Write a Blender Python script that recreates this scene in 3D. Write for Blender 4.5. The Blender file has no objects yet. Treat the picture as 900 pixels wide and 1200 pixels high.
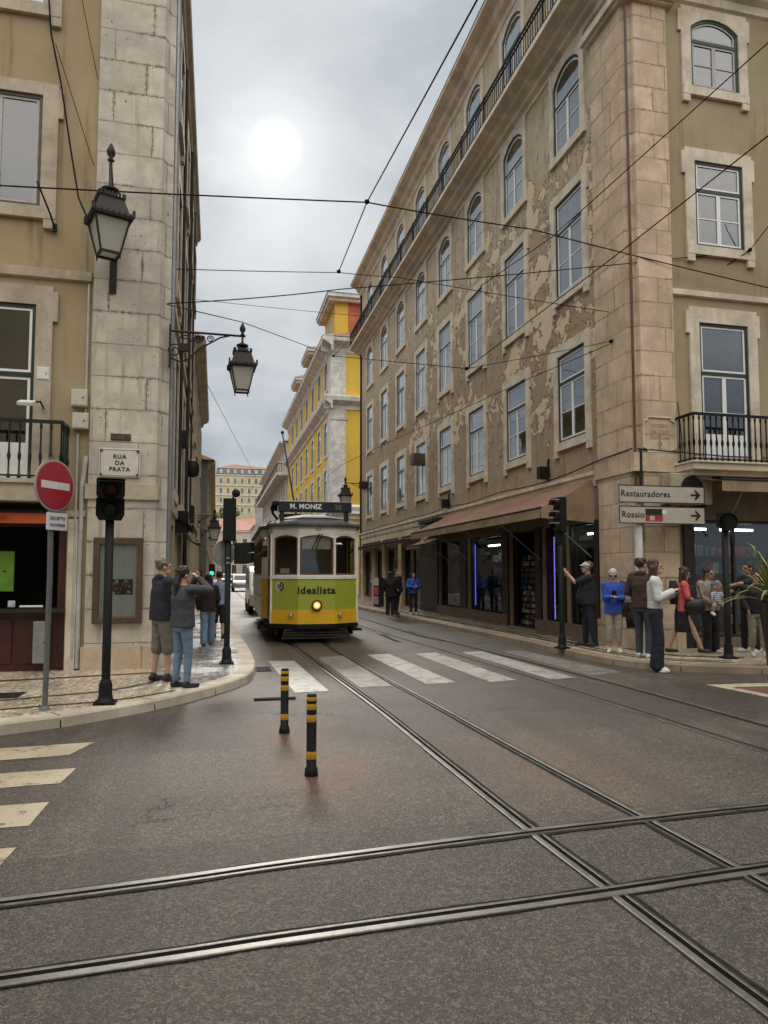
import bpy, math, random
from mathutils import Vector, Matrix
random.seed(7)
R = math.radians
scene = bpy.context.scene
COL = scene.collection
PI = math.pi

# ------------------------------------------------------------------ node helpers
def nt_new(name):
    m = bpy.data.materials.new(name); m.use_nodes = True
    nt = m.node_tree; nt.nodes.clear()
    return m, nt
class NB:
    """tiny node builder"""
    def __init__(s, nt): s.nt = nt
    def n(s, t, **kw):
        nd = s.nt.nodes.new(t)
        for k, v in kw.items(): setattr(nd, k, v)
        return nd
    def link(s, a, b): s.nt.links.new(a, b)
    def put(s, sock, v):
        if isinstance(v, bpy.types.NodeSocket): s.link(v, sock)
        elif isinstance(v, (tuple, list)) and len(v) == 3 and sock.type == 'RGBA': sock.default_value = (*v, 1)
        else: sock.default_value = v
    def math(s, op, a, b=0.0, c=None, clamp=False):
        nd = s.n('ShaderNodeMath', operation=op); nd.use_clamp = clamp
        s.put(nd.inputs[0], a); s.put(nd.inputs[1], b)
        if c is not None: s.put(nd.inputs[2], c)
        return nd.outputs[0]
    def mix(s, f, a, b, mode='MIX'):
        nd = s.n('ShaderNodeMix', data_type='RGBA', blend_type=mode)
        s.put(nd.inputs[0], f); s.put(nd.inputs[6], a); s.put(nd.inputs[7], b)
        return nd.outputs[2]
    def noise(s, vec, scale, detail=4, rough=.55, dist=0., col=False):
        nd = s.n('ShaderNodeTexNoise')
        if vec is not None: s.link(vec, nd.inputs['Vector'])
        nd.inputs['Scale'].default_value = scale; nd.inputs['Detail'].default_value = detail
        nd.inputs['Roughness'].default_value = rough; nd.inputs['Distortion'].default_value = dist
        return nd.outputs['Color' if col else 'Fac']
    def step(s, v, lo, hi):
        nd = s.n('ShaderNodeMapRange'); nd.interpolation_type = 'SMOOTHSTEP'
        s.put(nd.inputs[0], v); nd.inputs[1].default_value = lo; nd.inputs[2].default_value = hi
        nd.inputs[3].default_value = 0; nd.inputs[4].default_value = 1
        return nd.outputs[0]
    def sep(s, vec):
        nd = s.n('ShaderNodeSeparateXYZ'); s.link(vec, nd.inputs[0]); return nd.outputs
    def comb(s, x, y, z):
        nd = s.n('ShaderNodeCombineXYZ'); s.put(nd.inputs[0], x); s.put(nd.inputs[1], y); s.put(nd.inputs[2], z); return nd.outputs[0]
    def coord(s, kind='Object'): return s.n('ShaderNodeTexCoord').outputs[kind]
    def pos(s): return s.n('ShaderNodeNewGeometry').outputs['Position']
    def bump(s, h, strength=.3, dist=.01):
        nd = s.n('ShaderNodeBump'); s.link(h, nd.inputs['Height']); nd.inputs['Strength'].default_value = strength; nd.inputs['Distance'].default_value = dist
        return nd.outputs[0]
    def out(s, col, rough=.6, metal=0., bump=None, spec=None, emit=None, estr=0., coat=None):
        b = s.n('ShaderNodeBsdfPrincipled'); o = s.n('ShaderNodeOutputMaterial')
        s.put(b.inputs['Base Color'], col); s.put(b.inputs['Roughness'], rough); s.put(b.inputs['Metallic'], metal)
        if bump is not None: s.link(bump, b.inputs['Normal'])
        if spec is not None: s.put(b.inputs['Specular IOR Level'], spec)
        if emit is not None: s.put(b.inputs['Emission Color'], emit); s.put(b.inputs['Emission Strength'], estr)
        if coat is not None: s.put(b.inputs['Coat Weight'], coat)
        s.link(b.outputs[0], o.inputs[0]); return b

MATS = {}
def mat(name, c, rough=.6, metal=0., var=.25, scale=6., bump=.0, bscale=40., dirt=0., spec=None, coat=None):
    """plain material with two octaves of real colour variation and optional grain bump / dirt blotches"""
    if name in MATS: return MATS[name]
    m, nt = nt_new(name); b = NB(nt); v = b.coord()
    n1 = b.noise(v, scale, 5, .6); n2 = b.noise(v, scale * 7, 3, .6)
    f = b.math('ADD', b.math('MULTIPLY', n1, .65), b.math('MULTIPLY', n2, .35))
    f = b.step(f, .3, .7)
    lo = tuple(x * (1 - var) for x in c); hi = tuple(min(1, x * (1 + var)) for x in c)
    col = b.mix(f, lo, hi)
    if dirt > 0:
        d = b.step(b.noise(v, scale * .6, 7, .7, .4), .52, .66)
        col = b.mix(b.math('MULTIPLY', d, dirt), col, tuple(x * .35 for x in c))
    bp = b.bump(b.noise(v, bscale, 4, .6), bump, .01 if bscale > 20 else .035) if bump else None
    rg = b.math('ADD', b.math('MULTIPLY', n1, .18), rough - .09, clamp=True)
    b.out(col, rg, metal, bp, spec, coat=coat)
    MATS[name] = m; return m
def emis(name, c, s):
    if name in MATS: return MATS[name]
    m, nt = nt_new(name); b = NB(nt); b.out(tuple(min(1, x) for x in c), .4, emit=c, estr=s); MATS[name] = m; return m

# ------------------------------------------------------------------ object helpers
def clean_link(o, parent=None):
    COL.objects.link(o)
    if parent is not None: o.parent = parent
    return o
def tag(o, label=None, cat=None, group=None, kind=None):
    if label: o['label'] = label
    if cat: o['category'] = cat
    if group: o['group'] = group
    if kind: o['kind'] = kind
    return o
def thing(name, label, cat, loc=(0, 0, 0), rz=0., group=None):
    o = bpy.data.objects.new(name, None); clean_link(o); o.empty_display_size = .3
    o.location = loc; o.rotation_euler = (0, 0, R(rz)); return tag(o, label, cat, group)
def copy_tree(o, parent=None):
    c = o.copy(); COL.objects.link(c)
    if parent is not None: c.parent = parent
    for ch in list(o.children): copy_tree(ch, c)
    return c

class MB:
    """collects shapes, builds them as ONE mesh"""
    def __init__(s): s.v = []; s.f = []; s.m = []; s.sm = []; s.T = Matrix()
    def add(s, verts, faces, mi=0, smooth=False):
        k = len(s.v); T = s.T
        s.v += [tuple(T @ Vector(p)) for p in verts]
        s.f += [tuple(k + i for i in f) for f in faces]; s.m += [mi] * len(faces); s.sm += [smooth] * len(faces)
        return s
    def box(s, x0, x1, y0, y1, z0, z1, mi=0):
        if x0 > x1: x0, x1 = x1, x0
        if y0 > y1: y0, y1 = y1, y0
        if z0 > z1: z0, z1 = z1, z0
        v = [(x0, y0, z0), (x1, y0, z0), (x1, y1, z0), (x0, y1, z0), (x0, y0, z1), (x1, y0, z1), (x1, y1, z1), (x0, y1, z1)]
        return s.add(v, [(3, 2, 1, 0), (4, 5, 6, 7), (0, 1, 5, 4), (1, 2, 6, 5), (2, 3, 7, 6), (3, 0, 4, 7)], mi)
    def quad(s, a, b, c, d, mi=0): return s.add([a, b, c, d], [(0, 1, 2, 3)], mi)
    def poly(s, pts, mi=0): return s.add(pts, [tuple(range(len(pts)))], mi)
    def prism_z(s, pts, z0, z1, mi=0, cap=True):          # pts counter-clockwise in xy
        n = len(pts); v = [(x, y, z0) for x, y in pts] + [(x, y, z1) for x, y in pts]
        f = [(i, (i + 1) % n, n + (i + 1) % n, n + i) for i in range(n)]
        if cap: f += [tuple(range(n - 1, -1, -1)), tuple(range(n, 2 * n))]
        return s.add(v, f, mi)
    def prism_y(s, pts, y0, y1, mi=0):                    # pts in xz, ccw seen from -y
        n = len(pts); v = [(x, y0, z) for x, z in pts] + [(x, y1, z) for x, z in pts]
        f = [((i + 1) % n, i, n + i, n + (i + 1) % n) for i in range(n)] + [tuple(range(n)), tuple(range(2 * n - 1, n - 1, -1))]
        return s.add(v, f, mi)
    def prism_x(s, pts, x0, x1, mi=0):                    # pts in yz
        n = len(pts); v = [(x0, y, z) for y, z in pts] + [(x1, y, z) for y, z in pts]
        f = [((i + 1) % n, i, n + i, n + (i + 1) % n) for i in range(n)] + [tuple(range(n)), tuple(range(2 * n - 1, n - 1, -1))]
        return s.add(v, f, mi)
    def ring_y(s, outer, inner, y0, y1, mi=0):            # frame between two outlines of equal count (xz), y0 front, y1 back
        n = len(outer)
        v = [(x, y0, z) for x, z in outer] + [(x, y0, z) for x, z in inner] + [(x, y1, z) for x, z in outer] + [(x, y1, z) for x, z in inner]
        f = []
        for i in range(n):
            j = (i + 1) % n
            f += [(i, j, n + j, n + i), (2 * n + j, 2 * n + i, 3 * n + i, 3 * n + j), (j, i, 2 * n + i, 2 * n + j), (n + i, n + j, 3 * n + j, 3 * n + i)]
        return s.add(v, f, mi)
    def tube(s, path, r, seg=8, mi=0, smooth=True, cap=True):
        path = [Vector(p) for p in path]; n = len(path)
        rs = r if isinstance(r, (list, tuple)) else [r] * n
        v = []; up = None
        for i, p in enumerate(path):
            d = (path[min(i + 1, n - 1)] - path[max(i - 1, 0)])
            if d.length < 1e-9: d = Vector((0, 0, 1))
            d.normalize()
            if up is None:
                up = Vector((0, 0, 1)) if abs(d.z) < .9 else Vector((1, 0, 0))
            a = d.cross(up); 
            if a.length < 1e-6: a = d.cross(Vector((0, 1, 0)))
            a.normalize(); bb = a.cross(d).normalized(); up = bb
            for k in range(seg):
                t = 2 * PI * k / seg
                v.append(p + a * (math.cos(t) * rs[i]) + bb * (math.sin(t) * rs[i]))
        f = []
        for i in range(n - 1):
            for k in range(seg):
                l = (k + 1) % seg
                f.append((i * seg + k, i * seg + l, (i + 1) * seg + l, (i + 1) * seg + k))
        s.add(v, f, mi, smooth)
        if cap: s.add([v[k] for k in range(seg)], [tuple(range(seg - 1, -1, -1))], mi); s.add([v[(n - 1) * seg + k] for k in range(seg)], [tuple(range(seg))], mi)
        return s
    def lathe(s, prof, seg=16, c=(0, 0, 0), mi=0, smooth=True):   # prof [(r,z)]
        v = []; f = []; n = len(prof)
        for r, z in prof:
            for k in range(seg):
                t = 2 * PI * k / seg; v.append((c[0] + r * math.cos(t), c[1] + r * math.sin(t), c[2] + z))
        for i in range(n - 1):
            for k in range(seg):
                l = (k + 1) % seg; f.append((i * seg + k, i * seg + l, (i + 1) * seg + l, (i + 1) * seg + k))
        s.add(v, f, mi, smooth)
        s.add(v[:seg], [tuple(range(seg - 1, -1, -1))], mi); s.add(v[-seg:], [tuple(range(seg))], mi)
        return s
    def ell(s, c, rad, seg=14, rings=8, mi=0, rot=None):
        v = []; f = []; c = Vector(c)
        for i in range(rings + 1):
            ph = PI * i / rings
            for k in range(seg):
                t = 2 * PI * k / seg
                p = Vector((rad[0] * math.sin(ph) * math.cos(t), rad[1] * math.sin(ph) * math.sin(t), -rad[2] * math.cos(ph)))
                if rot is not None: p = rot @ p
                v.append(c + p)
        for i in range(rings):
            for k in range(seg):
                l = (k + 1) % seg; f.append((i * seg + k, i * seg + l, (i + 1) * seg + l, (i + 1) * seg + k))
        return s.add(v, f, mi, True)
    def beam(s, p, q, w, h, mi=0):                         # rectangular bar between two points
        p = Vector(p); q = Vector(q); d = (q - p).normalized()
        up = Vector((0, 0, 1)) if abs(d.z) < .95 else Vector((0, 1, 0))
        a = d.cross(up).normalized() * (w / 2); b = a.cross(d).normalized() * (h / 2)
        v = [p - a - b, p + a - b, p + a + b, p - a + b, q - a - b, q + a - b, q + a + b, q - a + b]
        return s.add(v, [(0, 1, 2, 3), (7, 6, 5, 4), (1, 0, 4, 5), (2, 1, 5, 6), (3, 2, 6, 7), (0, 3, 7, 4)], mi)
    def mesh(s, name, mats):
        me = bpy.data.meshes.new(name); me.from_pydata(s.v, [], s.f)
        for m in (mats if isinstance(mats, (list, tuple)) else [mats]): me.materials.append(m)
        me.polygons.foreach_set('material_index', s.m); me.polygons.foreach_set('use_smooth', s.sm); me.update(); return me
    def build(s, name, mats, parent=None, loc=None, rz=None, bevel=0.):
        o = bpy.data.objects.new(name, s.mesh(name, mats)); clean_link(o, parent)
        if loc is not None: o.location = loc
        if rz is not None: o.rotation_euler = (0, 0, R(rz))
        if bevel:
            md = o.modifiers.new('bevel', 'BEVEL'); md.width = bevel; md.segments = 2; md.limit_method = 'ANGLE'; md.angle_limit = R(40)
        return o
def mobj(name, me, parent=None, loc=None, rz=None):
    o = bpy.data.objects.new(name, me); clean_link(o, parent)
    if loc is not None: o.location = loc
    if rz is not None: o.rotation_euler = (0, 0, R(rz))
    return o
def text_obj(name, s, size, m, parent, loc, rot=(R(90), 0, 0), depth=.003, sx=1., bold=0., align='CENTER', space=1.):
    cu = bpy.data.curves.new('lettering', 'FONT'); cu.body = s; cu.size = size; cu.extrude = depth; cu.align_x = align; cu.align_y = 'CENTER'
    cu.offset = bold; cu.space_character = space; cu.resolution_u = 3
    tmp = bpy.data.objects.new('lettering', cu); COL.objects.link(tmp)
    dg = bpy.context.evaluated_depsgraph_get()
    me = bpy.data.meshes.new_from_object(tmp.evaluated_get(dg))
    bpy.data.objects.remove(tmp); bpy.data.curves.remove(cu)
    me.materials.clear(); me.materials.append(m)
    o = mobj(name, me, parent, loc); o.rotation_euler = rot; o.scale = (sx, 1, 1); return o

# ------------------------------------------------------------------ camera, light, sky
cam = bpy.data.cameras.new('camera'); co = bpy.data.objects.new('camera', cam); COL.objects.link(co)
cam.sensor_fit = 'VERTICAL'; cam.sensor_height = 36; cam.sensor_width = 27; cam.lens = 830 / 1200 * 36
cam.shift_y = 15.9 / 1200; cam.clip_start = .05; cam.clip_end = 3000
co.location = (0, 0, 1.6); co.rotation_euler = (R(93.8), 0, R(-13.389)); scene.camera = co

SUN_EL, SUN_AZ = 31.5, 4.3     # azimuth from the street axis (+Y) towards +X
sd = Vector((math.sin(R(SUN_AZ)) * math.cos(R(SUN_EL)), math.cos(R(SUN_AZ)) * math.cos(R(SUN_EL)), math.sin(R(SUN_EL))))
sl = bpy.data.lights.new('sun', 'SUN'); so = bpy.data.objects.new('sun', sl); COL.objects.link(so)
sl.energy = 1.3; sl.angle = R(11); sl.color = (1, .95, .87)
so.rotation_euler = (-sd).to_track_quat('-Z', 'Y').to_euler(); so.location = (0, 0, 60)

w = bpy.data.worlds.new('World'); scene.world = w; w.use_nodes = True
b = NB(w.node_tree); w.node_tree.nodes.clear()
skyt = b.n('ShaderNodeTexSky', sky_type='NISHITA'); skyt.sun_disc = False; skyt.sun_elevation = R(SUN_EL); skyt.sun_rotation = R(SUN_AZ)
skyt.dust_density = 3.; skyt.air_density = 1.
gd = b.coord('Generated'); sx, sy, sz = b.sep(gd)
proj = b.comb(b.math('DIVIDE', sx, b.math('ADD', b.math('MAXIMUM', sz, 0.), .22)), b.math('DIVIDE', sy, b.math('ADD', b.math('MAXIMUM', sz, 0.), .22)), 0.)
n1 = b.noise(proj, .9, 6, .55, .3); n2 = b.noise(proj, 3.2, 6, .6, .5)
cl = b.step(b.math('ADD', b.math('MULTIPLY', n1, .7), b.math('MULTIPLY', n2, .3)), .38, .62)
ccol = b.mix(cl, (3.25, 3.85, 4.5), (5.6, 6.05, 6.45))
# overcast dome: brighter towards the zenith; unseen sky behind the camera boosted to fill the facades
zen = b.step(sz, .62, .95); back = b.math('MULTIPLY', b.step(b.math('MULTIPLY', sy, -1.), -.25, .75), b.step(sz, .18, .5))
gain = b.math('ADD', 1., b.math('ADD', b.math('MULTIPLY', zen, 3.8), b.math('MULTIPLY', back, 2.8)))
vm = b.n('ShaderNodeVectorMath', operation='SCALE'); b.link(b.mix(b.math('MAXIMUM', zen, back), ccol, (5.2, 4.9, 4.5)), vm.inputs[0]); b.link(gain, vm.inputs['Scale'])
dp = b.n('ShaderNodeVectorMath', operation='DOT_PRODUCT'); nm = b.n('ShaderNodeVectorMath', operation='NORMALIZE'); b.link(gd, nm.inputs[0])
b.link(nm.outputs[0], dp.inputs[0]); dp.inputs[1].default_value = sd
ang = b.math('MULTIPLY', b.math('ARCCOSINE', b.math('MINIMUM', dp.outputs['Value'], 1.)), 180 / PI)
jit = b.math('MULTIPLY', b.math('SUBTRACT', n2, .5), 1.6)
disc = b.math('SUBTRACT', 1., b.step(b.math('ADD', ang, jit), .3, 2.2))
g1 = b.math('POWER', 2.718, b.math('MULTIPLY', b.math('POWER', b.math('DIVIDE', ang, 4.5), 1.3), -1.))
g2 = b.math('POWER', 2.718, b.math('MULTIPLY', b.math('DIVIDE', ang, 11.), -1.))
glow = b.math('ADD', b.math('MULTIPLY', disc, 4.5), b.math('ADD', b.math('MULTIPLY', g1, 3.6), b.math('MULTIPLY', g2, 1.3)))
gv = b.n('ShaderNodeVectorMath', operation='SCALE'); gv.inputs[0].default_value = (1., .985, .95); b.link(glow, gv.inputs['Scale'])
ad = b.n('ShaderNodeVectorMath', operation='ADD'); b.link(vm.outputs[0], ad.inputs[0]); b.link(gv.outputs[0], ad.inputs[1])
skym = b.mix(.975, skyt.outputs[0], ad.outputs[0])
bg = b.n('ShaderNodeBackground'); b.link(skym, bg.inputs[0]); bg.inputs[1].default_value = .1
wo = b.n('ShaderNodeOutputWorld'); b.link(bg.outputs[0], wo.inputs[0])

vs = scene.view_settings; vs.view_transform = 'Standard'; vs.look = 'None'; vs.gamma = 1; vs.exposure = 0.0; vs.use_curve_mapping = False
scene.render.engine = 'CYCLES'
cy = scene.cycles; cy.max_bounces = 7; cy.diffuse_bounces = 3; cy.glossy_bounces = 3; cy.transparent_max_bounces = 10; cy.transmission_bounces = 4
cy.caustics_reflective = False; cy.caustics_refractive = False; cy.sample_clamp_indirect = 4
cy.use_denoising = True
# ------------------------------------------------------------------ special materials
def m_asphalt():
    m, nt = nt_new('asphalt'); b = NB(nt); p = b.pos(); x, y, z = b.sep(p)
    vo = b.n('ShaderNodeTexVoronoi'); b.link(p, vo.inputs['Vector']); vo.inputs['Scale'].default_value = 125
    _, _, vz = b.sep(vo.outputs['Color'])
    vo2 = b.n('ShaderNodeTexVoronoi'); b.link(p, vo2.inputs['Vector']); vo2.inputs['Scale'].default_value = 55
    _, v2, _ = b.sep(vo2.outputs['Color'])
    fine = b.noise(p, 260, 2, .7)
    big = b.noise(p, .45, 6, .6, .5); mid = b.noise(p, 2.2, 5, .65)
    col = b.mix(b.step(big, .36, .64), (.050, .041, .034), (.092, .074, .060))
    col = b.mix(b.math('MULTIPLY', b.step(mid, .42, .72), .35), col, (.085, .066, .050))
    # pale aggregate and dark pits at two sizes
    v1_, v1b, _ = b.sep(vo.outputs['Color'])
    col = b.mix(b.math('MULTIPLY', b.step(vz, .72, .86), .70), col, (.215, .185, .15))
    col = b.mix(b.math('MULTIPLY', b.step(v1_, .34, .22), .70), col, (.016, .0145, .013))
    col = b.mix(b.math('MULTIPLY', b.step(v2, .84, .90), .55), col, (.19, .155, .12))
    _, _, v2z = b.sep(vo2.outputs['Color'])
    col = b.mix(b.math('MULTIPLY', b.step(v2z, .24, .14), .5), col, (.022, .019, .017))
    col = b.mix(b.math('MULTIPLY', b.step(b.noise(p, 14, 5, .75), .56, .66), .35), col, (.15, .12, .09))
    br = b.n('ShaderNodeTexBrick'); wv = b.n('ShaderNodeVectorMath', operation='ADD'); b.link(p, wv.inputs[0]); nv0 = b.n('ShaderNodeVectorMath', operation='SCALE'); b.link(b.noise(p, .8, 4, .6, col=True), nv0.inputs[0]); nv0.inputs['Scale'].default_value = .35; b.link(nv0.outputs[0], wv.inputs[1]); b.link(wv.outputs[0], br.inputs['Vector'])
    br.inputs['Scale'].default_value = 1; br.inputs['Brick Width'].default_value = 3.7; br.inputs['Row Height'].default_value = 2.3; br.inputs['Mortar Size'].default_value = .008; br.inputs['Mortar Smooth'].default_value = .5
    br.inputs['Color1'].default_value = (.72, .72, .74, 1); br.inputs['Color2'].default_value = (1.22, 1.18, 1.12, 1); br.inputs['Mortar'].default_value = (.62, .6, .58, 1)
    col = b.mix(.8, col, br.outputs['Color'], 'MULTIPLY')
    lane = b.noise(b.comb(b.math('MULTIPLY', x, 1.6), b.math('MULTIPLY', y, .12), 0.), 1., 5, .6)
    col = b.mix(b.math('MULTIPLY', b.step(lane, .5, .68), .4), col, (.028, .025, .023))
    oil = b.step(b.noise(p, 1.9, 3, .5), .66, .74); col = b.mix(b.math('MULTIPLY', oil, .55), col, (.022, .020, .019))
    # rust stain around the bollards and along the track
    def spot(cx, cy, r):
        d = b.math('SQRT', b.math('ADD', b.math('POWER', b.math('SUBTRACT', x, cx), 2.), b.math('POWER', b.math('MULTIPLY', b.math('SUBTRACT', y, cy), .6), 2.)))
        return b.math('SUBTRACT', 1., b.step(b.math('ADD', d, b.math('MULTIPLY', b.math('SUBTRACT', mid, .5), 1.0)), .05, r))
    st = b.math('MAXIMUM', spot(.85, 5.7, .75), spot(.75, 7.25, .7))
    st = b.math('MAXIMUM', st, b.math('MULTIPLY', spot(2.75, 5.6, 1.2), .6))
    st = b.math('MULTIPLY', st, b.step(b.noise(p, 9, 4, .7), .25, .75))
    col = b.mix(b.math('MULTIPLY', st, .72), col, (.20, .085, .036))
    # oil-dark band and patch seams
    sm = b.math('ABSOLUTE', b.math('SUBTRACT', b.math('ADD', y, b.math('MULTIPLY', b.math('SUBTRACT', mid, .5), .25)), b.math('ADD', 9.35, b.math('MULTIPLY', x, .04))))
    col = b.mix(b.math('MULTIPLY', b.math('SUBTRACT', 1., b.step(sm, .006, .03)), .55), col, (.14, .125, .105))
    # hairline cracks
    w = b.n('ShaderNodeTexVoronoi', feature='DISTANCE_TO_EDGE'); wp = b.n('ShaderNodeVectorMath', operation='ADD'); b.link(p, wp.inputs[0]); b.link(b.noise(p, 3., 5, .7, col=True), wp.inputs[1])
    b.link(wp.outputs[0], w.inputs['Vector']); w.inputs['Scale'].default_value = .33
    ck = b.math('MULTIPLY', b.math('SUBTRACT', 1., b.step(w.outputs['Distance'], .0, .006)), b.step(b.noise(p, .35, 2), .5, .6))
    col = b.mix(b.math('MULTIPLY', ck, .75), col, (.015, .014, .013))
    rg = b.math('ADD', b.math('MULTIPLY', b.step(big, .3, .7), .22), .33)
    h = b.math('ADD', b.math('MULTIPLY', vo.outputs['Distance'], .8), b.math('MULTIPLY', fine, .5))
    h = b.math('SUBTRACT', h, b.math('MULTIPLY', ck, 1.2))
    b.out(col, rg, 0, b.bump(h, .8, .008), spec=.42); return m
def m_calcada(name, c, wet=.3, scale=13.):
    m, nt = nt_new(name); b = NB(nt); p = b.pos()
    wp = b.n('ShaderNodeVectorMath', operation='ADD'); b.link(p, wp.inputs[0])
    nv = b.n('ShaderNodeVectorMath', operation='SCALE'); b.link(b.noise(p, 5, 2, col=True), nv.inputs[0]); nv.inputs['Scale'].default_value = .04; b.link(nv.outputs[0], wp.inputs[1])
    v1 = b.n('ShaderNodeTexVoronoi'); v2 = b.n('ShaderNodeTexVoronoi', feature='DISTANCE_TO_EDGE')
    for v in (v1, v2): b.link(wp.outputs[0], v.inputs['Vector']); v.inputs['Scale'].default_value = scale; v.inputs['Randomness'].default_value = .55
    r, g, bl = b.sep(v1.outputs['Color'])
    col = b.mix(r, tuple(x * .68 for x in c), tuple(min(1, x * 1.22) for x in c))
    big = b.noise(p, .7, 5, .65, .4)
    col = b.mix(b.math('MULTIPLY', b.step(big, .45, .7), .45), col, tuple(x * .5 for x in c))
    e = b.step(v2.outputs['Distance'], .012, .09)
    col = b.mix(e, tuple(x * .38 for x in c), col)
    rg = b.math('ADD', b.math('MULTIPLY', b.step(b.noise(p, 1.4, 4, .6), .35, .65), .3), wet)
    b.out(col, rg, 0, b.bump(b.math('ADD', e, b.math('MULTIPLY', g, .5)), .45, .008), spec=.5); return m
def m_stone(name, c, bw=.62, bh=.42, joints=True, stain=.35, pits=.4, grime=.6):
    m, nt = nt_new(name); b = NB(nt); v = b.coord(); x, y, z = b.sep(v)
    n1 = b.noise(v, 1.6, 6, .65, .3); n2 = b.noise(v, 14, 5, .7); n3 = b.noise(v, 60, 3, .6)
    col = b.mix(b.step(n1, .35, .66), tuple(q * .74 for q in c), tuple(min(1, q * 1.12) for q in c))
    col = b.mix(b.math('MULTIPLY', b.step(n2, .5, .8), .4), col, tuple(q * 1.25 for q in c))
    if pits: col = b.mix(b.math('MULTIPLY', b.step(b.math('ADD', b.math('MULTIPLY', n2, .5), b.math('MULTIPLY', n3, .5)), .57, .66), pits), col, tuple(q * .4 for q in c))
    # rain streaks: noise stretched along z
    sv = b.comb(b.math('MULTIPLY', b.math('ADD', x, y), 5.), 0., b.math('MULTIPLY', z, .35))
    st = b.math('MULTIPLY', b.step(b.noise(sv, 1.5, 5, .6), .52, .74), b.step(n1, .4, .6))
    col = b.mix(b.math('MULTIPLY', st, stain), col, (c[0] * .28, c[1] * .27, c[2] * .27))
    h = b.math('ADD', b.math('MULTIPLY', n2, .6), b.math('MULTIPLY', n3, .4))
    if joints:
        br = b.n('ShaderNodeTexBrick'); b.link(b.comb(b.math('ADD', x, y), z, 0.), br.inputs['Vector'])
        br.inputs['Scale'].default_value = 1; br.inputs['Brick Width'].default_value = bw; br.inputs['Row Height'].default_value = bh
        br.inputs['Mortar Size'].default_value = .007; br.inputs['Mortar Smooth'].default_value = .3; br.offset = .37; br.squash = 1.3; br.squash_frequency = 3
        br.inputs['Color1'].default_value = (1, 1, 1, 1); br.inputs['Color2'].default_value = (.82, .82, .8, 1); br.inputs['Mortar'].default_value = (.3, .28, .26, 1)
        jf = b.math('ADD', .55, b.math('MULTIPLY', b.step(n1, .3, .6), .45))
        col = b.mix(jf, col, br.outputs['Color'], 'MULTIPLY')
        b2 = b.n('ShaderNodeTexBrick'); b.link(b.comb(b.math('ADD', x, y), z, 0.), b2.inputs['Vector']); b2.offset = .37; b2.squash = 1.3; b2.squash_frequency = 3
        b2.inputs['Scale'].default_value = 1; b2.inputs['Brick Width'].default_value = bw; b2.inputs['Row Height'].default_value = bh; b2.inputs['Mortar Size'].default_value = .05; b2.inputs['Mortar Smooth'].default_value = 1.
        gr = b.math('MULTIPLY', b.math('MULTIPLY', b2.outputs['Fac'], b.step(n2, .40, .62)), b.step(b.noise(v, .8, 3, .6), .42, .58))
        col = b.mix(b.math('MULTIPLY', gr, grime), col, tuple(q * .22 for q in c))
        pt = b.math('MULTIPLY', b.step(b.noise(v, 17, 3, .55), .64, .70), b.step(b.noise(v, 1.1, 2, .5), .48, .60))
        col = b.mix(b.math('MULTIPLY', pt, grime), col, tuple(q * .25 for q in c)); h = b.math('SUBTRACT', h, pt)
        h = b.math('SUBTRACT', h, b.math('MULTIPLY', br.outputs['Fac'], 1.5))
    b.out(col, .75, 0, b.bump(h, .45, .008), spec=.3); return m
def m_peel():
    """old render: brown-grey, worn, with pale coats flaking off"""
    m, nt = nt_new('flaking_render'); b = NB(nt); v = b.coord(); x, y, z = b.sep(v)
    n = b.noise(v, .75, 8, .58, 1.1); n2 = b.noise(v, 3.2, 7, .65, .7); big = b.noise(v, .22, 4, .6); fine = b.noise(v, 22, 5, .7)
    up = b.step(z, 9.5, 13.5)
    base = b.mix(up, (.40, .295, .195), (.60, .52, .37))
    base = b.mix(b.math('MULTIPLY', b.step(big, .42, .62), .55), base, (.47, .385, .275))
    base = b.mix(b.math('MULTIPLY', b.step(n2, .44, .7), .5), base, (.22, .175, .13))
    base = b.mix(b.math('MULTIPLY', b.step(fine, .45, .75), .35), base, (.36, .29, .2))
    sv = b.comb(b.math('MULTIPLY', x, 3.), 0., b.math('MULTIPLY', z, .22))
    base = b.mix(b.math('MULTIPLY', b.step(b.noise(sv, 1.6, 6, .65), .5, .72), .5), base, (.12, .10, .085))
    # where flakes occur: mid storeys, towards the corner
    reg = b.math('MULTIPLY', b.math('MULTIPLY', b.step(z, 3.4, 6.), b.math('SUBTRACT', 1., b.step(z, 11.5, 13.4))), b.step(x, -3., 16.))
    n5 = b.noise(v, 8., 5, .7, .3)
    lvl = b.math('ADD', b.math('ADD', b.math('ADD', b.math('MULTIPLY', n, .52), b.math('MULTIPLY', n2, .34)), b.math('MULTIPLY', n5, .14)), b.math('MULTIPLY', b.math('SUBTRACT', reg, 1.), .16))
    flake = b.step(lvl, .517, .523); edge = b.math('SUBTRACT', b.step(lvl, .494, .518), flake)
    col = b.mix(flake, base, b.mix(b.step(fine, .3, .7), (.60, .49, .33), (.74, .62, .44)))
    col = b.mix(b.math('MULTIPLY', edge, .8), col, (.085, .062, .045))  # dark rim drawn round the flakes for shade under their lifted edges
    chip = b.math('MULTIPLY', b.step(b.noise(v, 13, 4, .65), .63, .68), b.math('SUBTRACT', 1., b.step(z, 12., 14.)))
    col = b.mix(b.math('MULTIPLY', chip, .7), col, (.09, .068, .05)); n2 = b.math('SUBTRACT', n2, chip)
    h = b.math('ADD', b.math('MULTIPLY', flake, 1.), b.math('MULTIPLY', fine, .25)); h = b.math('ADD', h, b.math('MULTIPLY', n2, .4))
    b.out(col, .85, 0, b.bump(h, 1., .045), spec=.2); return m
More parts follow.
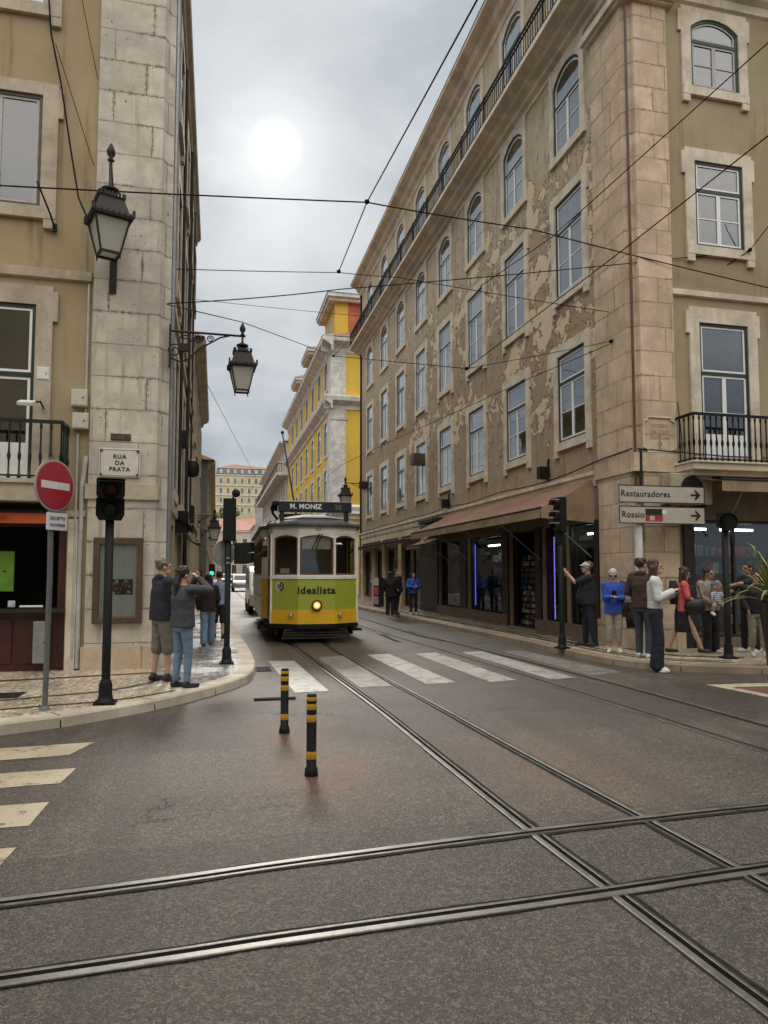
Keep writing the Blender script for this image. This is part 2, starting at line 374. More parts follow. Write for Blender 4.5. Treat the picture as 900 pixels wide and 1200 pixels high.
def m_render(name, c, c2=None, stain=.5, zlo=None):
    m, nt = nt_new(name); b = NB(nt); v = b.coord(); x, y, z = b.sep(v); c2 = c2 or tuple(q * .75 for q in c)
    big = b.noise(v, .35, 5, .6); n2 = b.noise(v, 2.4, 6, .65, .4); fine = b.noise(v, 30, 4, .7)
    col = b.mix(b.step(big, .36, .64), c, c2)
    col = b.mix(b.math('MULTIPLY', b.step(n2, .5, .75), .35), col, tuple(q * .6 for q in c))
    col = b.mix(b.math('MULTIPLY', fine, .25), col, tuple(min(1, q * 1.2) for q in c))
    sv = b.comb(b.math('MULTIPLY', b.math('ADD', x, y), 3.2), 0., b.math('MULTIPLY', z, .25))
    st = b.step(b.noise(sv, 1.4, 6, .65), .53, .74)
    if zlo is not None: st = b.math('MULTIPLY', st, b.math('SUBTRACT', 1.15, b.step(z, zlo[0], zlo[1])))
    col = b.mix(b.math('MULTIPLY', st, stain), col, tuple(q * .35 for q in c))
    b.out(col, .85, 0, b.bump(b.math('ADD', fine, n2), .35, .01), spec=.2); return m
def m_glass(name='window_glass', k=2.1):
    m, nt = nt_new(name); b = NB(nt); v = b.coord()
    g = b.n('ShaderNodeBsdfGlossy'); g.inputs['Roughness'].default_value = .03; g.inputs['Color'].default_value = (.95, .97, 1, 1)
    t = b.n('ShaderNodeBsdfTransparent'); t.inputs['Color'].default_value = (.86, .9, .9, 1)
    fr = b.n('ShaderNodeFresnel'); fr.inputs['IOR'].default_value = 1.65
    bm = b.bump(b.noise(v, 1.7, 2), .05, .05); b.link(bm, g.inputs['Normal'])
    mx = b.n('ShaderNodeMixShader'); b.link(b.math('ADD', b.math('MULTIPLY', fr.outputs[0], k), .04, clamp=True), mx.inputs[0]); b.link(t.outputs[0], mx.inputs[1]); b.link(g.outputs[0], mx.inputs[2])
    o = b.n('ShaderNodeOutputMaterial'); b.link(mx.outputs[0], o.inputs[0]); return m
def m_curtain(name, c, folds=1.):
    m, nt = nt_new(name); b = NB(nt); v = b.coord(); x, y, z = b.sep(v)
    fold = b.noise(b.comb(b.math('MULTIPLY', x, 11.), 0., b.math('MULTIPLY', z, .3)), 1., 4, .6); blot = b.noise(v, 1.3, 3, .6)
    col = b.mix(b.math('MULTIPLY', b.step(fold, .35, .7), .5 * folds), c, tuple(q * .25 for q in c)); col = b.mix(b.math('MULTIPLY', b.step(blot, .5, .62), .45), col, tuple(q * .4 for q in c))
    b.out(col, .85); return m
ASPHALT = m_asphalt()
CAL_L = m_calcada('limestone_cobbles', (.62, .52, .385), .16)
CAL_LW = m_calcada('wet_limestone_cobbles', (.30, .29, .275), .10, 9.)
CAL_R = m_calcada('pale_cobbles', (.60, .50, .36), .30)
CAL_D = m_calcada('black_cobbles', (.045, .04, .036), .32)
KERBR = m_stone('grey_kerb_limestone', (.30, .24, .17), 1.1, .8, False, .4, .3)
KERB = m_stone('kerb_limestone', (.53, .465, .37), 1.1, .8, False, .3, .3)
STONE = m_stone('limestone_blocks', (.65, .505, .36), .8, .5, True, .5, .4, .8)
STONEL = m_stone('grey_limestone_blocks', (.62, .565, .48), .95, .52, True, .8, .7, 1.)
TRIM = m_stone('limestone_trim', (.66, .58, .46), joints=False, stain=.4, pits=.5)
TRIML = m_stone('weathered_limestone_trim', (.47, .405, .31), joints=False, stain=.5, pits=.75)
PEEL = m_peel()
REND_R = m_render('drab_ochre_render', (.38, .315, .20), (.30, .245, .155), .65)
REND_L = m_render('yellow_ochre_render', (.40, .32, .19), (.33, .26, .155), .75)
REND_LS = m_render('grey_ochre_render', (.44, .375, .255), (.34, .285, .19), .6)
YELLOW = m_render('bright_yellow_render', (.72, .49, .085), (.64, .43, .075), .25)
CREAM = m_render('cream_render', (.60, .53, .41), None, .3)
PALE = m_render('pale_grey_render', (.62, .60, .55), None, .3)
GREYR = m_render('grey_render', (.22, .205, .19), None, .5)
PINK = m_render('pink_roof_tile', (.44, .26, .21), None, .3)
HILLY = m_render('straw_yellow_render', (.70, .56, .33), None, .15)
WSTONE = m_stone('white_marble_blocks', (.72, .71, .68), .9, .6, True, .15, .0, .15)
WTRIM = m_stone('white_stone_trim', (.68, .66, .62), joints=False, stain=.2, pits=.1)
TILE = mat('roof_tile', (.26, .14, .085), .85, var=.4, scale=3)
BRICK = mat('red_brick_tile', (.45, .13, .07), .8, var=.3, scale=2)
SLATE = mat('slate', (.10, .11, .13), .6)
GLASS = m_glass('window_glass', 2.0); SGLASS = m_glass('shop_glass', .8); CURTS = [m_curtain('curtain_' + n, c, f) for n, c, f in (('white', (.52, .51, .47), 1), ('dark_room', (.03, .032, .033), .3), ('beige', (.36, .31, .20), .8), ('grey_green', (.15, .17, .14), .6), ('grey', (.22, .22, .22), 1), ('dim_room', (.07, .068, .06), .4))]; WR = random.Random(5)
GREEN = mat('dark_green_paint', (.012, .03, .024), .45, var=.3)
WHITE = mat('white_window_paint', (.82, .83, .82), .45, var=.06, dirt=.18)
GREYW = mat('faded_window_paint', (.42, .42, .40), .55, var=.12, dirt=.3)
IRON = mat('black_iron', (.008, .009, .009), .55, .0, var=.35, bump=.15, spec=.25)
IRONG = mat('dull_dark_iron', (.022, .021, .02), .65, .0, var=.35, spec=.25)
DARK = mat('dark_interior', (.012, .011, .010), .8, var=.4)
WOODD = mat('dark_shop_wood', (.022, .016, .013), .5, var=.35)
WOODR = mat('dark_red_wood', (.05, .014, .012), .45, var=.35)
BROWN = mat('brown_wood', (.085, .05, .03), .5, var=.35, scale=3)
STEEL = mat('polished_rail_steel', (.20, .19, .175), .46, .8, var=.3, scale=4, dirt=.6)
STEELD = mat('worn_rail_steel', (.15, .14, .13), .45, .8, var=.4, scale=5, dirt=.6)
TAR = mat('groove_shade_joint_dirt', (.008, .0075, .007), .9, var=.5, spec=.03)
TARS = mat('tar_seam', (.020, .018, .016), .8, var=.6, scale=9, bump=.6, spec=.1)
GALV = mat('galvanised_steel', (.27, .28, .29), .45, .6, var=.2)
PVC = mat('grey_plastic_pipe', (.45, .44, .42), .5, var=.2, dirt=.3)
RUBBER = mat('rubber', (.014, .014, .014), .75)
PAINT = None
def m_paint(name, c, wear=.5):
    m, nt = nt_new(name); b = NB(nt); p = b.pos()
    n = b.noise(p, 5, 8, .78, .3); f = b.noise(p, 90, 3, .7); big = b.noise(p, 1.2, 4, .6)
    col = b.mix(b.step(big, .35, .65), c, tuple(q * .8 for q in c))
    wr = b.step(b.math('ADD', b.math('MULTIPLY', n, .7), b.math('MULTIPLY', f, .3)), .60 - wear * .14, .64 - wear * .1)
    col = b.mix(wr, col, (.08, .07, .06)); b.out(col, .5, 0, b.bump(f, .4, .004)); return m
PAINTW = m_paint('worn_white_road_paint', (.37, .355, .33), .62)
PAINTF = m_paint('faded_white_road_paint', (.22, .205, .18), .75)
PAINTY = m_paint('cream_road_paint', (.47, .40, .28), .5)
# ------------------------------------------------------------------ ground, pavements, rails
KH = .12
def smooth_path(pts, n=6):
    out = []
    P = [Vector((*p, 0)) if len(p) == 2 else Vector(p) for p in pts]
    for i in range(len(P) - 1):
        p0 = P[max(i - 1, 0)]; p1 = P[i]; p2 = P[i + 1]; p3 = P[min(i + 2, len(P) - 1)]
        for k in range(n):
            t = k / n
            out.append(.5 * ((2 * p1) + (p2 - p0) * t + (2 * p0 - 5 * p1 + 4 * p2 - p3) * t * t + (3 * p1 - p0 - 3 * p2 + p3) * t ** 3))
    out.append(P[-1]); return out
def offset(path, d):                       # positive = to the left of travel
    o = []
    for i, p in enumerate(path):
        t = (path[min(i + 1, len(path) - 1)] - path[max(i - 1, 0)]); t.z = 0; t.normalize()
        o.append(Vector((p.x - t.y * d, p.y + t.x * d, p.z)))
    return o
def loft(mb, path, prof, mi=0):            # prof: list of (offset, z), left-to-right
    rows = [[Vector((q.x, q.y, z)) for q in offset(path, -d)] for d, z in prof]
    for a, c in zip(rows, rows[1:]):
        for i in range(len(path) - 1): mb.quad(a[i], c[i], c[i + 1], a[i + 1], mi)
    return mb
def strip(mb, path, d0, d1, z, mi=0): return loft(mb, path, [(d0, z), (d1, z)], mi)

g = MB(); g.quad((-900, -300, 0), (900, -300, 0), (900, 1500, 0), (-900, 1500, 0))
tag(g.build('road', ASPHALT), kind='structure')

KL = smooth_path([(-30, 6.3), (-14, 6.4), (-6, 6.6), (-3.3, 7.15), (-2.03, 7.77), (-1.32, 8.17), (-.49, 8.96), (.35, 10.26), (.64, 11.48), (.70, 13.8), (.60, 18.5), (.5, 27), (.42, 60), (.42, 176)])
KR = smooth_path([(30, 9.2), (14, 9.3), (9.6, 9.42), (8.5, 9.6), (7.6, 10.02), (6.98, 10.6), (6.66, 11.6), (6.62, 12.8), (6.62, 15.4), (6.45, 21), (6.15, 30), (6.0, 38.6), (6.6, 39.9), (9, 40.1), (30, 40.1)])
# kerb stones: KL runs with the pavement on its left, KR with the pavement on its right
def kerb(path, side, m=None):
    mb = MB(); w = .26
    loft(mb, path, [(0, -.02), (side * .012, KH - .02), (side * .03, KH), (side * w, KH + .001), (side * (w + .01), KH - .01)])
    return tag(mb.build('pavement_kerb', m or KERB), kind='structure')
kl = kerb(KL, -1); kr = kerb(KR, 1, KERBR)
# joints between kerb stones
def joints(path, side, step):
    mb = MB(); acc = 0; last = path[0]
    for i in range(1, len(path)):
        seg = (path[i] - last).length; t = (path[i] - last).normalized() if seg > 0 else Vector((1, 0, 0)); n = Vector((t.y, -t.x, 0)) * side
        d = step - acc
        while d < seg:
            p = last + t * d
            if -6 < p.x < 14 and p.y < 45:
                for a, c, z0, z1 in ((-.004, .014, 0, KH - .018), (.028, .26, KH + .0025, KH + .0025)):
                    q0 = p + n * a; q1 = p + n * c
                    mb.quad((q0 - t * .006).to_tuple()[:2] + (z0,), (q0 + t * .006).to_tuple()[:2] + (z0,), (q1 + t * .006).to_tuple()[:2] + (z1,), (q1 - t * .006).to_tuple()[:2] + (z1,))
            d += step
        acc = (acc + seg) % step; last = path[i]
    return tag(mb.build('pavement_kerb_joints', TAR), kind='structure')
joints(KL, -1, 1.15); joints(KR, 1, 1.2)
KLi = offset(KL, .26)
isp = max(i for i, p in enumerate(KLi) if p.y < 9.75 and p.x < 1)
z = KH + .0005
mb = MB(); pts = [(p.x, p.y, z) for p in KLi[:isp + 1]] + [(-.85, 11.1, z), (-.85, 14, z), (-30, 14, z)]; mb.poly(pts)
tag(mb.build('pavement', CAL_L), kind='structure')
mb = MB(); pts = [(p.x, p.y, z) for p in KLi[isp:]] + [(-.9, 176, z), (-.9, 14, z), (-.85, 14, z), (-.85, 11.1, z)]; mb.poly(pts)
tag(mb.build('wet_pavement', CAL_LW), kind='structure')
KRi = offset(KR, -.26)
mb = MB(); pts = [(p.x, p.y, z) for p in KRi] + [(30, 25, z)]; mb.poly(pts[::-1])
tag(mb.build('pavement', CAL_R), kind='structure')
mb = MB(); mb.box(6.3, 30, 49.2, 180, -.02, KH - .001); tag(mb.build('pavement', CAL_R), kind='structure')
# dark basalt bands set in the pavements
mb = MB()
for L, wd in (([(-4.5, 8.05), (-2.68, 8.32), (-2.2, 8.53), (-1.75, 8.66), (-1.2, 8.8), (-.75, 9.1), (-.48, 9.38)], .075),
              ([(-4.5, 8.95), (-2.55, 9.1), (-1.9, 9.32), (-1.35, 9.52), (-.98, 9.9), (-.72, 10.35)], .085),
              ([(-4.5, 10.6), (-3, 10.72), (-1.7, 10.95), (-.86, 11.12)], .12)):
    strip(mb, smooth_path(L, 4), -wd / 2, wd / 2, KH + .004)
tag(mb.build('pavement_dark_bands', CAL_D), kind='structure')
mb = MB(); zz = KH + .004
for d in (.42, .62):
    strip(mb, KR[20:80], d, d + .085, zz)
strip(mb, KR[17:42], 1.15, 1.27, zz)
def rect(x0, y0, x1, y1): mb.quad((x0, y0, zz), (x1, y0, zz), (x1, y1, zz), (x0, y1, zz))
y = 13.2; k = 0
while y < 38:
    sh = (15.4 - y) * .018 if y > 15 else 0
    a = 7.02 + sh; c = 7.86; t = .1; L = 1.5
    # a squared meander
    rect(a, y, a + t, y + L); rect(a + t, y + L - t, c - t, y + L); rect(c - t, y + .35, c, y + L); rect(a + .32, y + .35, c - t, y + .35 + t); rect(a + .32, y + .35 + t, a + .32 + t, y + L - .38)
    rect(a + t, y, c, y + t)
    rect(a + .55, y + .68, a + .68, y + L - .25)
    y += L + .2; k += 1
tag(mb.build('pavement_meander', CAL_D), kind='structure')

# ---- tram tracks
ALp = smooth_path([(1.99, -4), (1.97, 1.5), (1.945, 2.6), (1.925, 3.3), (1.89, 4.3), (1.87, 6), (1.85, 8.3), (1.77, 11), (1.68, 14), (1.66, 18), (1.66, 30), (1.66, 170)], 4)
ARp = smooth_path([(2.89, -4), (2.86, 1.5), (2.84, 2.6), (2.82, 3.3), (2.79, 4.3), (2.72, 6), (2.66, 8.3), (2.56, 11), (2.50, 14), (2.50, 18), (2.50, 30), (2.50, 170)], 4)
BLp = smooth_path([(4.9, -4), (4.8, 4), (4.75, 6), (4.66, 9), (4.58, 12), (4.4, 16), (4.27, 19), (4.2, 30), (4.2, 170)], 4)
BRp = smooth_path([(5.8, -4), (5.72, 4), (5.70, 6), (5.70, 9), (5.58, 12), (5.35, 16), (5.2, 19), (5.1, 30), (5.1, 170)], 4)
C1p = smooth_path([(-20, 2.05), (-6, 2.85), (-.78, 3.11), (.38, 3.18), (1.9, 3.25), (2.85, 3.31), (5, 3.40), (20, 3.9)], 6)
C2p = smooth_path([(-20, 2.9), (-6, 3.62), (-1, 3.93), (.48, 4.08), (1.88, 4.20), (2.8, 4.25), (5, 4.33), (20, 4.8)], 6)
def track(paths, sides, label, broad=1.):
    t = thing('tram_track', label, 'rail track', (paths[0][0].x, paths[0][0].y, 0))
    o = Vector((paths[0][0].x, paths[0][0].y, 0))
    for p, s in zip(paths, sides):
        q = [v - o for v in p]; b_ = broad
        hd = MB(); a, c = (0, .062 * b_)
        e = [(.0, .001), (.003, .005), (.006, .006), (.044 * b_, .006), (.047 * b_, .0045)]
        loft(hd, q, e if s > 0 else [(-d, z_) for d, z_ in e][::-1]); hd.sm = [False] * len(hd.f)
        rail = hd.build('rail', STEEL, t)
        lp = MB(); e = [(.084 * b_, .0045), (.087 * b_, .006), (.104 * b_, .0055), (.107 * b_, .001)]
        loft(lp, q, e if s > 0 else [(-d, z_) for d, z_ in e][::-1]); lp.build('guard_lip', STEELD, rail)
        gr = MB(); strip(gr, q, s * .046 * b_, s * .085 * b_, .0035) if s > 0 else strip(gr, q, -.085 * b_, -.046 * b_, .0035)
        gr.build('groove', TAR, rail)  # flat black strip painted as the shade of a sunken groove
        ts = MB(); rnd = random.Random(3)
        rj = random.Random(9); lo = [v + Vector((rj.uniform(-.006, .006), rj.uniform(-.006, .006), 0)) for v in offset(q, .012 * s)]; hi = [v + Vector((rj.uniform(-.008, .008), rj.uniform(-.008, .008), 0)) for v in offset(q, -.122 * s)]
        a_, c_ = (lo, hi) if s > 0 else (hi, lo)
        for i in range(len(q) - 1): ts.quad((*a_[i].xy, .002), (*c_[i].xy, .002), (*c_[i + 1].xy, .002), (*a_[i + 1].xy, .002))
        ts.build('seam', TARS, rail)
    return t
ta = track([ALp, ARp], [1, -1], 'grooved steel tram track running under the yellow and green tram', .86)
track([BLp, BRp], [1, -1], 'thin steel tram track nearest the right pavement, beside the tram', .62)
tc = track([C1p, C2p], [-1, 1], 'wide grooved tram track crossing the street in the foreground', .92)
for o_ in tc.children: o_.location.z = .0035
# ---- painted markings
mb = MB(); zp = .004
def stripe(mb, a, c, d, e): mb.quad((*a, zp), (*c, zp), (*d, zp), (*e, zp))
stripe(mb, (1.06, 9.58), (1.52, 9.62), (1.42, 13.05), (.96, 13.05))
for x0, w_ in ((2.96, .46), (3.92, .46), (4.90, .46)):
    stripe(mb, (x0 + .02, 9.85), (x0 + w_ + .02, 9.95), (x0 + w_ - .06, 13.7), (x0 - .06, 13.6))
tag(mb.build('zebra_crossing', PAINTW), kind='structure')
mb = MB(); stripe(mb, (1.99, 9.8), (2.46, 9.83), (2.42, 13.65), (1.9, 13.4)); stripe(mb, (5.72, 10.1), (6.40, 10.3), (6.15, 13.6), (5.72, 13.6))
tag(mb.build('faded_zebra_crossing', PAINTF), kind='structure')
mb = MB()
for (a, c, d, e) in (((-4.6, 6.45), (-1.22, 6.80), (-1.08, 7.26), (-4.6, 6.95)), ((-4.6, 5.7), (-1.12, 5.92), (-1.08, 6.34), (-4.6, 6.15)), ((-4.6, 4.9), (-1.12, 4.99), (-1.1, 5.46), (-4.6, 5.38)), ((-4.6, 4.1), (-1.13, 4.2), (-1.1, 4.62), (-4.6, 4.55))):
    stripe(mb, a, c, d, e)
tag(mb.build('zebra_crossing', PAINTY), kind='structure')
mb = MB(); zp = .0045
mb.poly([(6.84, 8.90, zp), (6.93, 7.70, zp), (7.1, 7.9, zp), (7.05, 8.62, zp), (9.5, 8.42, zp), (9.5, 8.68, zp)])
tag(mb.build('road_marking', PAINTY), kind='structure')
mb = MB(); mb.poly([(7.06, 8.60, .003), (7.11, 7.9, .003), (9.5, 6.6, .003), (9.5, 8.40, .003)])
tag(mb.build('red_road_surface', m_paint('red_road_paint', (.15, .075, .06), .4)), kind='structure')
# manhole lid and gully grate
mb = MB(); mb.box(-.3, .3, -.2, .2, 0, .006)
for k in range(6): mb.box(-.27, .27, -.17 + k * .06, -.15 + k * .06, .006, .009)
tag(mb.build('manhole_cover', IRONG, loc=(-2.55, 9.45, KH + .0045)), 'dark rectangular manhole lid set in the left pavement', 'manhole cover')
mb = MB(); mb.box(-.13, .13, -.26, .26, 0, .005)
for k in range(9): mb.box(-.11, .11, -.24 + k * .055, -.215 + k * .055, .005, .012)
tag(mb.build('gully_grate', IRONG, loc=(.80, 12.0, .004)), 'small iron drain grate by the left kerb beside the zebra crossing', 'drain grate')
# ------------------------------------------------------------------ facade kit: local x = along the wall, y = into the wall, z = up
class Fac:
    def __init__(s, root, origin, rz): s.root = root; s.o = Vector(origin) - root.location; s.rz = rz
    def at(s, u, z, n=0.):      # point in root space
        return s.o + Matrix.Rotation(R(s.rz), 3, 'Z') @ Vector((u, n, z))
    def build(s, mb, name, mats, **kw):
        o = mb.build(name, mats, s.root, **kw); o.location = s.o; o.rotation_euler = (0, 0, R(s.rz)); return o
    def put(s, o, u, z, n=0.):
        o.parent = s.root; o.location = s.at(u, z, n); o.rotation_euler = (0, 0, R(s.rz)); return o
def wall_mb(W, z0, z1, ops, reveal=.2, mb=None, u_start=0.):
    mb = mb or MB()
    us = sorted({u_start, W} | {u for o in ops for u in o[:2] if u_start < u < W}); zs = sorted({z0, z1} | {q for o in ops for q in o[2:4]})
    for a, c in zip(us, us[1:]):
        for d, e in zip(zs, zs[1:]):
            mu = (a + c) / 2; mz = (d + e) / 2
            if any(o[0] < mu < o[1] and o[2] < mz < o[3] for o in ops): continue
            mb.quad((a, 0, d), (c, 0, d), (c, 0, e), (a, 0, e))
    for (a, c, d, e) in [o[:4] for o in ops]:
        r = reveal
        mb.quad((a, 0, d), (a, 0, e), (a, r, e), (a, r, d)); mb.quad((c, 0, e), (c, 0, d), (c, r, d), (c, r, e))
        mb.quad((a, 0, d), (a, r, d), (c, r, d), (c, 0, d)); mb.quad((a, 0, e), (c, 0, e), (c, r, e), (a, r, e))
    return mb
def outline(w, h, rise=0., x=0., z=0., n=10):
    """opening outline ccw from bottom-left, flat or segmental head"""
    p = [(x - w / 2, z), (x + w / 2, z)]
    if rise <= 0: return p + [(x + w / 2 - w * k / n, z + h) for k in range(n + 1)]
    r = (w * w / 4 + rise * rise) / (2 * rise); a0 = math.asin(min(1, w / 2 / r))
    for k in range(n + 1):
        t = a0 - 2 * a0 * k / n
        p.append((x + r * math.sin(t), z + h - r + r * math.cos(t)))
    return p
def outer_like(w, h, out_l, out_top, out_bot, n=10):
    W2 = w / 2 + out_l; p = [(-W2, -out_bot), (W2, -out_bot)]
    return p + [(W2 - 2 * W2 * k / n, h + out_top) for k in range(n + 1)]
WCACHE = {}
def window(fac, u, z, w, h, rise=0., style='sash', trim=TRIM, paint=WHITE, frame=GREEN, transom=.68, t_side=.2, t_top=.26, ears=True, door=False, curtain=True, sill=True, depth=-.022, bars=True, name='window', curt=None):
    """u = centre, z = bottom. children: surround, sash, pane, curtain"""
    key = (round(w, 3), round(h, 3), round(rise, 3), style, trim.name, paint.name, frame.name, transom, t_side, t_top, ears, door, sill, depth, bars)
    if key not in WCACHE:
        D = {}
        mb = MB(); ft = .055; y0 = depth
        mb.ring_y(outline(w + .01, h + .01, rise, z=-.005), outline(w - 2 * ft, h - 2 * ft, max(rise * .9, 0), z=ft), y0, y0 + .07)
        zt = h * transom
        if style != 'plain': mb.box(-w / 2 + ft, w / 2 - ft, y0 + .003, y0 + .066, zt - .035, zt + .035)
        D['frame'] = mb.mesh('window_frame', frame)
        sb = MB(); y1 = y0 + .018; s = .042; iw = w / 2 - ft
        if style != 'plain':
            sb.ring_y(outline(2 * iw - .004, h - ft - zt - .039, max(rise * .85, 0), z=zt + .037), outline(2 * iw - 2 * s, h - ft - zt - .035 - 2 * s, max(rise * .8, 0), z=zt + .035 + s), y1, y1 + .04)
            for sg in (-1, 1):
                a, c = (-iw + .002, -.002) if sg < 0 else (.002, iw - .002)
                zb = ft + .002; ztop = zt - .037
                sb.ring_y(outline(c - a, ztop - zb, 0, (a + c) / 2, zb), outline(c - a - 2 * s, ztop - zb - 2 * s - (.5 if door else 0), 0, (a + c) / 2, zb + s + (.5 if door else 0)), y1, y1 + .04)
                if bars: sb.box(a + s, c - s, y1 + .006, y1 + .032, zb + (ztop - zb) * (.5 if not door else .56) - .012, zb + (ztop - zb) * (.5 if not door else .56) + .012)
        else:
            sb.ring_y(outline(2 * iw - .004, h - 2 * ft - .004, max(rise * .85, 0), z=ft + .002), outline(2 * iw - 2 * s, h - 2 * ft - 2 * s, max(rise * .8, 0), z=ft + s), y1, y1 + .04)
            sb.box(-.03, .03, y1 + .004, y1 + .036, ft + s, h - ft - s - rise * .3)
        D['sash'] = sb.mesh('window_sash', paint)
        pb = MB(); pb.poly([(x, y1 + .02, q) for x, q in outline(w - 2 * ft, h - 2 * ft, max(rise * .85, 0), z=ft)]); D['pane'] = pb.mesh('window_pane', GLASS)
        cb = MB(); yc = y0 + .11; cb.quad((-w / 2 - .08, yc, -.1), (w / 2 + .08, yc, -.1), (w / 2 + .08, yc, h + .15), (-w / 2 - .08, yc, h + .15)); D['curtain'] = [cb.mesh('window_curtain', q) for q in CURTS]
        tb = MB()
        if trim is not None:
            tb.ring_y(outer_like(w, h, t_side, t_top, .0 if sill else 0.), outline(w, h, rise), -.055, .03)
            if sill: tb.box(-w / 2 - t_side, w / 2 + t_side, -.075, .12, -.19, .0 - .001)
            if sill and ears:
                for sg in (-1, 1): tb.box(sg * (w / 2 + t_side), sg * (w / 2 + t_side - .17), -.068, .02, -.34, -.19)
            if ears:
                for sg in (-1, 1): tb.box(sg * (w / 2 + t_side + .0), sg * (w / 2 + t_side + .07), -.052, .02, h + t_top - .55, h + t_top - .08)
            D['surround'] = tb.mesh('window_surround', trim)
        WCACHE[key] = D
    D = WCACHE[key]
    f = fac.put(mobj(name, D['frame']), u, z)
    mobj('sash', D['sash'], f); mobj('pane', D['pane'], f)
    if curtain: mobj('curtain', D['curtain'][curt if curt is not None else WR.choice([0, 0, 1, 2, 3, 4, 5, 5])], f)
    if 'surround' in D: mobj('stone_surround', D['surround'], f)
    return f
def baluster_prof(h):
    return [(.012, 0), (.028, .02), (.03, .05), (.014, .08), (.013, h * .3), (.024, h * .36), (.028, h * .40), (.015, h * .47), (.013, h * .86), (.024, h * .92), (.012, h * .97), (.012, h)]
def railing_mb(W, D, h, step=.13, turned=True, side=True, z0=0.):
    """railing round a balcony: front at y=-D, from x=0..W"""
    mb = MB()
    def run(a, c):
        L = (Vector(c) - Vector(a)).length; n = max(2, int(L / step))
        for k in range(n + 1):
            p = Vector(a).lerp(Vector(c), k / n)
            if turned: mb.lathe([(r, q) for r, q in baluster_prof(h)], 7, (p.x, p.y, z0))
            else: mb.box(p.x - .008, p.x + .008, p.y - .008, p.y + .008, z0, z0 + h)
        for zz, t in ((h - .0, .05), (.05, .025)):
            mb.beam((a[0], a[1], z0 + zz), (c[0], c[1], z0 + zz), .05 if zz > .3 else .03, t)
        if not turned: mb.beam((a[0], a[1], z0 + h * .82), (c[0], c[1], z0 + h * .82), .02, .02)
    run((0, -D), (W, -D))
    if side: run((0, 0), (0, -D)); run((W, 0), (W, -D))
    return mb
def cornice_mb(u0, u1, z, prof, ends=(True, True)):
    """prof: list of (out, dz) from the bottom up; a moulding swept along x"""
    mb = MB(); n = len(prof)
    for (a, d), (c, e) in zip(prof, prof[1:]):
        mb.quad((u0 - (a if ends[0] else 0) * 0, -a, z + d), (u1, -a, z + d), (u1, -c, z + e), (u0, -c, z + e))
    mb.poly([(u0, -a, z + d) for a, d in prof][::-1] ) if n > 2 else None
    mb.poly([(u1, -a, z + d) for a, d in prof]) if n > 2 else None
    return mb

# ================================================================== RIGHT CORNER BUILDING
XF, YC, YE = 8.0, 12.27, 39.4
rb = thing('corner_building', 'long ochre corner building with flaking render, iron balcony and street shops', 'building', (XF, YC, 0))
FS = Fac(rb, (XF, YE, 0), -90)          # street front: u from the far end to the corner
FR = Fac(rb, (XF, YC, 0), 0)            # front on the cross street: u from the corner to the right
US = YE - YC
cols = [YE - y for y in (36.75, 33.45, 30.25, 27.05, 23.95, 20.87, 17.82, 14.73)]
ww = 1.30
ops = []
for u in cols:
    ops += [(u - ww / 2, u + ww / 2, 4.68, 6.76), (u - ww / 2, u + ww / 2, 8.20, 10.52), (u - ww / 2, u + ww / 2, 11.74, 13.78), (u - ww / 2, u + ww / 2, 14.42, 17.35)]
SH = [(1.1, 3.3), (4.0, 5.6), (6.4, 8.7), (9.4, 12.2), (14.55, 16.9), (17.6, 20.5), (20.95, 22.65), (23.0, 24.1), (24.25, 25.55)]   # shop bays
ops += [(a, c, .30 if k not in (3, 6) else .13, 2.72) for k, (a, c) in enumerate(SH)]
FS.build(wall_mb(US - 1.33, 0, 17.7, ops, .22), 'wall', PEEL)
for i, u in enumerate(cols):
    near = i >= 3
    window(FS, u, 4.68, ww, 2.08, paint=WHITE if i >= 3 else GREYW, trim=TRIM)
    window(FS, u, 8.20, ww, 2.32, paint=WHITE if i >= 3 else GREYW, trim=TRIM, t_top=.24)
    window(FS, u, 11.74, ww, 2.04, rise=.30, transom=.60, paint=WHITE, trim=TRIM, t_top=.2, ears=False)
    window(FS, u, 14.42, ww, 2.93, rise=.32, transom=.72, door=True, paint=WHITE, trim=TRIM, t_top=.16, ears=False, sill=False)
# corner pilaster, wrapped round the corner, with a hollow at the arris
def corner_pilaster():
    t = .05
    plan = [(US - 1.33, -t), (US - .12, -t)]
    # in FS space the corner is at (US, 0); front of the pilaster on the cross street is beyond
    mb = MB()
    P = [(-t, 1.33), (-t, .14), (0.03, .10), (.03, .03), (.10, .03), (.14, -t), (.90, -t), (.90, .3), (.3, .3), (.3, 1.33)]   # (x,y) in FR space from the corner
    mb.prism_z(P, .12, 13.3)
    return mb
FR.build(corner_pilaster(), 'corner_pilaster', STONE)
mb = MB(); mb.prism_z([(-.14, 1.42), (-.14, -.14), (.99, -.14), (.99, .1), (.1, .1), (.1, 1.42)], 13.3, 13.36); mb.prism_z([(-.22, 1.48), (-.22, -.22), (1.07, -.22), (1.07, .1), (.1, .1), (.1, 1.48)], 13.36, 13.52); mb.prism_z([(-.1, 1.38), (-.1, -.1), (.95, -.1), (.95, .1), (.1, .1), (.1, 1.38)], 13.52, 13.7)
FR.build(mb, 'pilaster_cap', TRIM)
mb = MB(); mb.prism_z([(-.09, 1.40), (-.09, -.09), (.96, -.09), (.96, .1), (.1, .1), (.1, 1.40)], .12, .62); FR.build(mb, 'pilaster_base', STONE)
mb = MB(); mb.prism_z([(-.085, 1.38), (-.085, -.085), (.94, -.085), (.94, .1), (.1, .1), (.1, 1.38)], 3.58, 3.95)
FR.build(mb, 'pilaster_band', STONE)
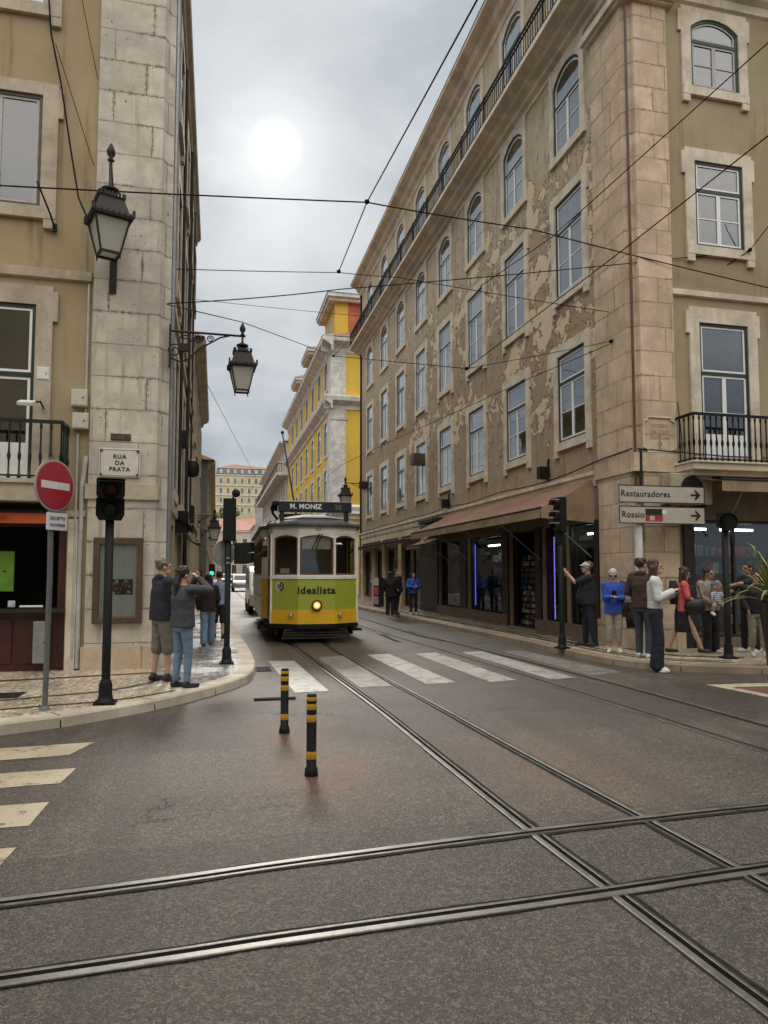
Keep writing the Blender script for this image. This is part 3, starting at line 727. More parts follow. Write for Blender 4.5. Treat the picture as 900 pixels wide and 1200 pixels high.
# cross street front
opsR = []
for uc in (2.07, 5.35):
    opsR += [(uc - .58, uc + .58, 3.80, 6.68), (uc - .58, uc + .58, 8.29, 10.10), (uc - .58, uc + .58, 11.70, 13.24)]
opsR += [(1.25, 4.3, .30, 2.66), (4.7, 7.6, .3, 2.66)]
FR.build(wall_mb(14, 0, 17.7, opsR, .22, u_start=.85), 'wall', REND_R)
for uc in (2.07, 5.35):
    window(FR, uc, 3.80, 1.16, 2.88, transom=.64, door=True, t_side=.22, t_top=.32, sill=False, curt=3)
    window(FR, uc, 8.29, 1.16, 1.81, transom=.66, t_side=.22, t_top=.26, curt=4)
    window(FR, uc, 11.70, 1.16, 1.54, rise=.24, transom=.66, t_side=.22, t_top=.2, paint=GREYW, curt=3)
tx = text_obj('lettering', 'PENSÃO', .2, IRONG, rb, FR.at(2.07, 12.10, .075)); tx.rotation_euler = (R(90), 0, 0)
FR.build(cornice_mb(.9, 14, 7.2, [(0, 0), (.06, .02), (.06, .13), (0, .16)]), 'string_course', TRIM)
FR.build(cornice_mb(.9, 14, 3.42, [(0, 0), (.05, .02), (.05, .2), (0, .22)]), 'string_course', TRIM)
# balcony over the shop door
bal = MB(); bal.box(0, 2.9, -.62, .0, -.16, -.03); bal.box(-.04, 2.94, -.66, 0, -.03, .0); bal.box(.06, 2.84, -.5, 0, -.26, -.16)
sl_ = FR.put(bal.build('balcony', TRIM), .84, 3.74)
rl = railing_mb(2.78, .56, .92, .125).build('railing', IRON, sl_, (.06, 0, 0))
bal2 = copy_tree(sl_); bal2.parent = rb; FR.put(bal2, 3.95, 3.74)
# ground floor of the street front
corn = [(0, 0), (.05, .02), (.07, .10), (.07, .22), (.12, .26), (.12, .34), (0, .36)]
FS.build(cornice_mb(0, US - 1.42, 3.45, corn), 'string_course', TRIM)
mb = MB(); mb.box(0, 14.4, -.05, .02, 2.84, 3.42); FS.build(mb, 'fascia', STONE)
mb = MB(); mb.box(14.4, US - 1.4, -.04, .02, 2.74, 3.40); FS.build(mb, 'fascia', mat('dirty_beige_board', (.22, .17, .12), .7, dirt=.4))
for a, c in ((0, 1.05), (3.35, 3.95), (5.65, 6.35), (8.75, 9.35)): mb = MB(); mb.box(a, c, -.07, .03, .12, 2.82); FS.build(mb, 'pier', STONE)
for a, c in ((12.25, 14.5), (16.95, 17.55), (20.52, 20.93), (22.67, 22.98), (24.11, 24.24), (25.57, 25.75)): mb = MB(); mb.box(a, c, -.06, .03, .12, 2.74); FS.build(mb, 'pier', WOODD)
for a, c in ((14.5, 20.9), (22.7, 25.6)): mb = MB(); mb.box(a, c, -.09, .02, .12, .43); FS.build(mb, 'plinth', mat('plinth_stone', (.17, .12, .085), .75, dirt=.5))
# long roof balcony
prof = [(0, 0), (.05, .03), (.05, .2), (.16, .26), (.20, .36), (.36, .46), (.42, .56), (.60, .64), (.68, .68), (.68, .88), (0, .90)]
FS.build(cornice_mb(0, US + .05, 13.90, [(a, d * .68) for a, d in prof]), 'cornice', TRIM)
FR.build(cornice_mb(-.05, 14, 13.52, [(a, d * 1.1) for a, d in prof]), 'cornice', TRIM)
mb = MB()
n = int(US / .135)
for k in range(n + 1):
    u = k * US / n; mb.box(u - .009, u + .009, -.625, -.607, 14.50, 15.28)
    if k % 14 == 0: mb.box(u - .02, u + .02, -.64, -.595, 14.50, 15.38)
for q, t in ((15.28, .04), (14.60, .02), (15.14, .02)): mb.box(0, US, -.64, -.592, q, q + t)
for u in (0., US): mb.box(u - .01, u + .01, -.62, 0, 15.28, 15.32); mb.box(u - .01, u + .01, -.62, 0, 14.60, 14.62)
FS.build(mb, 'balcony_railing', IRON)
eav = [(0, 0), (.06, .05), (.08, .25), (.22, .34), (.3, .5), (.52, .58), (.58, .62), (.58, .74), (.0, .95)]
FS.build(cornice_mb(-.1, US + .4, 17.55, eav), 'eaves', TRIM); FR.build(cornice_mb(-.4, 14, 17.55, eav), 'eaves', TRIM)
mb = MB(); W_ = 14; L_ = US
A = [(-.6, -.6, 18.3), (W_, -.6, 18.3), (W_, L_ + .3, 18.3), (-.6, L_ + .3, 18.3)]; Bq = [(4.5, 4.5, 20.8), (W_ - 3, 4.5, 20.8), (W_ - 3, L_ - 4, 20.8), (4.5, L_ - 4, 20.8)]
for i in range(4): mb.quad(A[i], A[(i + 1) % 4], Bq[(i + 1) % 4], Bq[i])
mb.poly(Bq); FR.build(mb, 'roof', TILE)
mb = MB(); mb.quad((0, L_, 0), (0, L_, 17.7), (14, L_, 17.7), (14, L_, 0)); mb.quad((14, 0, 0), (14, 0, 17.7), (14, L_, 17.7), (14, L_, 0)); FR.build(mb, 'rear_wall', REND_R)
mb = MB(); mb.box(0.03, .12, -.1, -.01, 3.0, 13.3); 
# drain pipe in the hollow of the corner, and one on the street front
pp = MB(); pp.tube([(-.02, -.02, .2), (-.02, -.02, 13.2)], .028, 8); FR.build(pp, 'drain_pipe', BROWN)
pp = MB(); pp.tube([(.35, -.06, .2), (.35, -.06, 17.5)], .05, 8); FS.build(pp, 'drain_pipe', IRONG)
# cables clipped along the front
pp = MB(); pts = [(u, -.10, 3.86 + .03 * math.sin(u * 1.3)) for u in [k * .6 for k in range(int((US - 1.4) / .6))]] + [(US - 1.2, -.1, 3.98), (US + .06, -.11, 4.02)]
pp.tube(pts, .016, 6); FS.build(pp, 'cable', IRONG)
pp = MB(); pp.tube([(.0, -.07, 4.02), (1.0, -.09, 3.98), (2.0, -.03, 3.95), (4, -.03, 3.96), (9, -.03, 3.95)], .014, 6); FR.build(pp, 'cable', IRONG); pp = MB(); pp.tube([(.06, -.08, 4.0), (.05, -.08, 3.0), (.04, -.08, 2.2)], .03, 6); FR.build(pp, 'cable', IRONG); pp = MB(); pp.tube([(.95, -.04, 5.0), (.98, -.09, 4.3), (.99, -.09, 4.0)], .01, 6)
FR.build(pp, 'cable', IRONG)

# ---- shop fronts (glass, frames, dim interiors)
rnd = random.Random(11)
for k, (a, c) in enumerate(SH):
    zb = .30 if k not in (3, 6) else .13
    fr = MB(); t = .05
    fr.ring_y([(a, zb), (c, zb), (c, 2.72), (a, 2.72)], [(a + t, zb + t), (c - t, zb + t), (c - t, 2.72 - t), (a + t, 2.72 - t)], .1, .18)
    if k in (3,): fr.box((a + c) / 2 - .03, (a + c) / 2 + .03, .1, .17, zb + t, 2.67)
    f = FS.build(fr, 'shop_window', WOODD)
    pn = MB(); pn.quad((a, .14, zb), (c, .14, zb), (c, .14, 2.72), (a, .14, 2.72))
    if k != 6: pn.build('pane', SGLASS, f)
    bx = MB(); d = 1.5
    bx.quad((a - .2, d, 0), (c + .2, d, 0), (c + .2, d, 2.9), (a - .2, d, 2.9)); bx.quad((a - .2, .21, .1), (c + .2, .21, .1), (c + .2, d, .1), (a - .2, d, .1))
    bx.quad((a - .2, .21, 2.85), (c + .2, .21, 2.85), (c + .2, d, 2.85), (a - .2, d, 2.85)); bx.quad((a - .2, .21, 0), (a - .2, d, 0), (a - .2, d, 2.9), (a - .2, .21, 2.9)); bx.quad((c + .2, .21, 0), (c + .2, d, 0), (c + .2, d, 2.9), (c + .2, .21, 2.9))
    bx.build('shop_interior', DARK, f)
SHOPC = [mat('goods_%s' % n, c, .6) for n, c in (('white', (.5, .5, .47)), ('blue', (.05, .1, .22)), ('red', (.3, .04, .04)), ('teal', (.04, .14, .14)), ('tan', (.28, .2, .12)), ('grey', (.14, .14, .14)), ('green', (.05, .12, .06)))]
def shelf(fac, a, c, z0, z1, depth, label, rows, dens, seed):
    """a stand of small goods seen through a shop window: one thing"""
    rr = random.Random(seed); root = thing('display_shelf', label, 'shelf'); fac.put(root, (a + c) / 2, 0, depth); root.parent = None
    root.location = fac.root.location + fac.at((a + c) / 2, z0, depth)
    w2 = (c - a) / 2; mb = MB(); mb.box(-w2, w2, .17, .2, 0, z1 - z0)
    for k in range(rows + 1): q = (z1 - z0) * k / rows; mb.box(-w2, w2, -.12, .17, q - .012, q)
    mb.build('rack', IRONG, root)
    gd_ = MB()
    for k in range(rows):
        q = (z1 - z0) * k / rows; hh = (z1 - z0) / rows; u = -w2 + .03
        while u < w2 - .06:
            w_ = rr.uniform(.05, .14) * dens; h_ = hh * rr.uniform(.45, .9)
            if rr.random() < .88: gd_.box(u, min(u + w_ * .85, w2), rr.uniform(-.1, -.02), .12, q, q + h_, rr.choice([0, 0, 1, 2, 3, 4, 5, 5, 6]))
            u += w_
    o = gd_.build('goods', SHOPC, root); o['kind'] = 'stuff'
    return root
shelf(FS, 17.8, 20.4, .5, 2.3, .85, 'dim glass shop display of souvenirs behind the window with the blue light strip', 5, 1.2, 1)
shelf(FS, 21.05, 22.0, .2, 2.1, .35, 'tall postcard rack standing in the dark doorway under the awning', 12, .9, 2)
shelf(FS, 14.7, 16.8, .4, 2.3, .6, 'stacked goods in the dark window left of the long awning', 9, .8, 3)
shelf(FS, 24.35, 25.45, .5, 2.2, .6, 'shop window of bags and clothes behind the man in the white cap', 5, 1.5, 4)
shelf(FS, 6.6, 8.5, .5, 2.2, .7, 'display of goods in the far shop window behind the blue jacket', 4, 1.6, 6)
# cross street shop
for (a, c) in ((1.25, 4.3), (4.7, 7.6)):
    fr = MB(); t = .06
    fr.ring_y([(a, .3), (c, .3), (c, 2.66), (a, 2.66)], [(a + t, .3 + t), (c - t, .3 + t), (c - t, 2.66 - t), (a + t, 2.66 - t)], .1, .18)
    for q in (1 / 3, 2 / 3): fr.box(a + (c - a) * q - .025, a + (c - a) * q + .025, .1, .17, .36, 2.6)
    f = FR.build(fr, 'shop_window', WOODD)
    pn = MB(); pn.quad((a, .14, .3), (c, .14, .3), (c, .14, 2.66), (a, .14, 2.66)); pn.build('pane', SGLASS, f)
    bx = MB(); d = 1.6
    for qd in (((a - .2, d, 0), (c + .2, d, 0), (c + .2, d, 2.9), (a - .2, d, 2.9)), ((a - .2, .21, .1), (c + .2, .21, .1), (c + .2, d, .1), (a - .2, d, .1)), ((a - .2, .21, 2.85), (c + .2, .21, 2.85), (c + .2, d, 2.85), (a - .2, d, 2.85)), ((a - .2, .21, 0), (a - .2, d, 0), (a - .2, d, 2.9), (a - .2, .21, 2.9)), ((c + .2, .21, 0), (c + .2, d, 0), (c + .2, d, 2.9), (c + .2, .21, 2.9))): bx.quad(*qd)
    bx.build('shop_interior', DARK, f)
shelf(FR, 1.5, 4.1, .5, 2.3, .9, 'shelves of small goods in the dark shop facing the crossing', 5, 1.3, 5)
for a, c in ((1.0, 1.24), (4.32, 4.68)): mb = MB(); mb.box(a, c, -.05, .03, .12, 2.66); FR.build(mb, 'pier', WOODD)
mb = MB(); mb.box(1.0, 8, -.06, .02, 2.68, 3.40); FR.build(mb, 'fascia', mat('dirty_beige_board', (.22, .17, .12)))
mb = MB(); mb.box(1.2, 8, -.08, .02, .12, .3); FR.build(mb, 'plinth', MATS['plinth_stone'])

# ---- lit tubes and strips in the shops
TUBE = emis('tube_light', (.85, 1., .92), 13.); LED = emis('blue_light', (.09, .10, 1.), 1.6); LEDV = emis('violet_light', (.30, .24, 1.), 1.5)
def lit(name, label, cat, mb, m, loc, group=None):
    return tag(mb.build(name, m, loc=loc), label, cat, group)
def wpos(fac, u, z, n): return fac.root.location + fac.at(u, z, n)
for (fac, u, z, n, L, lab) in ((FS, 18.6, 2.45, .5, .9, 'lit white tube at the top of the souvenir window'), (FS, 24.9, 2.50, .45, .9, 'lit white tube above the man in the white cap'),
                               (FR, 1.75, 2.5, .5, .35, 'short lit tube in the shop just right of the direction signs'), (FR, 2.75, 2.5, .6, .8, 'longer lit tube in the shop behind the round traffic light')):
    mb = MB(); mb.tube([(-L / 2, 0, 0), (L / 2, 0, 0)], .022, 8); o = lit('tube_lamp', lab, 'tube light', mb, TUBE, wpos(fac, u, z, n), 'lit tubes in the shops'); o.rotation_euler = (0, 0, R(fac.rz))
for (u, z0, z1, m, lab) in ((17.68, .55, 2.5, LED, 'blue light strip down the left edge of the souvenir window'), (23.2, .45, 2.5, LEDV, 'pale violet dotted light strip in the shop beside the right traffic light')):
    mb = MB(); nn = 46
    for k in range(nn): q = z0 + (z1 - z0) * k / nn; mb.box(-.011, .011, -.01, .01, q, q + (z1 - z0) / nn * (.98 if m is LED else .6))
    o = lit('light_strip', lab, 'light strip', mb, m, wpos(FS, u, 0, .22), None); o.rotation_euler = (0, 0, R(-90))
# upper wall round the corner
mb = MB(); mb.quad((0, 1.33, 13.3), (0, 0, 13.3), (0, 0, 17.7), (0, 1.33, 17.7)); mb.quad((0, 0, 13.3), (.85, 0, 13.3), (.85, 0, 17.7), (0, 0, 17.7)); FR.build(mb, 'wall', REND_R)

# ------------------------------------------------------------------ awnings
def m_awn(name, c, c2):
    m, nt = nt_new(name); b = NB(nt); v = b.coord(); n = b.noise(v, 1.3, 6, .65, .4); f = b.noise(v, 90, 2, .6)
    col = b.mix(b.step(n, .38, .68), c, c2); col = b.mix(b.math('MULTIPLY', f, .3), col, tuple(q * .6 for q in c))
    b.out(col, .85, 0, b.bump(n, .3, .03), spec=.15); return m
AWN_R = m_awn('faded_red_brown_canvas', (.27, .155, .108), (.19, .115, .08)); AWN_B = m_awn('dirty_beige_canvas', (.36, .27, .175), (.24, .17, .105))
AWN_D = m_awn('dark_brown_canvas', (.085, .045, .032), (.05, .03, .024)); AWN_O = m_awn('orange_canvas', (.62, .15, .055), (.5, .12, .05)); AWN_C = m_awn('cream_canvas', (.55, .47, .36), (.45, .38, .28))
def awning(fac, u0, u1, zt, zf, out, val, top, vm, label, cheek=None, arms=(), drop=.75, group=None):
    root = thing('shop_awning', label, 'awning', wpos(fac, (u0 + u1) / 2, zf, 0), fac.rz, group); w2 = (u1 - u0) / 2; H_ = zt - zf
    mb = MB(); n = 14
    def P(s, k): return (-w2 + 2 * w2 * k / 16, -out * s, H_ * (1 - s) - .05 * math.sin(PI * s))
    for i in range(n):
        for k in range(16): mb.add([P(i / n, k), P(i / n, k + 1), P((i + 1) / n, k + 1), P((i + 1) / n, k)], [(3, 2, 1, 0)], 0, True)
    mb.build('canopy', top, root)
    mb = MB()
    for k in range(16):
        a, c = -w2 + 2 * w2 * k / 16, -w2 + 2 * w2 * (k + 1) / 16; d0 = .012 * math.sin(k * 1.9); d1 = .012 * math.sin((k + 1) * 1.9)
        mb.quad((a, -out - .01 + d0, -val), (c, -out - .01 + d1, -val), (c, -out - .004, .0), (a, -out - .004, .0))
    mb.build('valance', vm, root)
    if cheek is not None:
        mb = MB(); x = w2 * cheek
        mb.poly([(x, 0, H_), (x, -out * .5, H_ * .5 - .04), (x, -out, 0), (x, -out, -val), (x, -out * .3, -val - .06), (x, 0, -val - .1)]); mb.build('side_cheek', vm, root)
    mb = MB(); mb.tube([(-w2, -out, -.0), (w2, -out, 0)], .022, 8); mb.box(-w2, w2, -.06, .0, H_ - .03, H_ + .05); mb.build('front_bar', IRONG, root)
    for a in arms:
        mb = MB(); mb.tube([(a, -out + .02, -.02), (a + .12, -.08, -drop)], .014, 6); mb.build('arm', GALV, root)
    return root
a1 = awning(FS, 15.4, 25.62, 3.66, 2.98, 1.30, .22, AWN_R, AWN_B, 'long faded red brown shop awning with beige front over the street shops', 1, [4.9, 2.4, -.2, -2.6, -4.6], 1.05)
awning(FS, 13.6, 15.9, 3.02, 2.58, 1.0, .12, AWN_R, AWN_R, 'short red brown awning over the dark doorway left of the long awning', None, [-.8, .9], .5)
awning(FS, 9.3, 12.4, 3.12, 2.92, .75, .16, AWN_D, AWN_D, 'dark brown awning over the shop entrance where the group in black stands')
awning(FS, 5.7, 8.8, 3.12, 2.92, .75, .16, AWN_D, AWN_D, 'dark brown awning on the shop bay second from the far end')
awning(FS, .9, 5.4, 3.12, 2.92, .7, .16, AWN_D, AWN_D, 'dark brown awning at the far end of the ochre building beside the tram')
awning(FR, 1.15, 7.4, 3.56, 3.34, .98, .22, AWN_B, AWN_B, 'rolled beige awning over the shop facing the crossing', None, [-2.55, 2.4], 1.0)
root = thing('shop_sign', 'dark teal sign box above the short awning, left of the long awning', 'sign', wpos(FS, 14.6, 3.02, -.25), -90)
mb = MB(); mb.box(-1.0, 1.0, -.2, .2, .02, .34); mb.build('sign_box', mat('dark_teal_paint', (.03, .045, .05), .5), root, bevel=.01); mb = MB(); mb.box(-1.15, 1.15, -.22, .24, .40, .52); mb.build('sign_hood', IRONG, root)

# ================================================================== LEFT CORNER BUILDING
XL, YL = -.80, 11.70
lb = thing('corner_building', 'yellow ochre corner building with white limestone pilaster and street name plaque', 'building', (XL, YL, 0))
LF = Fac(lb, (-14, YL, 0), 0); LS = Fac(lb, (XL, YL + .14, 0), 90)
ux = lambda x: x + 14
ops = []
LC = (-3.37, -6.6, -9.8)
for x in LC: ops += [(ux(x) - .62, ux(x) + .62, 2.98, 5.74), (ux(x) - .62, ux(x) + .62, 7.30, 9.12), (ux(x) - .62, ux(x) + .62, 10.62, 12.2)]
ops += [(ux(-5.6), ux(-2.22), .12, 2.42), (ux(-10.5), ux(-6.2), .12, 2.42)]
LF.build(wall_mb(ux(-1.9), 0, 12.9, ops, .22), 'wall', REND_L)
for x in LC:
    window(LF, ux(x), 2.98, 1.24, 2.76, curt=5, transom=.60, door=True, t_side=.24, t_top=.30, sill=False, trim=TRIML)
    window(LF, ux(x), 7.30, 1.24, 1.82, curt=1, style='plain', paint=GREYW, frame=BROWN, t_side=.23, t_top=.2, trim=TRIML)
    window(LF, ux(x), 10.62, 1.24, 1.58, style='plain', paint=WHITE, frame=GREYW, t_side=.23, t_top=.2, trim=TRIML)
P = [(-1.93, -.05), (-.93, -.05), (-.90, .02), (-.87, .07), (-.83, .10), (-.77, .12), (-.77, .5), (-1.93, .5)]
P = [(x - XL, y) for x, y in P]; FL0 = Fac(lb, (XL, YL, 0), 0)
mb = MB(); mb.prism_z(P, .12, 12.9); FL0.build(mb, 'corner_pilaster', STONEL)
mb = MB(); mb.prism_z([(-1.97 - XL, -.10), (-.90 - XL, -.10), (-.86 - XL, .0), (-.86 - XL, .3), (-1.97 - XL, .3)], .12, .47); FL0.build(mb, 'pilaster_base', STONE)
mb = MB(); mb.prism_z([(-1.97 - XL, -.09), (-.90 - XL, -.09), (-.87 - XL, .0), (-.87 - XL, .3), (-1.97 - XL, .3)], 2.74, 2.97); FL0.build(mb, 'pilaster_ledge', TRIML)
LF.build(cornice_mb(0, ux(-1.96), 6.16, [(0, 0), (.06, .02), (.07, .15), (0, .18)]), 'string_course', TRIML)
LF.build(cornice_mb(0, ux(-1.96), 2.44, [(0, 0), (.05, .02), (.05, .1), (0, .12)]), 'string_course', TRIML)
for a, c in ((-2.2, -2.06), (-6.2, -5.6)): mb = MB(); mb.box(ux(a), ux(c), -.045, .02, .12, 2.42); LF.build(mb, 'pier', TRIM)
mb = MB(); mb.box(ux(-2.06), ux(-1.935), .03, .06, .12, 2.72); LF.build(mb, 'pier', STONEL)
# balcony
bal = MB(); bal.box(0, 2.5, -.5, 0, -.32, -.06); bal.box(-.03, 2.53, -.54, 0, -.06, 0)
sl2 = LF.put(bal.build('balcony', TRIML), ux(-4.70), 2.97)
railing_mb(2.40, .46, .86, .14).build('railing', mat('green_black_iron', (.012, .02, .018), .4, .2), sl2, (.05, 0, 0))
# shop below
fr = MB(); a, c = ux(-5.6), ux(-2.22); t = .12
fr.ring_y([(a, .12), (c, .12), (c, 2.42), (a, 2.42)], [(a + t, .14), (c - t, .14), (c - t, 2.3), (a + t, 2.3)], .04, .16); fr.box(a + t, c - t, .05, .15, .14, 1.0); 
for k in range(5): q = a + t + .1 + k * .64; fr.box(q, q + .5, .03, .06, .24, .9)
f = LF.build(fr, 'shop_front', WOODR); mb = MB(); mb.box(a, c, -.12, .3, 1.0, 1.06); mb.build('counter', mat('dark_counter', (.03, .028, .028), .25), f)
bx = MB(); d = 2.2
for qd in (((a, d, 0), (c, d, 0), (c, d, 2.9), (a, d, 2.9)), ((a, .2, .05), (c, .2, .05), (c, d, .05), (a, d, .05)), ((a, .2, 2.85), (c, .2, 2.85), (c, d, 2.85), (a, d, 2.85)), ((a, .2, 0), (a, d, 0), (a, d, 2.9), (a, .2, 2.9)), ((c, .2, 0), (c, d, 0), (c, d, 2.9), (c, .2, 2.9))): bx.quad(*qd)
bx.build('shop_interior', DARK, f)
mb = MB(); mb.quad((ux(-10.5), .2, .1), (ux(-6.2), .2, .1), (ux(-6.2), .2, 2.5), (ux(-10.5), .2, 2.5)); LF.build(mb, 'shop_front', WOODR)
mb = MB(); mb.tube([(ux(-2.02), -.04, .15), (ux(-2.02), -.04, 2.9), (ux(-2.0), -.06, 3.1), (ux(-1.97), -.06, 3.4)], .035, 8); LF.build(mb, 'drain_pipe', PVC)
for q in ([(ux(-2.1), -.04, .3), (ux(-2.1), -.04, 3.75)], [(ux(-2.0), -.02, 4.0), (ux(-2.0), -.02, 6.14)]): mb = MB(); mb.tube(q, .02, 6); LF.build(mb, 'drain_pipe', PVC)
# street side, seen almost edge-on
ops = []; LU = (1.9, 5.0, 8.1, 10.9)
for u in LU: ops += [(u - .55, u + .55, 3.1, 5.6), (u - .55, u + .55, 6.9, 8.9), (u - .55, u + .55, 10.2, 11.7)]
ops += [(1.2, 2.6, .14, 2.5), (4.2, 5.9, .14, 2.5), (7.4, 9, .14, 2.5), (10.3, 11.5, .14, 2.5)]
LS.build(wall_mb(12.2, 0, 12.9, ops, .2), 'wall', REND_LS)
for u in LU:
    for (z, h) in ((3.1, 2.5), (6.9, 2.0), (10.2, 1.5)): window(LS, u, z, 1.1, h, t_side=.18, t_top=.2, trim=TRIML, paint=GREYW)
for a, c in ((1.2, 2.6), (4.2, 5.9), (7.4, 9), (10.3, 11.5)): mb = MB(); mb.quad((a, .2, .1), (c, .2, .1), (c, .2, 2.5), (a, .2, 2.5)); LS.build(mb, 'shop_front', WOODD)
for q in (2.66, 6.2): LS.build(cornice_mb(.1, 12.2, q, [(0, 0), (.05, .02), (.06, .14), (0, .17)]), 'string_course', TRIML)
ev = [(0, 0), (.05, .04), (.07, .16), (.15, .22), (.17, .3), (.0, .4)]
LS.build(cornice_mb(-.1, 12.2, 12.55, ev), 'eaves', TRIML); LF.build(cornice_mb(0, 13.3, 12.55, ev), 'eaves', TRIML)
mb = MB(); mb.tube([(.1, -.05, .2), (.1, -.05, 12.5)], .045, 8); LS.build(mb, 'drain_pipe', GALV)
mb = MB(); mb.tube([(6.4, -.06, .2), (6.4, -.06, 12.4)], .05, 8); LS.build(mb, 'drain_pipe', IRONG)
for q in (3.3, 9.5): mb = MB(); mb.tube([(q, -.05, 3), (q, -.05, 12.4)], .035, 8); LS.build(mb, 'cable', IRONG)
mb = MB(); mb.poly([(-13.2, -.2, 12.95), (.15, -.2, 12.95), (.15, 12.3, 12.95), (-13.2, 12.3, 12.95)]); mb.quad((-13.2, -.15, 12.96), (.15, -.15, 12.96), (-3, 4, 14.5), (-11, 4, 14.5)); mb.quad((.15, -.15, 12.96), (.15, 12.3, 12.96), (-3, 9, 14.5), (-3, 4, 14.5)); FL0.build(mb, 'roof', TILE)
mb = MB(); mb.quad((-13.2, 12.35, 0), (0, 12.35, 0), (0, 12.35, 12.9), (-13.2, 12.35, 12.9)); mb.quad((-13.2, 0, 0), (-13.2, 12.35, 0), (-13.2, 12.35, 12.9), (-13.2, 0, 12.9)); FL0.build(mb, 'rear_wall', REND_LS)
# awning of the left shop
aw = awning(LF, ux(-6.0), ux(-2.42), 2.58, 2.50, .28, .17, AWN_C, AWN_O, 'orange shop awning with cream top above the dark bar on the left')
tx = text_obj('lettering', 'Bom  grande     sabor', .095, mat('dark_red_letters', (.12, .02, .012)), aw, (.75, -.315, -.085), space=1.15)

# ------------------------------------------------------------------ the other houses of the street
def house(name_label, x, y0, y1, H_, side, m, trim, rows, pitch, wsize, depth=12, roof=TILE, first=None, eave=.35, ground=True, front=True, group=None, ws='sash'):
    """plain street house: long side along the street, a gable side towards the camera"""
    xs = x; root = thing('street_house', name_label, 'building', (x, y0, 0), 0, group)
    F_ = Fac(root, (x, y1, 0), -90) if side > 0 else Fac(root, (x, y0, 0), 90)
    L = y1 - y0; n = int(L / pitch); ops = []; m0 = (L - (n - 1) * pitch) / 2
    for k in range(n):
        u = m0 + k * pitch
        for (z, h, r) in rows: ops.append((u - wsize / 2, u + wsize / 2, z, z + h))
    F_.build(wall_mb(L, 0, H_, ops, .18), 'wall', m)
    for k in range(n):
        u = m0 + k * pitch
        for (z, h, r) in rows: window(F_, u, z, wsize, h, rise=r, style=ws, t_side=.16, t_top=.18, ears=False, trim=trim, paint=GREYW, bars=False)
    F_.build(cornice_mb(-.02, L + .02, H_ - .45, [(0, 0), (.1, .05), (.12, .18), (eave, .3), (eave + .04, .45), (0, .5)]), 'eaves', trim)
    s = side; mb = MB(); D = depth * s
    mb.quad((0, 0, 0), (D, 0, 0), (D, 0, H_), (0, 0, H_)); mb.quad((0, L, 0), (D, L, 0), (D, L, H_), (0, L, H_)); mb.build('side_wall', m, root)
    mb = MB(); a = .35 * s
    e = [(-a, -.3, H_ + .02), (D, -.3, H_ + .02), (D, L + .3, H_ + .02), (-a, L + .3, H_ + .02)]; rd = min(3, L / 3); t = [(4 * s, rd, H_ + 2.2), (D - 3 * s, rd, H_ + 2.2), (D - 3 * s, L - rd, H_ + 2.2), (4 * s, L - rd, H_ + 2.2)]
    for i in range(4): mb.quad(e[i], e[(i + 1) % 4], t[(i + 1) % 4], t[i])
    mb.poly(t); mb.build('roof', roof, root)
    return root, F_
house('weathered ochre house beyond the left corner building, seen edge-on', -.80, 24.05, 36.9, 9.4, -1, REND_LS, TRIML, [(3.2, 2.2, 0), (6.3, 1.9, 0)], 3.1, 1.05)
r3, f3 = house('grey house end standing forward on the left of the street', -.45, 37.0, 80, 7.3, -1, GREYR, TRIML, [(2.9, 1.9, 0), (5.0, 1.6, 0)], 3.3, 1.05)
house('distant house on the left side of the street near the green light', -.45, 80.2, 176, 8.0, -1, REND_LS, TRIML, [(3.2, 2.0, 0), (5.6, 1.5, 0)], 4., 1.1)
# yellow house across the side street
yb = thing('yellow_house', 'bright yellow house with white corner stones and hipped dormers', 'building', (8, 50, 0))
YS = Fac(yb, (8, 81, 0), -90); YF = Fac(yb, (8, 50, 0), 0); L = 31
ycol = [81 - y for y in (52.4, 55.9, 59.9, 63.9, 67.9, 72, 76)]; rows = [(3.2, 2.2, 0), (6.5, 2.75, .25), (10.35, 2.5, .25), (15.35, 2.1, .25)]; ops = []
for u in ycol:
    for z, h, r in rows: ops.append((u - .7, u + .7, z, z + h))
YS.build(wall_mb(L, 0, 18.6, ops, .18), 'wall', YELLOW); YF.build(wall_mb(9, 0, 18.6, [], .1), 'wall', YELLOW)
for u in ycol:
    for z, h, r in rows: window(YS, u, z, 1.4, h, rise=r, style='sash', t_side=.2, t_top=.2, ears=False, trim=WTRIM, paint=GREYW, bars=False)
mb = MB(); mb.prism_z([(-.07, 1.3), (-.07, -.07), (1.05, -.07), (1.05, .1), (.1, .1), (.1, 1.3)], .12, 18.4); YF.build(mb, 'corner_stones', WSTONE)
for q, o in ((13.35, .55), (5.4, .25)):
    pr = [(0, 0), (.1, .05), (.12, .3), (.3, .42), (o, .6), (o + .05, .9), (0, 1.1)]
    YS.build(cornice_mb(0, L + o, q, pr), 'cornice', WTRIM); YF.build(cornice_mb(-o, 9, q, pr), 'cornice', WTRIM)
YF.build(cornice_mb(-.15, 1.15, 12.6, [(0, 0), (.12, .02), (.15, .25), (0, .3)]), 'pilaster_cap', WTRIM)
pr = [(0, 0), (.1, .1), (.15, .4), (.6, .7), (.75, .75), (.78, 1.0), (0, 1.2)]
YS.build(cornice_mb(0, L + .78, 17.5, pr), 'eaves', WTRIM); YF.build(cornice_mb(-.78, 9, 17.5, pr), 'eaves', WTRIM)
mb = MB(); e = [(-.8, -.8, 18.55), (9, -.8, 18.55), (9, 31.5, 18.55), (-.8, 31.5, 18.55)]; t = [(3, 3, 20.4), (9, 3, 20.4), (9, 28, 20.4), (3, 28, 20.4)]
for i in range(4): mb.quad(e[i], e[(i + 1) % 4], t[(i + 1) % 4], t[i])
mb.poly(t); YF.build(mb, 'roof', TILE)
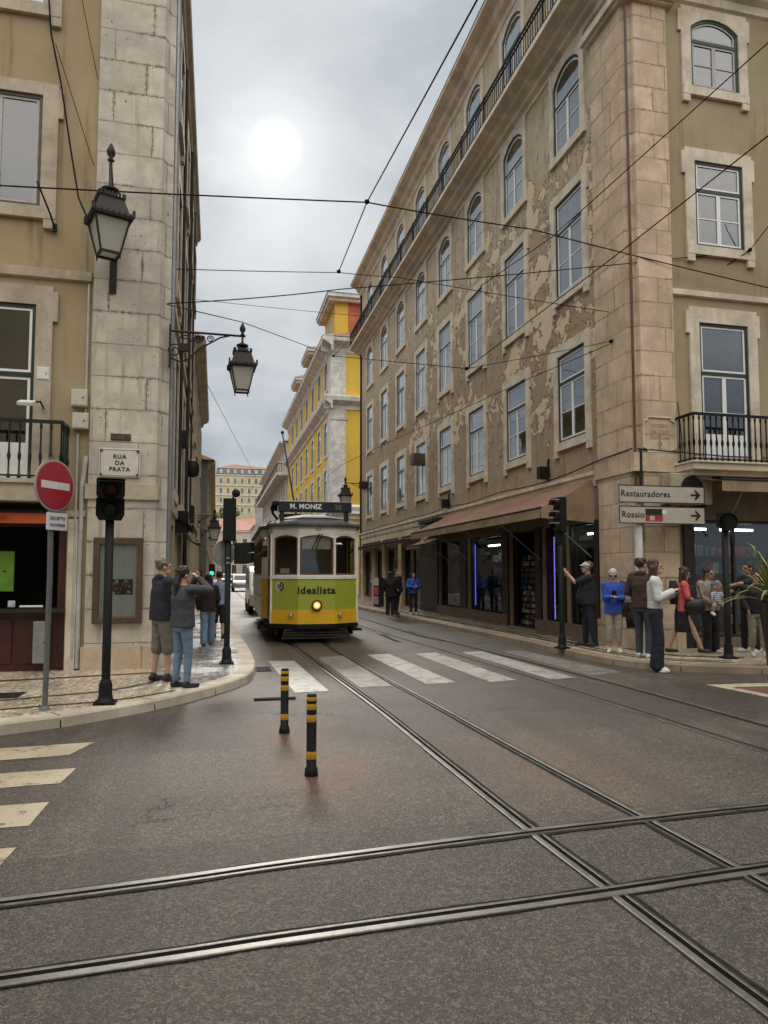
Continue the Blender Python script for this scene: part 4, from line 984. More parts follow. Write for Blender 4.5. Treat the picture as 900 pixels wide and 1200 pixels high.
for (y0, y1, big) in ((1.6, 6.6, 1), (13.5, 17.2, 0), (23.5, 26.6, 0)):
    zt = 22.2 if big else 21.7
    mb = MB(); mb.box(.5, 5 if big else 4, y0, y1, 18.6, zt); d = YF.build(mb, 'dormer', YELLOW)
    if big: mb = MB(); mb.box(1.5, 5, y0 - .03, y0 + .1, 18.6, zt - .02); mb.build('brick_wall', BRICK, d)
    mb = MB(); 
    for k in range(2 if big else 1): q = y0 + (y1 - y0) * (k + 1) / (3 if big else 2); mb.box(.46, .52, q - .45, q + .45, 19.3, 21.3)
    w_ = mb.build('window', GREYW, d)
    mb = MB(); X1 = 5.4 if big else 4.4
    mb.box(-.15, X1, y0 - .6, y1 + .6, zt, zt + .28); mb.box(-.02, X1, y0 - .4, y1 + .4, zt - .25, zt); mb.build('dormer_eaves', WTRIM, d)
    mb = MB(); e = [(-.2, y0 - .65, zt + .285), (X1, y0 - .65, zt + .285), (X1, y1 + .65, zt + .285), (-.2, y1 + .65, zt + .285)]; ym = (y0 + y1) / 2; t = [(1.6, ym - .4, zt + 1.3), (X1 - 1, ym - .4, zt + 1.3), (X1 - 1, ym + .4, zt + 1.3), (1.6, ym + .4, zt + 1.3)]
    for i in range(4): mb.quad(e[i], e[(i + 1) % 4], t[(i + 1) % 4], t[i])
    mb.poly(t); mb.build('dormer_roof', TILE, d)
R4 = [(3.4, 2.2, 0), (6.8, 2.3, 0), (10.2, 2.3, 0), (13.4, 2.0, 0)]
wr, wf = house('cream house with a balcony and heavy cornice beyond the yellow house', 8, 84, 126, 17.2, 1, CREAM, WTRIM, R4, 3.2, 1.25, eave=.75, ws='plain')
mb = MB(); mb.box(-1.2, 12, -1.2, 0, 13.0, 13.35); b_ = mb.build('balcony', WTRIM, wr); mb = MB()
for k in range(42): mb.box(-1.16, -1.12, -1.1 + k, -1.07 + k, 13.35, 14.3)
for k in range(24): mb.box(-1.1 + k * .5, -1.07 + k * .5, -1.16, -1.12, 13.35, 14.3)
mb.box(-1.18, -1.1, -1.16, 42, 14.28, 14.36); mb.box(-1.18, 12, -1.18, -1.1, 14.28, 14.36); mb.build('railing', IRONG, b_)
mb = MB(); mb.box(-1.2, 0, -.0, 42, 13.0, 13.35); mb.build('balcony', WTRIM, wr)
house('pale grey house with pink roof further down the right side', 8, 126.3, 150, 15.5, 1, PALE, WTRIM, [(3.4, 2.2, 0), (6.8, 2.2, 0), (10, 2.2, 0), (12.8, 1.6, 0)], 3.4, 1.25, roof=PINK, ws='plain')
house('low pale house near the end of the right side', 8, 150.3, 170, 11.5, 1, PALE, WTRIM, [(3.4, 2.2, 0), (7, 2.2, 0)], 3.4, 1.25, roof=PINK, ws='plain')
# house closing the street, and the hill with its yellow palace
cr_ = thing('street_house', 'cream house with pink tiled roof closing the end of the street', 'building', (-12, 178, 0)); CF = Fac(cr_, (-12, 178, 0), 0); ops = []
for k in range(10):
    for z, h in ((1.2, 2.3), (4.6, 2.2), (8.0, 1.9)): ops.append((1 + k * 2.5, 2.1 + k * 2.5, z, z + h))
CF.build(wall_mb(27, 0, 11.8, ops, .15), 'wall', CREAM)
for (a, c, z, e) in ops: window(CF, (a + c) / 2, z, 1.1, e - z, t_side=.14, t_top=.15, ears=False, trim=WTRIM, paint=GREYW, bars=False, style='plain')
CF.build(cornice_mb(0, 27, 11.5, [(0, 0), (.3, .1), (.35, .4), (0, .5)]), 'eaves', WTRIM)
mb = MB(); mb.quad((0, -.4, 12.0), (27, -.4, 12.0), (27, 5, 15.2), (0, 5, 15.2)); mb.quad((0, 5, 15.2), (27, 5, 15.2), (27, 11, 12), (0, 11, 12)); CF.build(mb, 'roof', PINK)
HG = mat('hill_green', (.05, .085, .03), .9, var=.4, scale=.3)
mb = MB(); NX = 60; NY = 24
def hz(x, y):
    t = max(0, min(1, (y - 195) / 45)); t = t * t * (3 - 2 * t); return -2 + 21 * t + .8 * math.sin(x * .21) * t
V = [(-160 + 400 * i / NX, 190 + 260 * j / NY, hz(-160 + 400 * i / NX, 190 + 260 * j / NY)) for j in range(NY + 1) for i in range(NX + 1)]
mb.add(V, [(j * (NX + 1) + i, j * (NX + 1) + i + 1, (j + 1) * (NX + 1) + i + 1, (j + 1) * (NX + 1) + i) for j in range(NY) for i in range(NX)], 0, True)
tag(mb.build('hill', HG), kind='structure')
hb = thing('hilltop_palace', 'straw yellow palace with slate mansard roof on the far hill', 'building', (0, 250, 25)); HF = Fac(hb, (-.3, 250, 25), 0); ops = []
for k in range(9):
    for z, h in ((-2.6, 1.7), (.8, 1.7), (4.0, 1.9), (7.4, 1.9)): ops.append((1.4 + k * 2.4, 2.3 + k * 2.4, z, z + h))
HF.build(wall_mb(22.5, -9, 10.4, ops, .15), 'wall', HILLY)
for (a, c, z, e) in ops: window(HF, (a + c) / 2, z, .9, e - z, t_side=.2, t_top=.2, ears=False, trim=WTRIM, paint=WHITE, bars=False, style='plain')
for q in (-.2, 3.2, 6.6, 10.2): HF.build(cornice_mb(-.1, 22.6, q, [(0, 0), (.2, .05), (.2, .35), (0, .4)]), 'string_course', WTRIM)
mb = MB(); mb.quad((0, -.1, 10.6), (22.5, -.1, 10.6), (22, 1.0, 12.9), (.5, 1.0, 12.9)); mb.quad((0, 12, 10.6), (0, -.1, 10.6), (.5, 1.0, 12.9), (.5, 11, 12.9)); mr = HF.build(mb, 'mansard', SLATE)
mb = MB()
for k in range(9): mb.box(1.3 + k * 2.4, 2.3 + k * 2.4, -.15, 1, 11.0, 12.4)
mb.build('dormer', PALE, mr)
mb = MB(); t = (6.5, 6, 15.2)
for a, c in (((.3, .8, 12.9), (22.2, .8, 12.9)), ((.3, 12, 12.9), (.3, .8, 12.9))): mb.add([a, c, t], [(0, 1, 2)])
mb.add([(22.2, .8, 12.9), (22.2, 12, 12.9), t], [(0, 1, 2)]); HF.build(mb, 'roof', TILE)
mb = MB(); mb.box(.2, 1.0, 1, 2, 10, 15.6); HF.build(mb, 'chimney', PALE)
mb = MB(); mb.quad((0, 0, -9), (0, 12, -9), (0, 12, 10.6), (0, 0, 10.6)); HF.build(mb, 'side_wall', HILLY)
# trees on the hill
LEAF = None
def m_leaf(name, c):
    m, nt = nt_new(name); b = NB(nt); v = b.coord(); n = b.noise(v, .9, 4, .6); n2 = b.noise(v, 6, 2)
    col = b.mix(b.step(n, .35, .65), tuple(q * .6 for q in c), tuple(q * 1.5 for q in c)); col = b.mix(n2, col, tuple(q * .8 for q in c)); b.out(col, .7); return m
LEAF = m_leaf('tree_leaves', (.05, .11, .03)); BARK = mat('bark', (.06, .045, .03), .9)
def tree(label, loc, h, r, seed):
    rr = random.Random(seed); root = thing('tree', label, 'tree', loc, 0, 'trees on the far hill')
    mb = MB(); mb.tube([(0, 0, -2), (0.1, 0, h * .4), (.2, .1, h * .75)], [.3, .22, .08], 7)
    for k in range(4): a = k * 1.7; mb.tube([(0.05, 0, h * .35), (math.cos(a) * r * .6, math.sin(a) * r * .6, h * .7)], [.14, .05], 5)
    mb.build('trunk', BARK, root)
    mb = MB(); cl = [(rr.uniform(-r, r) * .75, rr.uniform(-r, r) * .75, h * rr.uniform(.45, .95), r * rr.uniform(.3, .5)) for _ in range(13)]
    for cx, cy_, cz, cr in cl:
        for _ in range(130):
            d = Vector((rr.gauss(0, 1), rr.gauss(0, 1), rr.gauss(0, 1))).normalized() * cr * rr.uniform(.55, 1.05); p = Vector((cx, cy_, cz)) + d
            a = Vector((rr.gauss(0, 1), rr.gauss(0, 1), rr.gauss(0, 1))).normalized() * .22; c = a.cross(Vector((rr.gauss(0, 1), rr.gauss(0, 1), rr.gauss(0, 1)))).normalized() * .2
            mb.quad(p - a, p - c, p + a, p + c)
    mb.build('crown', LEAF, root)
# the houses behind the photographer, on the near side of the crossing
house('ochre house on the near side of the crossing, right of the street', 8, -42, -2, 15, 1, REND_R, TRIML, [(3.6, 2.2, 0), (7, 2.2, 0), (10.4, 2, 0)], 3.3, 1.2, ws='plain')
house('grey ochre house on the near side of the crossing, left of the street', -1.2, -42, -2, 13, -1, REND_LS, TRIML, [(3.6, 2.2, 0), (7, 2.2, 0), (10, 1.7, 0)], 3.3, 1.2, ws='plain')
for i, (lab, x, y, h, r) in enumerate((('rounded green tree on the far hill behind the left street lantern', -.5, 205, 20, 3.6), ('green tree on the far hill right of the lantern', 4.5, 208, 21, 3.4), ('small green tree at the left edge of the far hill', -5.5, 210, 21, 3))):
    tree(lab, (x, y, hz(x, y) - .5), h - hz(x, y), r, i)
tw = thing('domed_tower', 'small pale tower with blue-grey cap on the far hill, left of the yellow palace', 'building', (-4.2, 262, 24))
mb = MB(); mb.lathe([(1.6, 0), (1.6, 9)], 10); mb.build('tower_wall', PALE, tw); mb = MB(); mb.lathe([(1.9, 9), (1.8, 9.6), (1.2, 11), (.2, 12.2)], 10); mb.build('cap', SLATE, tw)
mb = MB()
for k in range(6): a = k * PI / 3; mb.box(1.5 * math.cos(a) - .2, 1.5 * math.cos(a) + .2, 1.5 * math.sin(a) - .2, 1.5 * math.sin(a) + .2, 5, 8)
mb.build('opening', DARK, tw)
# ================================================================== TRAM (local: x right, y towards its rear, z up)
TG = mat('tram_green_paint', (.37, .44, .055), .32, var=.06, coat=.25); TY = mat('tram_yellow_paint', (.84, .49, .02), .32, var=.08, dirt=.15, coat=.25)
TC = mat('tram_cream_paint', (.82, .80, .74), .4, var=.08, dirt=.2); TK = mat('tram_black_paint', (.009, .009, .01), .6, spec=.25)
TR = mat('tram_roof_grey', (.085, .085, .085), .6, var=.3, dirt=.3); TB = mat('tram_blue_black', (.018, .026, .038), .4); TW = mat('tram_varnished_wood', (.16, .075, .04), .4)
TI = mat('tram_interior', (.085, .06, .042), .7); CHROME = mat('chrome', (.6, .6, .58), .2, 1.)
LETW = mat('white_letters', (.75, .75, .73), .5); LETK = mat('black_letters', (.012, .012, .012), .5); LETA = mat('dim_amber_letters', (.16, .125, .08), .5)
GT = m_glass('tram_glass', .7)
tram = thing('tram', 'yellow, green and cream vintage tram with lit headlight coming down the street', 'tram', (2.27, 16.2, 0), -1.2)
PL = [(-.42, 0), (.42, 0), (.98, .38), (1.03, .55), (1.03, 1.25), (1.17, 1.55), (1.17, 8.2), (1.03, 8.5), (1.03, 9.2), (.98, 9.4), (.42, 9.75), (-.42, 9.75), (-.98, 9.4), (-1.03, 9.2), (-1.03, 8.5), (-1.17, 8.2), (-1.17, 1.55), (-1.03, 1.25), (-1.03, .55), (-.98, .38)]
def inset(P, d):
    out = []; n = len(P)
    for i in range(n):
        a, b_, c = Vector(P[i - 1]), Vector(P[i]), Vector(P[(i + 1) % n]); e1 = (b_ - a).normalized(); e2 = (c - b_).normalized()
        n1 = Vector((-e1.y, e1.x)); n2 = Vector((-e2.y, e2.x)); m = (n1 + n2).normalized(); k = d / max(.35, m.dot(n1)); out.append(tuple(b_ + m * k))
    return out
def band(idx, z0, z1, d=0., th=.05, mb=None):
    """panel following the plan outline along the given edges"""
    mb = mb or MB(); O = inset(PL, d); I = inset(PL, d + th); n = len(PL)
    for i in idx:
        j = (i + 1) % n
        a, c, e, f = O[i], O[j], I[j], I[i]
        v = [(*a, z0), (*c, z0), (*e, z0), (*f, z0), (*a, z1), (*c, z1), (*e, z1), (*f, z1)]
        mb.add(v, [(3, 2, 1, 0), (4, 5, 6, 7), (0, 1, 5, 4), (1, 2, 6, 5), (2, 3, 7, 6), (3, 0, 4, 7)])
    return mb
ALL = range(20); FRONT = [19, 0, 1, 18, 2]; REAR = [9, 10, 11, 8, 12]
def parts(z0, z1, m, name, idx, d=0., th=.05): return band(idx, z0, z1, d, th).build(name, m, tram)
mid = [5]; midl = [15]
# floor pan and bumper
parts(.33, .43, TK, 'bumper', FRONT + REAR, -.03, .12)
mb = MB(); mb.prism_z(inset(PL, .06), .36, .46); mb.build('floor', TK, tram)
parts(.43, .745, TY, 'bumper_band', FRONT, -.012, .06)
parts(.745, 1.455, TG, 'front_panel', [19, 0, 1], 0, .05)
parts(.745, 1.455, TY, 'corner_panel', [18, 2], 0, .05)
parts(.43, 1.455, TY, 'rear_panel', REAR)
parts(.44, 1.0, TC, 'side_panel', mid + midl, 0, .05); parts(1.0, 1.03, TW, 'side_moulding', mid + midl, -.012, .05); parts(1.03, 1.455, TC, 'side_panel', mid + midl, 0, .05)
parts(1.455, 1.53, TC, 'waist_rail', list(FRONT) + list(REAR) + mid + midl, -.018, .08)
parts(2.50, 2.68, TC, 'frieze', ALL, -.005, .06)
# front posts and arched window heads
O = PL
def facet(i):
    a = Vector(PL[i]); c = Vector(PL[(i + 1) % 20]); return a, c
for i in [19, 0, 1, 9, 10, 11]:
    a, c = facet(i); L = (c - a).length; d = (c - a).normalized(); nrm = Vector((d.y, -d.x))
    root_ = MB(); T = Matrix(((d.x, -nrm.x, 0, a.x), (d.y, -nrm.y, 0, a.y), (0, 0, 1, 0), (0, 0, 0, 1))); root_.T = T
    e = .03
    root_.ring_y([(0, 1.53), (L, 1.53)] + [(L - L * k / 10, 2.5) for k in range(11)], outline(L - 2 * e, .92, .07, L / 2, 1.545), 0.004, .05)
    pf = root_.build('window_post', TC, tram)
    wf = MB(); wf.T = T; wf.ring_y(outline(L - 2 * e + .004, .925, .07, L / 2, 1.543), outline(L - 2 * e - .075, .84, .05, L / 2, 1.585), .022, .046); w_ = wf.build('window_frame', TW, tram)
    pn = MB(); pn.T = T; pn.poly([(x, .034, q) for x, q in outline(L - 2 * e - .07, .845, .05, L / 2, 1.583)]); pn.build('pane', GT, w_)
# blind in the middle front window
mb = MB(); mb.box(-.33, .33, .07, .085, 2.14, 2.46); mb.build('blind', mat('cream_blind', (.62, .54, .40), .8), tram)
mb = MB(); mb.tube([(-.12, -.012, 2.12), (.06, -.015, 2.49)], .012, 5); mb.tube([(-.03, -.012, 2.14), (.12, -.015, 2.49)], .01, 5); mb.build('wiper', TK, tram)
# long side windows
for i in (5, 15):
    a, c = facet(i); L = (c - a).length; d = (c - a).normalized(); nrm = Vector((d.y, -d.x)); T = Matrix(((d.x, -nrm.x, 0, a.x), (d.y, -nrm.y, 0, a.y), (0, 0, 1, 0), (0, 0, 0, 1)))
    n = 8; wd = L / n
    for k in range(n):
        fm = MB(); fm.T = T; x = wd * (k + .5); fm.ring_y(outline(wd, .97, 0, x, 1.53), outline(wd - .14, .86, 0, x, 1.575), 0.002, .05); fm.box(x - wd / 2 + .07, x + wd / 2 - .07, .012, .04, 2.12, 2.15)
        f = fm.build('side_window', TW if k not in () else TC, tram); pn = MB(); pn.T = T; pn.quad((x - wd / 2 + .07, .03, 1.57), (x + wd / 2 - .07, .03, 1.57), (x + wd / 2 - .07, .03, 2.44), (x - wd / 2 + .07, .03, 2.44)); pn.build('pane', GT, f)
# open entrance at the front left: folding door leaf in cream and yellow, step
for s in (-1, 1):
    mb = MB(); mb.box(s * 1.02, s * 1.13, 1.24, 1.54, 1.06, 2.5) if False else None
    lf = MB(); a, c = Vector((s * 1.045, 1.12)), Vector((s * 1.165, 1.545)); n_ = Vector((-(c - a).y, (c - a).x)).normalized() * .02
    for z0, z1, m in ((1.455, 1.95, 0), (.50, 1.455, 1)):
        lf.add([(a.x, a.y, z0), (c.x, c.y, z0), (c.x + n_.x, c.y + n_.y, z0), (a.x + n_.x, a.y + n_.y, z0), (a.x, a.y, z1), (c.x, c.y, z1), (c.x + n_.x, c.y + n_.y, z1), (a.x + n_.x, a.y + n_.y, z1)], [(3, 2, 1, 0), (4, 5, 6, 7), (0, 1, 5, 4), (1, 2, 6, 5), (2, 3, 7, 6), (3, 0, 4, 7)], m)
    door = lf.build('door', [TC, TY], tram)
    mb = MB(); mb.beam((s * 1.05, 1.12, 1.95), (s * 1.165, 1.545, 1.95), .03, .04); mb.beam((s * 1.05, 1.12, 2.46), (s * 1.165, 1.545, 2.46), .03, .06); mb.beam((s * 1.05, 1.13, 1.95), (s * 1.05, 1.13, 2.48), .03, .03); mb.build('door_frame', TC, door)
    pn = MB(); pn.quad((s * 1.05, 1.13, 1.96), (s * 1.16, 1.53, 1.96), (s * 1.16, 1.53, 2.44), (s * 1.05, 1.13, 2.44)); pn.build('pane', GT, door)
    mb = MB(); mb.box(s * .75, s * 1.16, .55, 1.2, .22, .27); mb.box(s * .75, s * .78, .55, 1.2, .27, .44); mb.build('step', TK, tram)
    mb = MB(); mb.tube([(s * 1.04, .56, .5), (s * 1.04, .56, 2.5)], .022, 8); mb.build('handrail', mat('brass', (.45, .3, .1), .3, 1.), tram)
    mb = MB(); mb.box(s * .985, s * 1.03, .40, .52, .43, 2.5); mb.build('corner_post', TC if s > 0 else TC, tram)
# interior
mb = MB(); I = inset(PL, .12); mb.prism_z(I, .455, .47); mb.prism_z(I, 2.58, 2.60)
mb.box(-.9, .9, 1.5, 1.54, .47, 1.3); mb.box(-.95, -.36, 1.5, 1.54, 1.3, 2.57); mb.box(.36, .95, 1.5, 1.54, 1.3, 2.57); mb.box(-.36, .36, 1.56, 1.60, .47, 2.57)
for k in range(7):
    for s in (-1, 1): y = 2.0 + k * .75; mb.box(s * .35, s * 1.05, y, y + .4, .47, .9); mb.box(s * .35, s * 1.05, y + .4, y + .46, .47, 1.35)
mb.box(-1.0, 1.0, 8.3, 8.34, .47, 2.56); mb.build('interior', TI, tram)
mb = MB(); mb.box(-.2, .2, .25, .55, .47, 1.42); mb.lathe([(.02, 1.42), (.03, 1.6), (.12, 1.62), (.12, 1.65), (.02, 1.66)], 12, (0, .4, 0)); mb.build('controller', TK, tram)
mb = MB(); mb.box(-.80, -.60, .33, .45, 1.54, 1.70); mb.build('paper_box', LETW, tram); mb = MB(); mb.box(-.58, -.38, .32, .44, 1.54, 1.70); mb.build('cash_box', TB, tram)
# roof: shallow dome over the plan
mb = MB(); rows = [(-.075, 2.66), (-.09, 2.70), (-.08, 2.745), (.06, 2.80), (.25, 2.88), (.48, 2.95), (.72, 2.99)]
rp = [inset(PL, d) for d, _ in rows]
def clampx(p, d): return p
for k in range(len(rows) - 1):
    for i in range(20):
        j = (i + 1) % 20; mb.add([(*rp[k][i], rows[k][1]), (*rp[k][j], rows[k][1]), (*rp[k + 1][j], rows[k + 1][1]), (*rp[k + 1][i], rows[k + 1][1])], [(0, 1, 2, 3)], 0, k > 1)
mb.poly([(*p, rows[-1][1]) for p in rp[-1]]); mb.poly([(*p, 2.662) for p in rp[0]][::-1])
roof = mb.build('roof', TR, tram)
mb = MB(); mb.tube([(-.75, .30, 2.83), (-.3, .1, 2.86), (.3, .1, 2.86), (.75, .30, 2.83)], .014, 6); mb.build('roof_cable', TK, roof)
mb = MB(); mb.tube([(-1.0, .9, 2.83), (-1.02, 2.2, 2.86), (-1.02, 6.8, 2.86)], .02, 6); mb.build('roof_rail', TK, roof)
# destination box with its legs
mb = MB(); mb.box(-.86, .86, .30, .52, 3.02, 3.27); db = mb.build('destination_box', TB, tram, bevel=.012)
mb = MB(); mb.box(-.83, .83, .292, .302, 3.035, 3.255); mb.build('display', mat('display_black', (.016, .022, .03), .25), db)
text_obj('lettering', 'M. MONIZ', .158, LETW, db, (-.23, .289, 3.142), bold=.006, space=1.05); text_obj('lettering', '28', .16, LETA, db, (.53, .289, 3.135), bold=.004, space=1.1)
for x in (-.78, .74):
    mb = MB(); mb.box(x - .05, x + .05, .34, .46, 2.80, 3.03); mb.build('bracket', TB, db)
mb = MB(); mb.box(-1.0, -.86, .3, .75, 3.18, 3.26); mb.tube([(-.98, .5, 3.2), (-.98, .6, 3.0), (-.85, .7, 2.85)], .03, 6); mb.box(-1.03, -.87, .55, .68, 3.06, 3.17); mb.build('roof_gear', TK, tram)
mb = MB(); mb.box(-.45, .25, 3.5, 4.4, 2.99, 3.2); mb.box(-.6, .35, 3.6, 4.3, 3.2, 3.24); mb.build('roof_gear', TK, tram)
# trolley pole
mb = MB(); mb.lathe([(.16, 2.98), (.12, 3.1), (.05, 3.25)], 10, (-.1, 4.2, 0)); mb.tube([(-.1, 4.2, 3.22), (-.22, 8.6, 6.5)], [.03, .022], 8); mb.lathe([(.04, 0), (.06, .04), (.04, .1)], 8, (-.22, 8.6, 6.47)); mb.build('trolley_pole', TK, tram)
# lettering, emblem and number
text_obj('lettering', 'idealista', .235, LETK, tram, (.0, -.004, 1.19), bold=.008, space=1.12)
text_obj('lettering', '728', .085, LETK, tram, (.02, -.002, 2.585), bold=.002, space=1.2)
a, c = facet(19); d = (c - a).normalized(); nrm = Vector((d.y, -d.x))
p = a.lerp(c, .30) + nrm * .006; rot = math.atan2(d.y, d.x)
def disc(name, r, m, off, z=1.285, hole=0., half=False):
    mb = MB(); n = 28; 
    if hole: mb.ring_y([(r * math.cos(2 * PI * k / n), r * math.sin(2 * PI * k / n)) for k in range(n)], [(hole * math.cos(2 * PI * k / n), hole * math.sin(2 * PI * k / n)) for k in range(n)], 0, .004)
    else: mb.prism_y([(r * math.cos(2 * PI * k / n), r * math.sin(2 * PI * k / n)) for k in range(n)], 0, .004)
    o = mb.build(name, m, tram); q = p + nrm * off; o.location = (q.x, q.y, z); o.rotation_euler = (0, 0, rot); return o
disc('emblem', .125, mat('emblem_cream', (.66, .55, .36), .5), .002); 
e2 = MB(); n = 20; e2.poly([(0, 0, .11)] + [(.11 * math.sin(PI * k / n), 0, .11 * math.cos(PI * k / n)) for k in range(n + 1)][::-1]); o = e2.build('emblem', LETK, tram); q = p + nrm * .0075; o.location = (q.x, q.y, 1.285); o.rotation_euler = (0, 0, rot)
disc('emblem', .07, mat('emblem_cream', (.66, .55, .36)), .009); disc('emblem', .05, LETK, .0145, hole=.022)
# lights
def lampr(x, z, r, m, glow, y=-.012, name='headlight'):
    mb = MB(); n = 24
    mb.lathe([(r * 1.22, 0), (r * 1.25, .03), (r * 1.05, .05), (r * .98, .03)], 24); o = mb.build(name, m, tram); o.location = (x, y, z); o.rotation_euler = (R(90), 0, 0)
    mb = MB(); mb.ell((0, 0, .022), (r, r, .035), 20, 8); mb.build('lens', glow, o); return o
def m_lamp():
    m, nt = nt_new('headlight_glow'); b = NB(nt); v = b.coord(); x, y, z = b.sep(v); d = b.math('SQRT', b.math('ADD', b.math('POWER', x, 2.), b.math('POWER', y, 2.)))
    f = b.math('SUBTRACT', 1., b.step(d, .012, .10)); col = b.mix(f, (.75, .32, .04), (1., .80, .42)); st = b.math('ADD', .35, b.math('MULTIPLY', f, 1.5)); bs = b.out((.4, .2, .05), .2); b.link(col, bs.inputs['Emission Color']); b.link(st, bs.inputs['Emission Strength']); return m
lampr(.0, .855, .098, TK, m_lamp(), -.03)
a, c = facet(19)
for x, y in ((-.58, .10), (.56, .08)): lampr(x, .625, .042, CHROME, mat('lamp_glass', (.5, .48, .42), .1), y - .015, 'marker_lamp')
mb = MB(); mb.box(-.12, -.105, -.02, .0, .70, .715); mb.build('hook', TK, tram)
# running gear, life guard
mb = MB(); mb.box(-.8, .8, 2.3, 6.6, .16, .40); mb.box(-.95, .95, 1.5, 7.5, .30, .40); mb.build('underframe', TK, tram)
for y in (3.2, 5.7):
    for s in (-1, 1): mb = MB(); mb.T = Matrix.Translation((s * .45, y, .36)) @ Matrix.Rotation(R(90), 4, 'Y'); mb.lathe([(.1, -.07), (.33, -.06), (.35, -.03), (.35, .02), (.33, .06), (.1, .07)], 20); mb.build('wheel', TK, tram)
lg = mat('dark_slat', (.022, .018, .018), .6)
mb = MB()
for k in range(4): z = .10 + k * .06; mb.box(-.78 + .02 * k, .78 - .02 * k, -.02 + .03 * k, .02 + .03 * k, z, z + .038)
for x in (-.76, .76): mb.beam((x, -.02, .09), (x * .9, .3, .36), .03, .05)
for x in (-.3, .3): mb.beam((x, .02, .09), (x, .15, .36), .03, .03)
mb.build('life_guard', lg, tram)
mb = MB(); mb.box(-.9, .9, .7, .74, .12, .36); mb.box(-.9, -.86, .3, 2.2, .16, .34); mb.box(.86, .9, .3, 2.2, .16, .34); mb.build('gear_apron', TK, tram)
mb = MB(); mb.tube([(-.98, 1.9, .44), (-1.2, 2.2, .3), (-1.22, 2.5, .16)], .03, 6); mb.build('side_guard', TK, tram)
# mirror
mb = MB(); mb.tube([(-1.03, .42, 2.35), (-1.14, .32, 2.38)], .01, 5); mb.ell((-1.16, .31, 2.36), (.035, .03, .05), 8, 6); mb.build('side_lamp', CHROME, tram)
# ================================================================== STREET LANTERNS
LIR = mat('lantern_iron', (.022, .019, .017), .6, .0, var=.4, spec=.3); FROST = None
def m_frost():
    m, nt = nt_new('frosted_lantern_glass'); b = NB(nt); v = b.coord(); n = b.noise(v, 4, 4)
    t = b.n('ShaderNodeBsdfTranslucent'); t.inputs['Color'].default_value = (.92, .92, .88, 1); d = b.n('ShaderNodeBsdfPrincipled'); d.inputs['Base Color'].default_value = (.62, .62, .58, 1); d.inputs['Roughness'].default_value = .2
    mx = b.n('ShaderNodeMixShader'); mx.inputs[0].default_value = .45; b.link(t.outputs[0], mx.inputs[1]); b.link(d.outputs[0], mx.inputs[2]); o = b.n('ShaderNodeOutputMaterial'); b.link(mx.outputs[0], o.inputs[0]); return m
FROST = m_frost()
def lantern(label, loc, s=1., rz=0., bracket=None, hang=.30, group='street lanterns on wall brackets'):
    """loc = bottom centre of the glass body; a four-sided tapered lantern hung from a bracket"""
    root = thing('street_lantern', label, 'street lantern', loc, rz, group)
    hb, wb, wt = .42 * s, .115 * s, .205 * s
    fr = MB()
    C = [(-1, -1), (1, -1), (1, 1), (-1, 1)]
    for i, (x, y) in enumerate(C):
        fr.beam((x * wb, y * wb, 0), (x * wt, y * wt, hb), .022 * s, .022 * s); x2, y2 = C[(i + 1) % 4]
        fr.beam((x * wb, y * wb, 0), (x2 * wb, y2 * wb, 0), .025 * s, .03 * s); fr.beam((x * wt, y * wt, hb), (x2 * wt, y2 * wt, hb), .03 * s, .035 * s)
        fr.tube([(x * wb, y * wb, 0), (x * wb, y * wb, -.06 * s)], .01 * s, 5)
    fr.build('frame', LIR, root)
    gl = MB(); k = .96
    for i in range(4):
        (x, y), (x2, y2) = C[i], C[(i + 1) % 4]; gl.quad((x * wb * k, y * wb * k, .01), (x2 * wb * k, y2 * wb * k, .01), (x2 * wt * k, y2 * wt * k, hb * .99), (x * wt * k, y * wt * k, hb * .99))
    gl.build('glass', FROST, root)
    cp = MB(); zt = hb + .015 * s
    def sq(w_, z): return [(x * w_, y * w_, z) for x, y in C]
    lv = [(wt * 1.16, zt - .02 * s), (wt * 1.18, zt + .02 * s), (wt * .98, zt + .05 * s), (wt * .72, zt + .24 * s), (wt * .74, zt + .27 * s), (wt * .45, zt + .29 * s), (wt * .30, zt + .36 * s)]
    for (a, z0), (c, z1) in zip(lv, lv[1:]):
        A, B_ = sq(a, z0), sq(c, z1)
        for i in range(4): cp.quad(A[i], A[(i + 1) % 4], B_[(i + 1) % 4], B_[i])
    cp.poly(sq(*lv[-1])); cp.poly(sq(*lv[0])[::-1])
    for i in range(4):       # little crown teeth
        (x, y), (x2, y2) = C[i], C[(i + 1) % 4]
        for q in range(7):
            t = (q + .5) / 7; px_, py_ = x + (x2 - x) * t, y + (y2 - y) * t
            cp.box(px_ * wt * .74 - .012 * s, px_ * wt * .74 + .012 * s, py_ * wt * .74 - .012 * s, py_ * wt * .74 + .012 * s, zt + .26 * s, zt + .32 * s)
            cp.box(px_ * wt * 1.17 - .01 * s, px_ * wt * 1.17 + .01 * s, py_ * wt * 1.17 - .01 * s, py_ * wt * 1.17 + .01 * s, zt + .0 * s, zt + .045 * s)
        cp.beam((x * wt * 1.17, y * wt * 1.17, zt - .0 * s), (x * wt * 1.17, y * wt * 1.17, zt + .09 * s), .03 * s, .03 * s)
    cp.build('cap', LIR, root)
    fn = MB(); z = zt + .36 * s; fn.lathe([(.03 * s, z), (.10 * s, z + .02 * s), (.11 * s, z + .05 * s), (.05 * s, z + .08 * s), (.02 * s, z + .11 * s), (.02 * s, z + .11 * s + hang)], 10)
    zz = z + .11 * s + hang; fn.lathe([(.02 * s, zz), (.045 * s, zz + .02 * s), (.02 * s, zz + .05 * s), (.05 * s, zz + .1 * s), (.055 * s, zz + .14 * s), (.012 * s, zz + .24 * s)], 8); fn.build('finial', LIR, root)
    if bracket: bracket(root, zz)
    return root
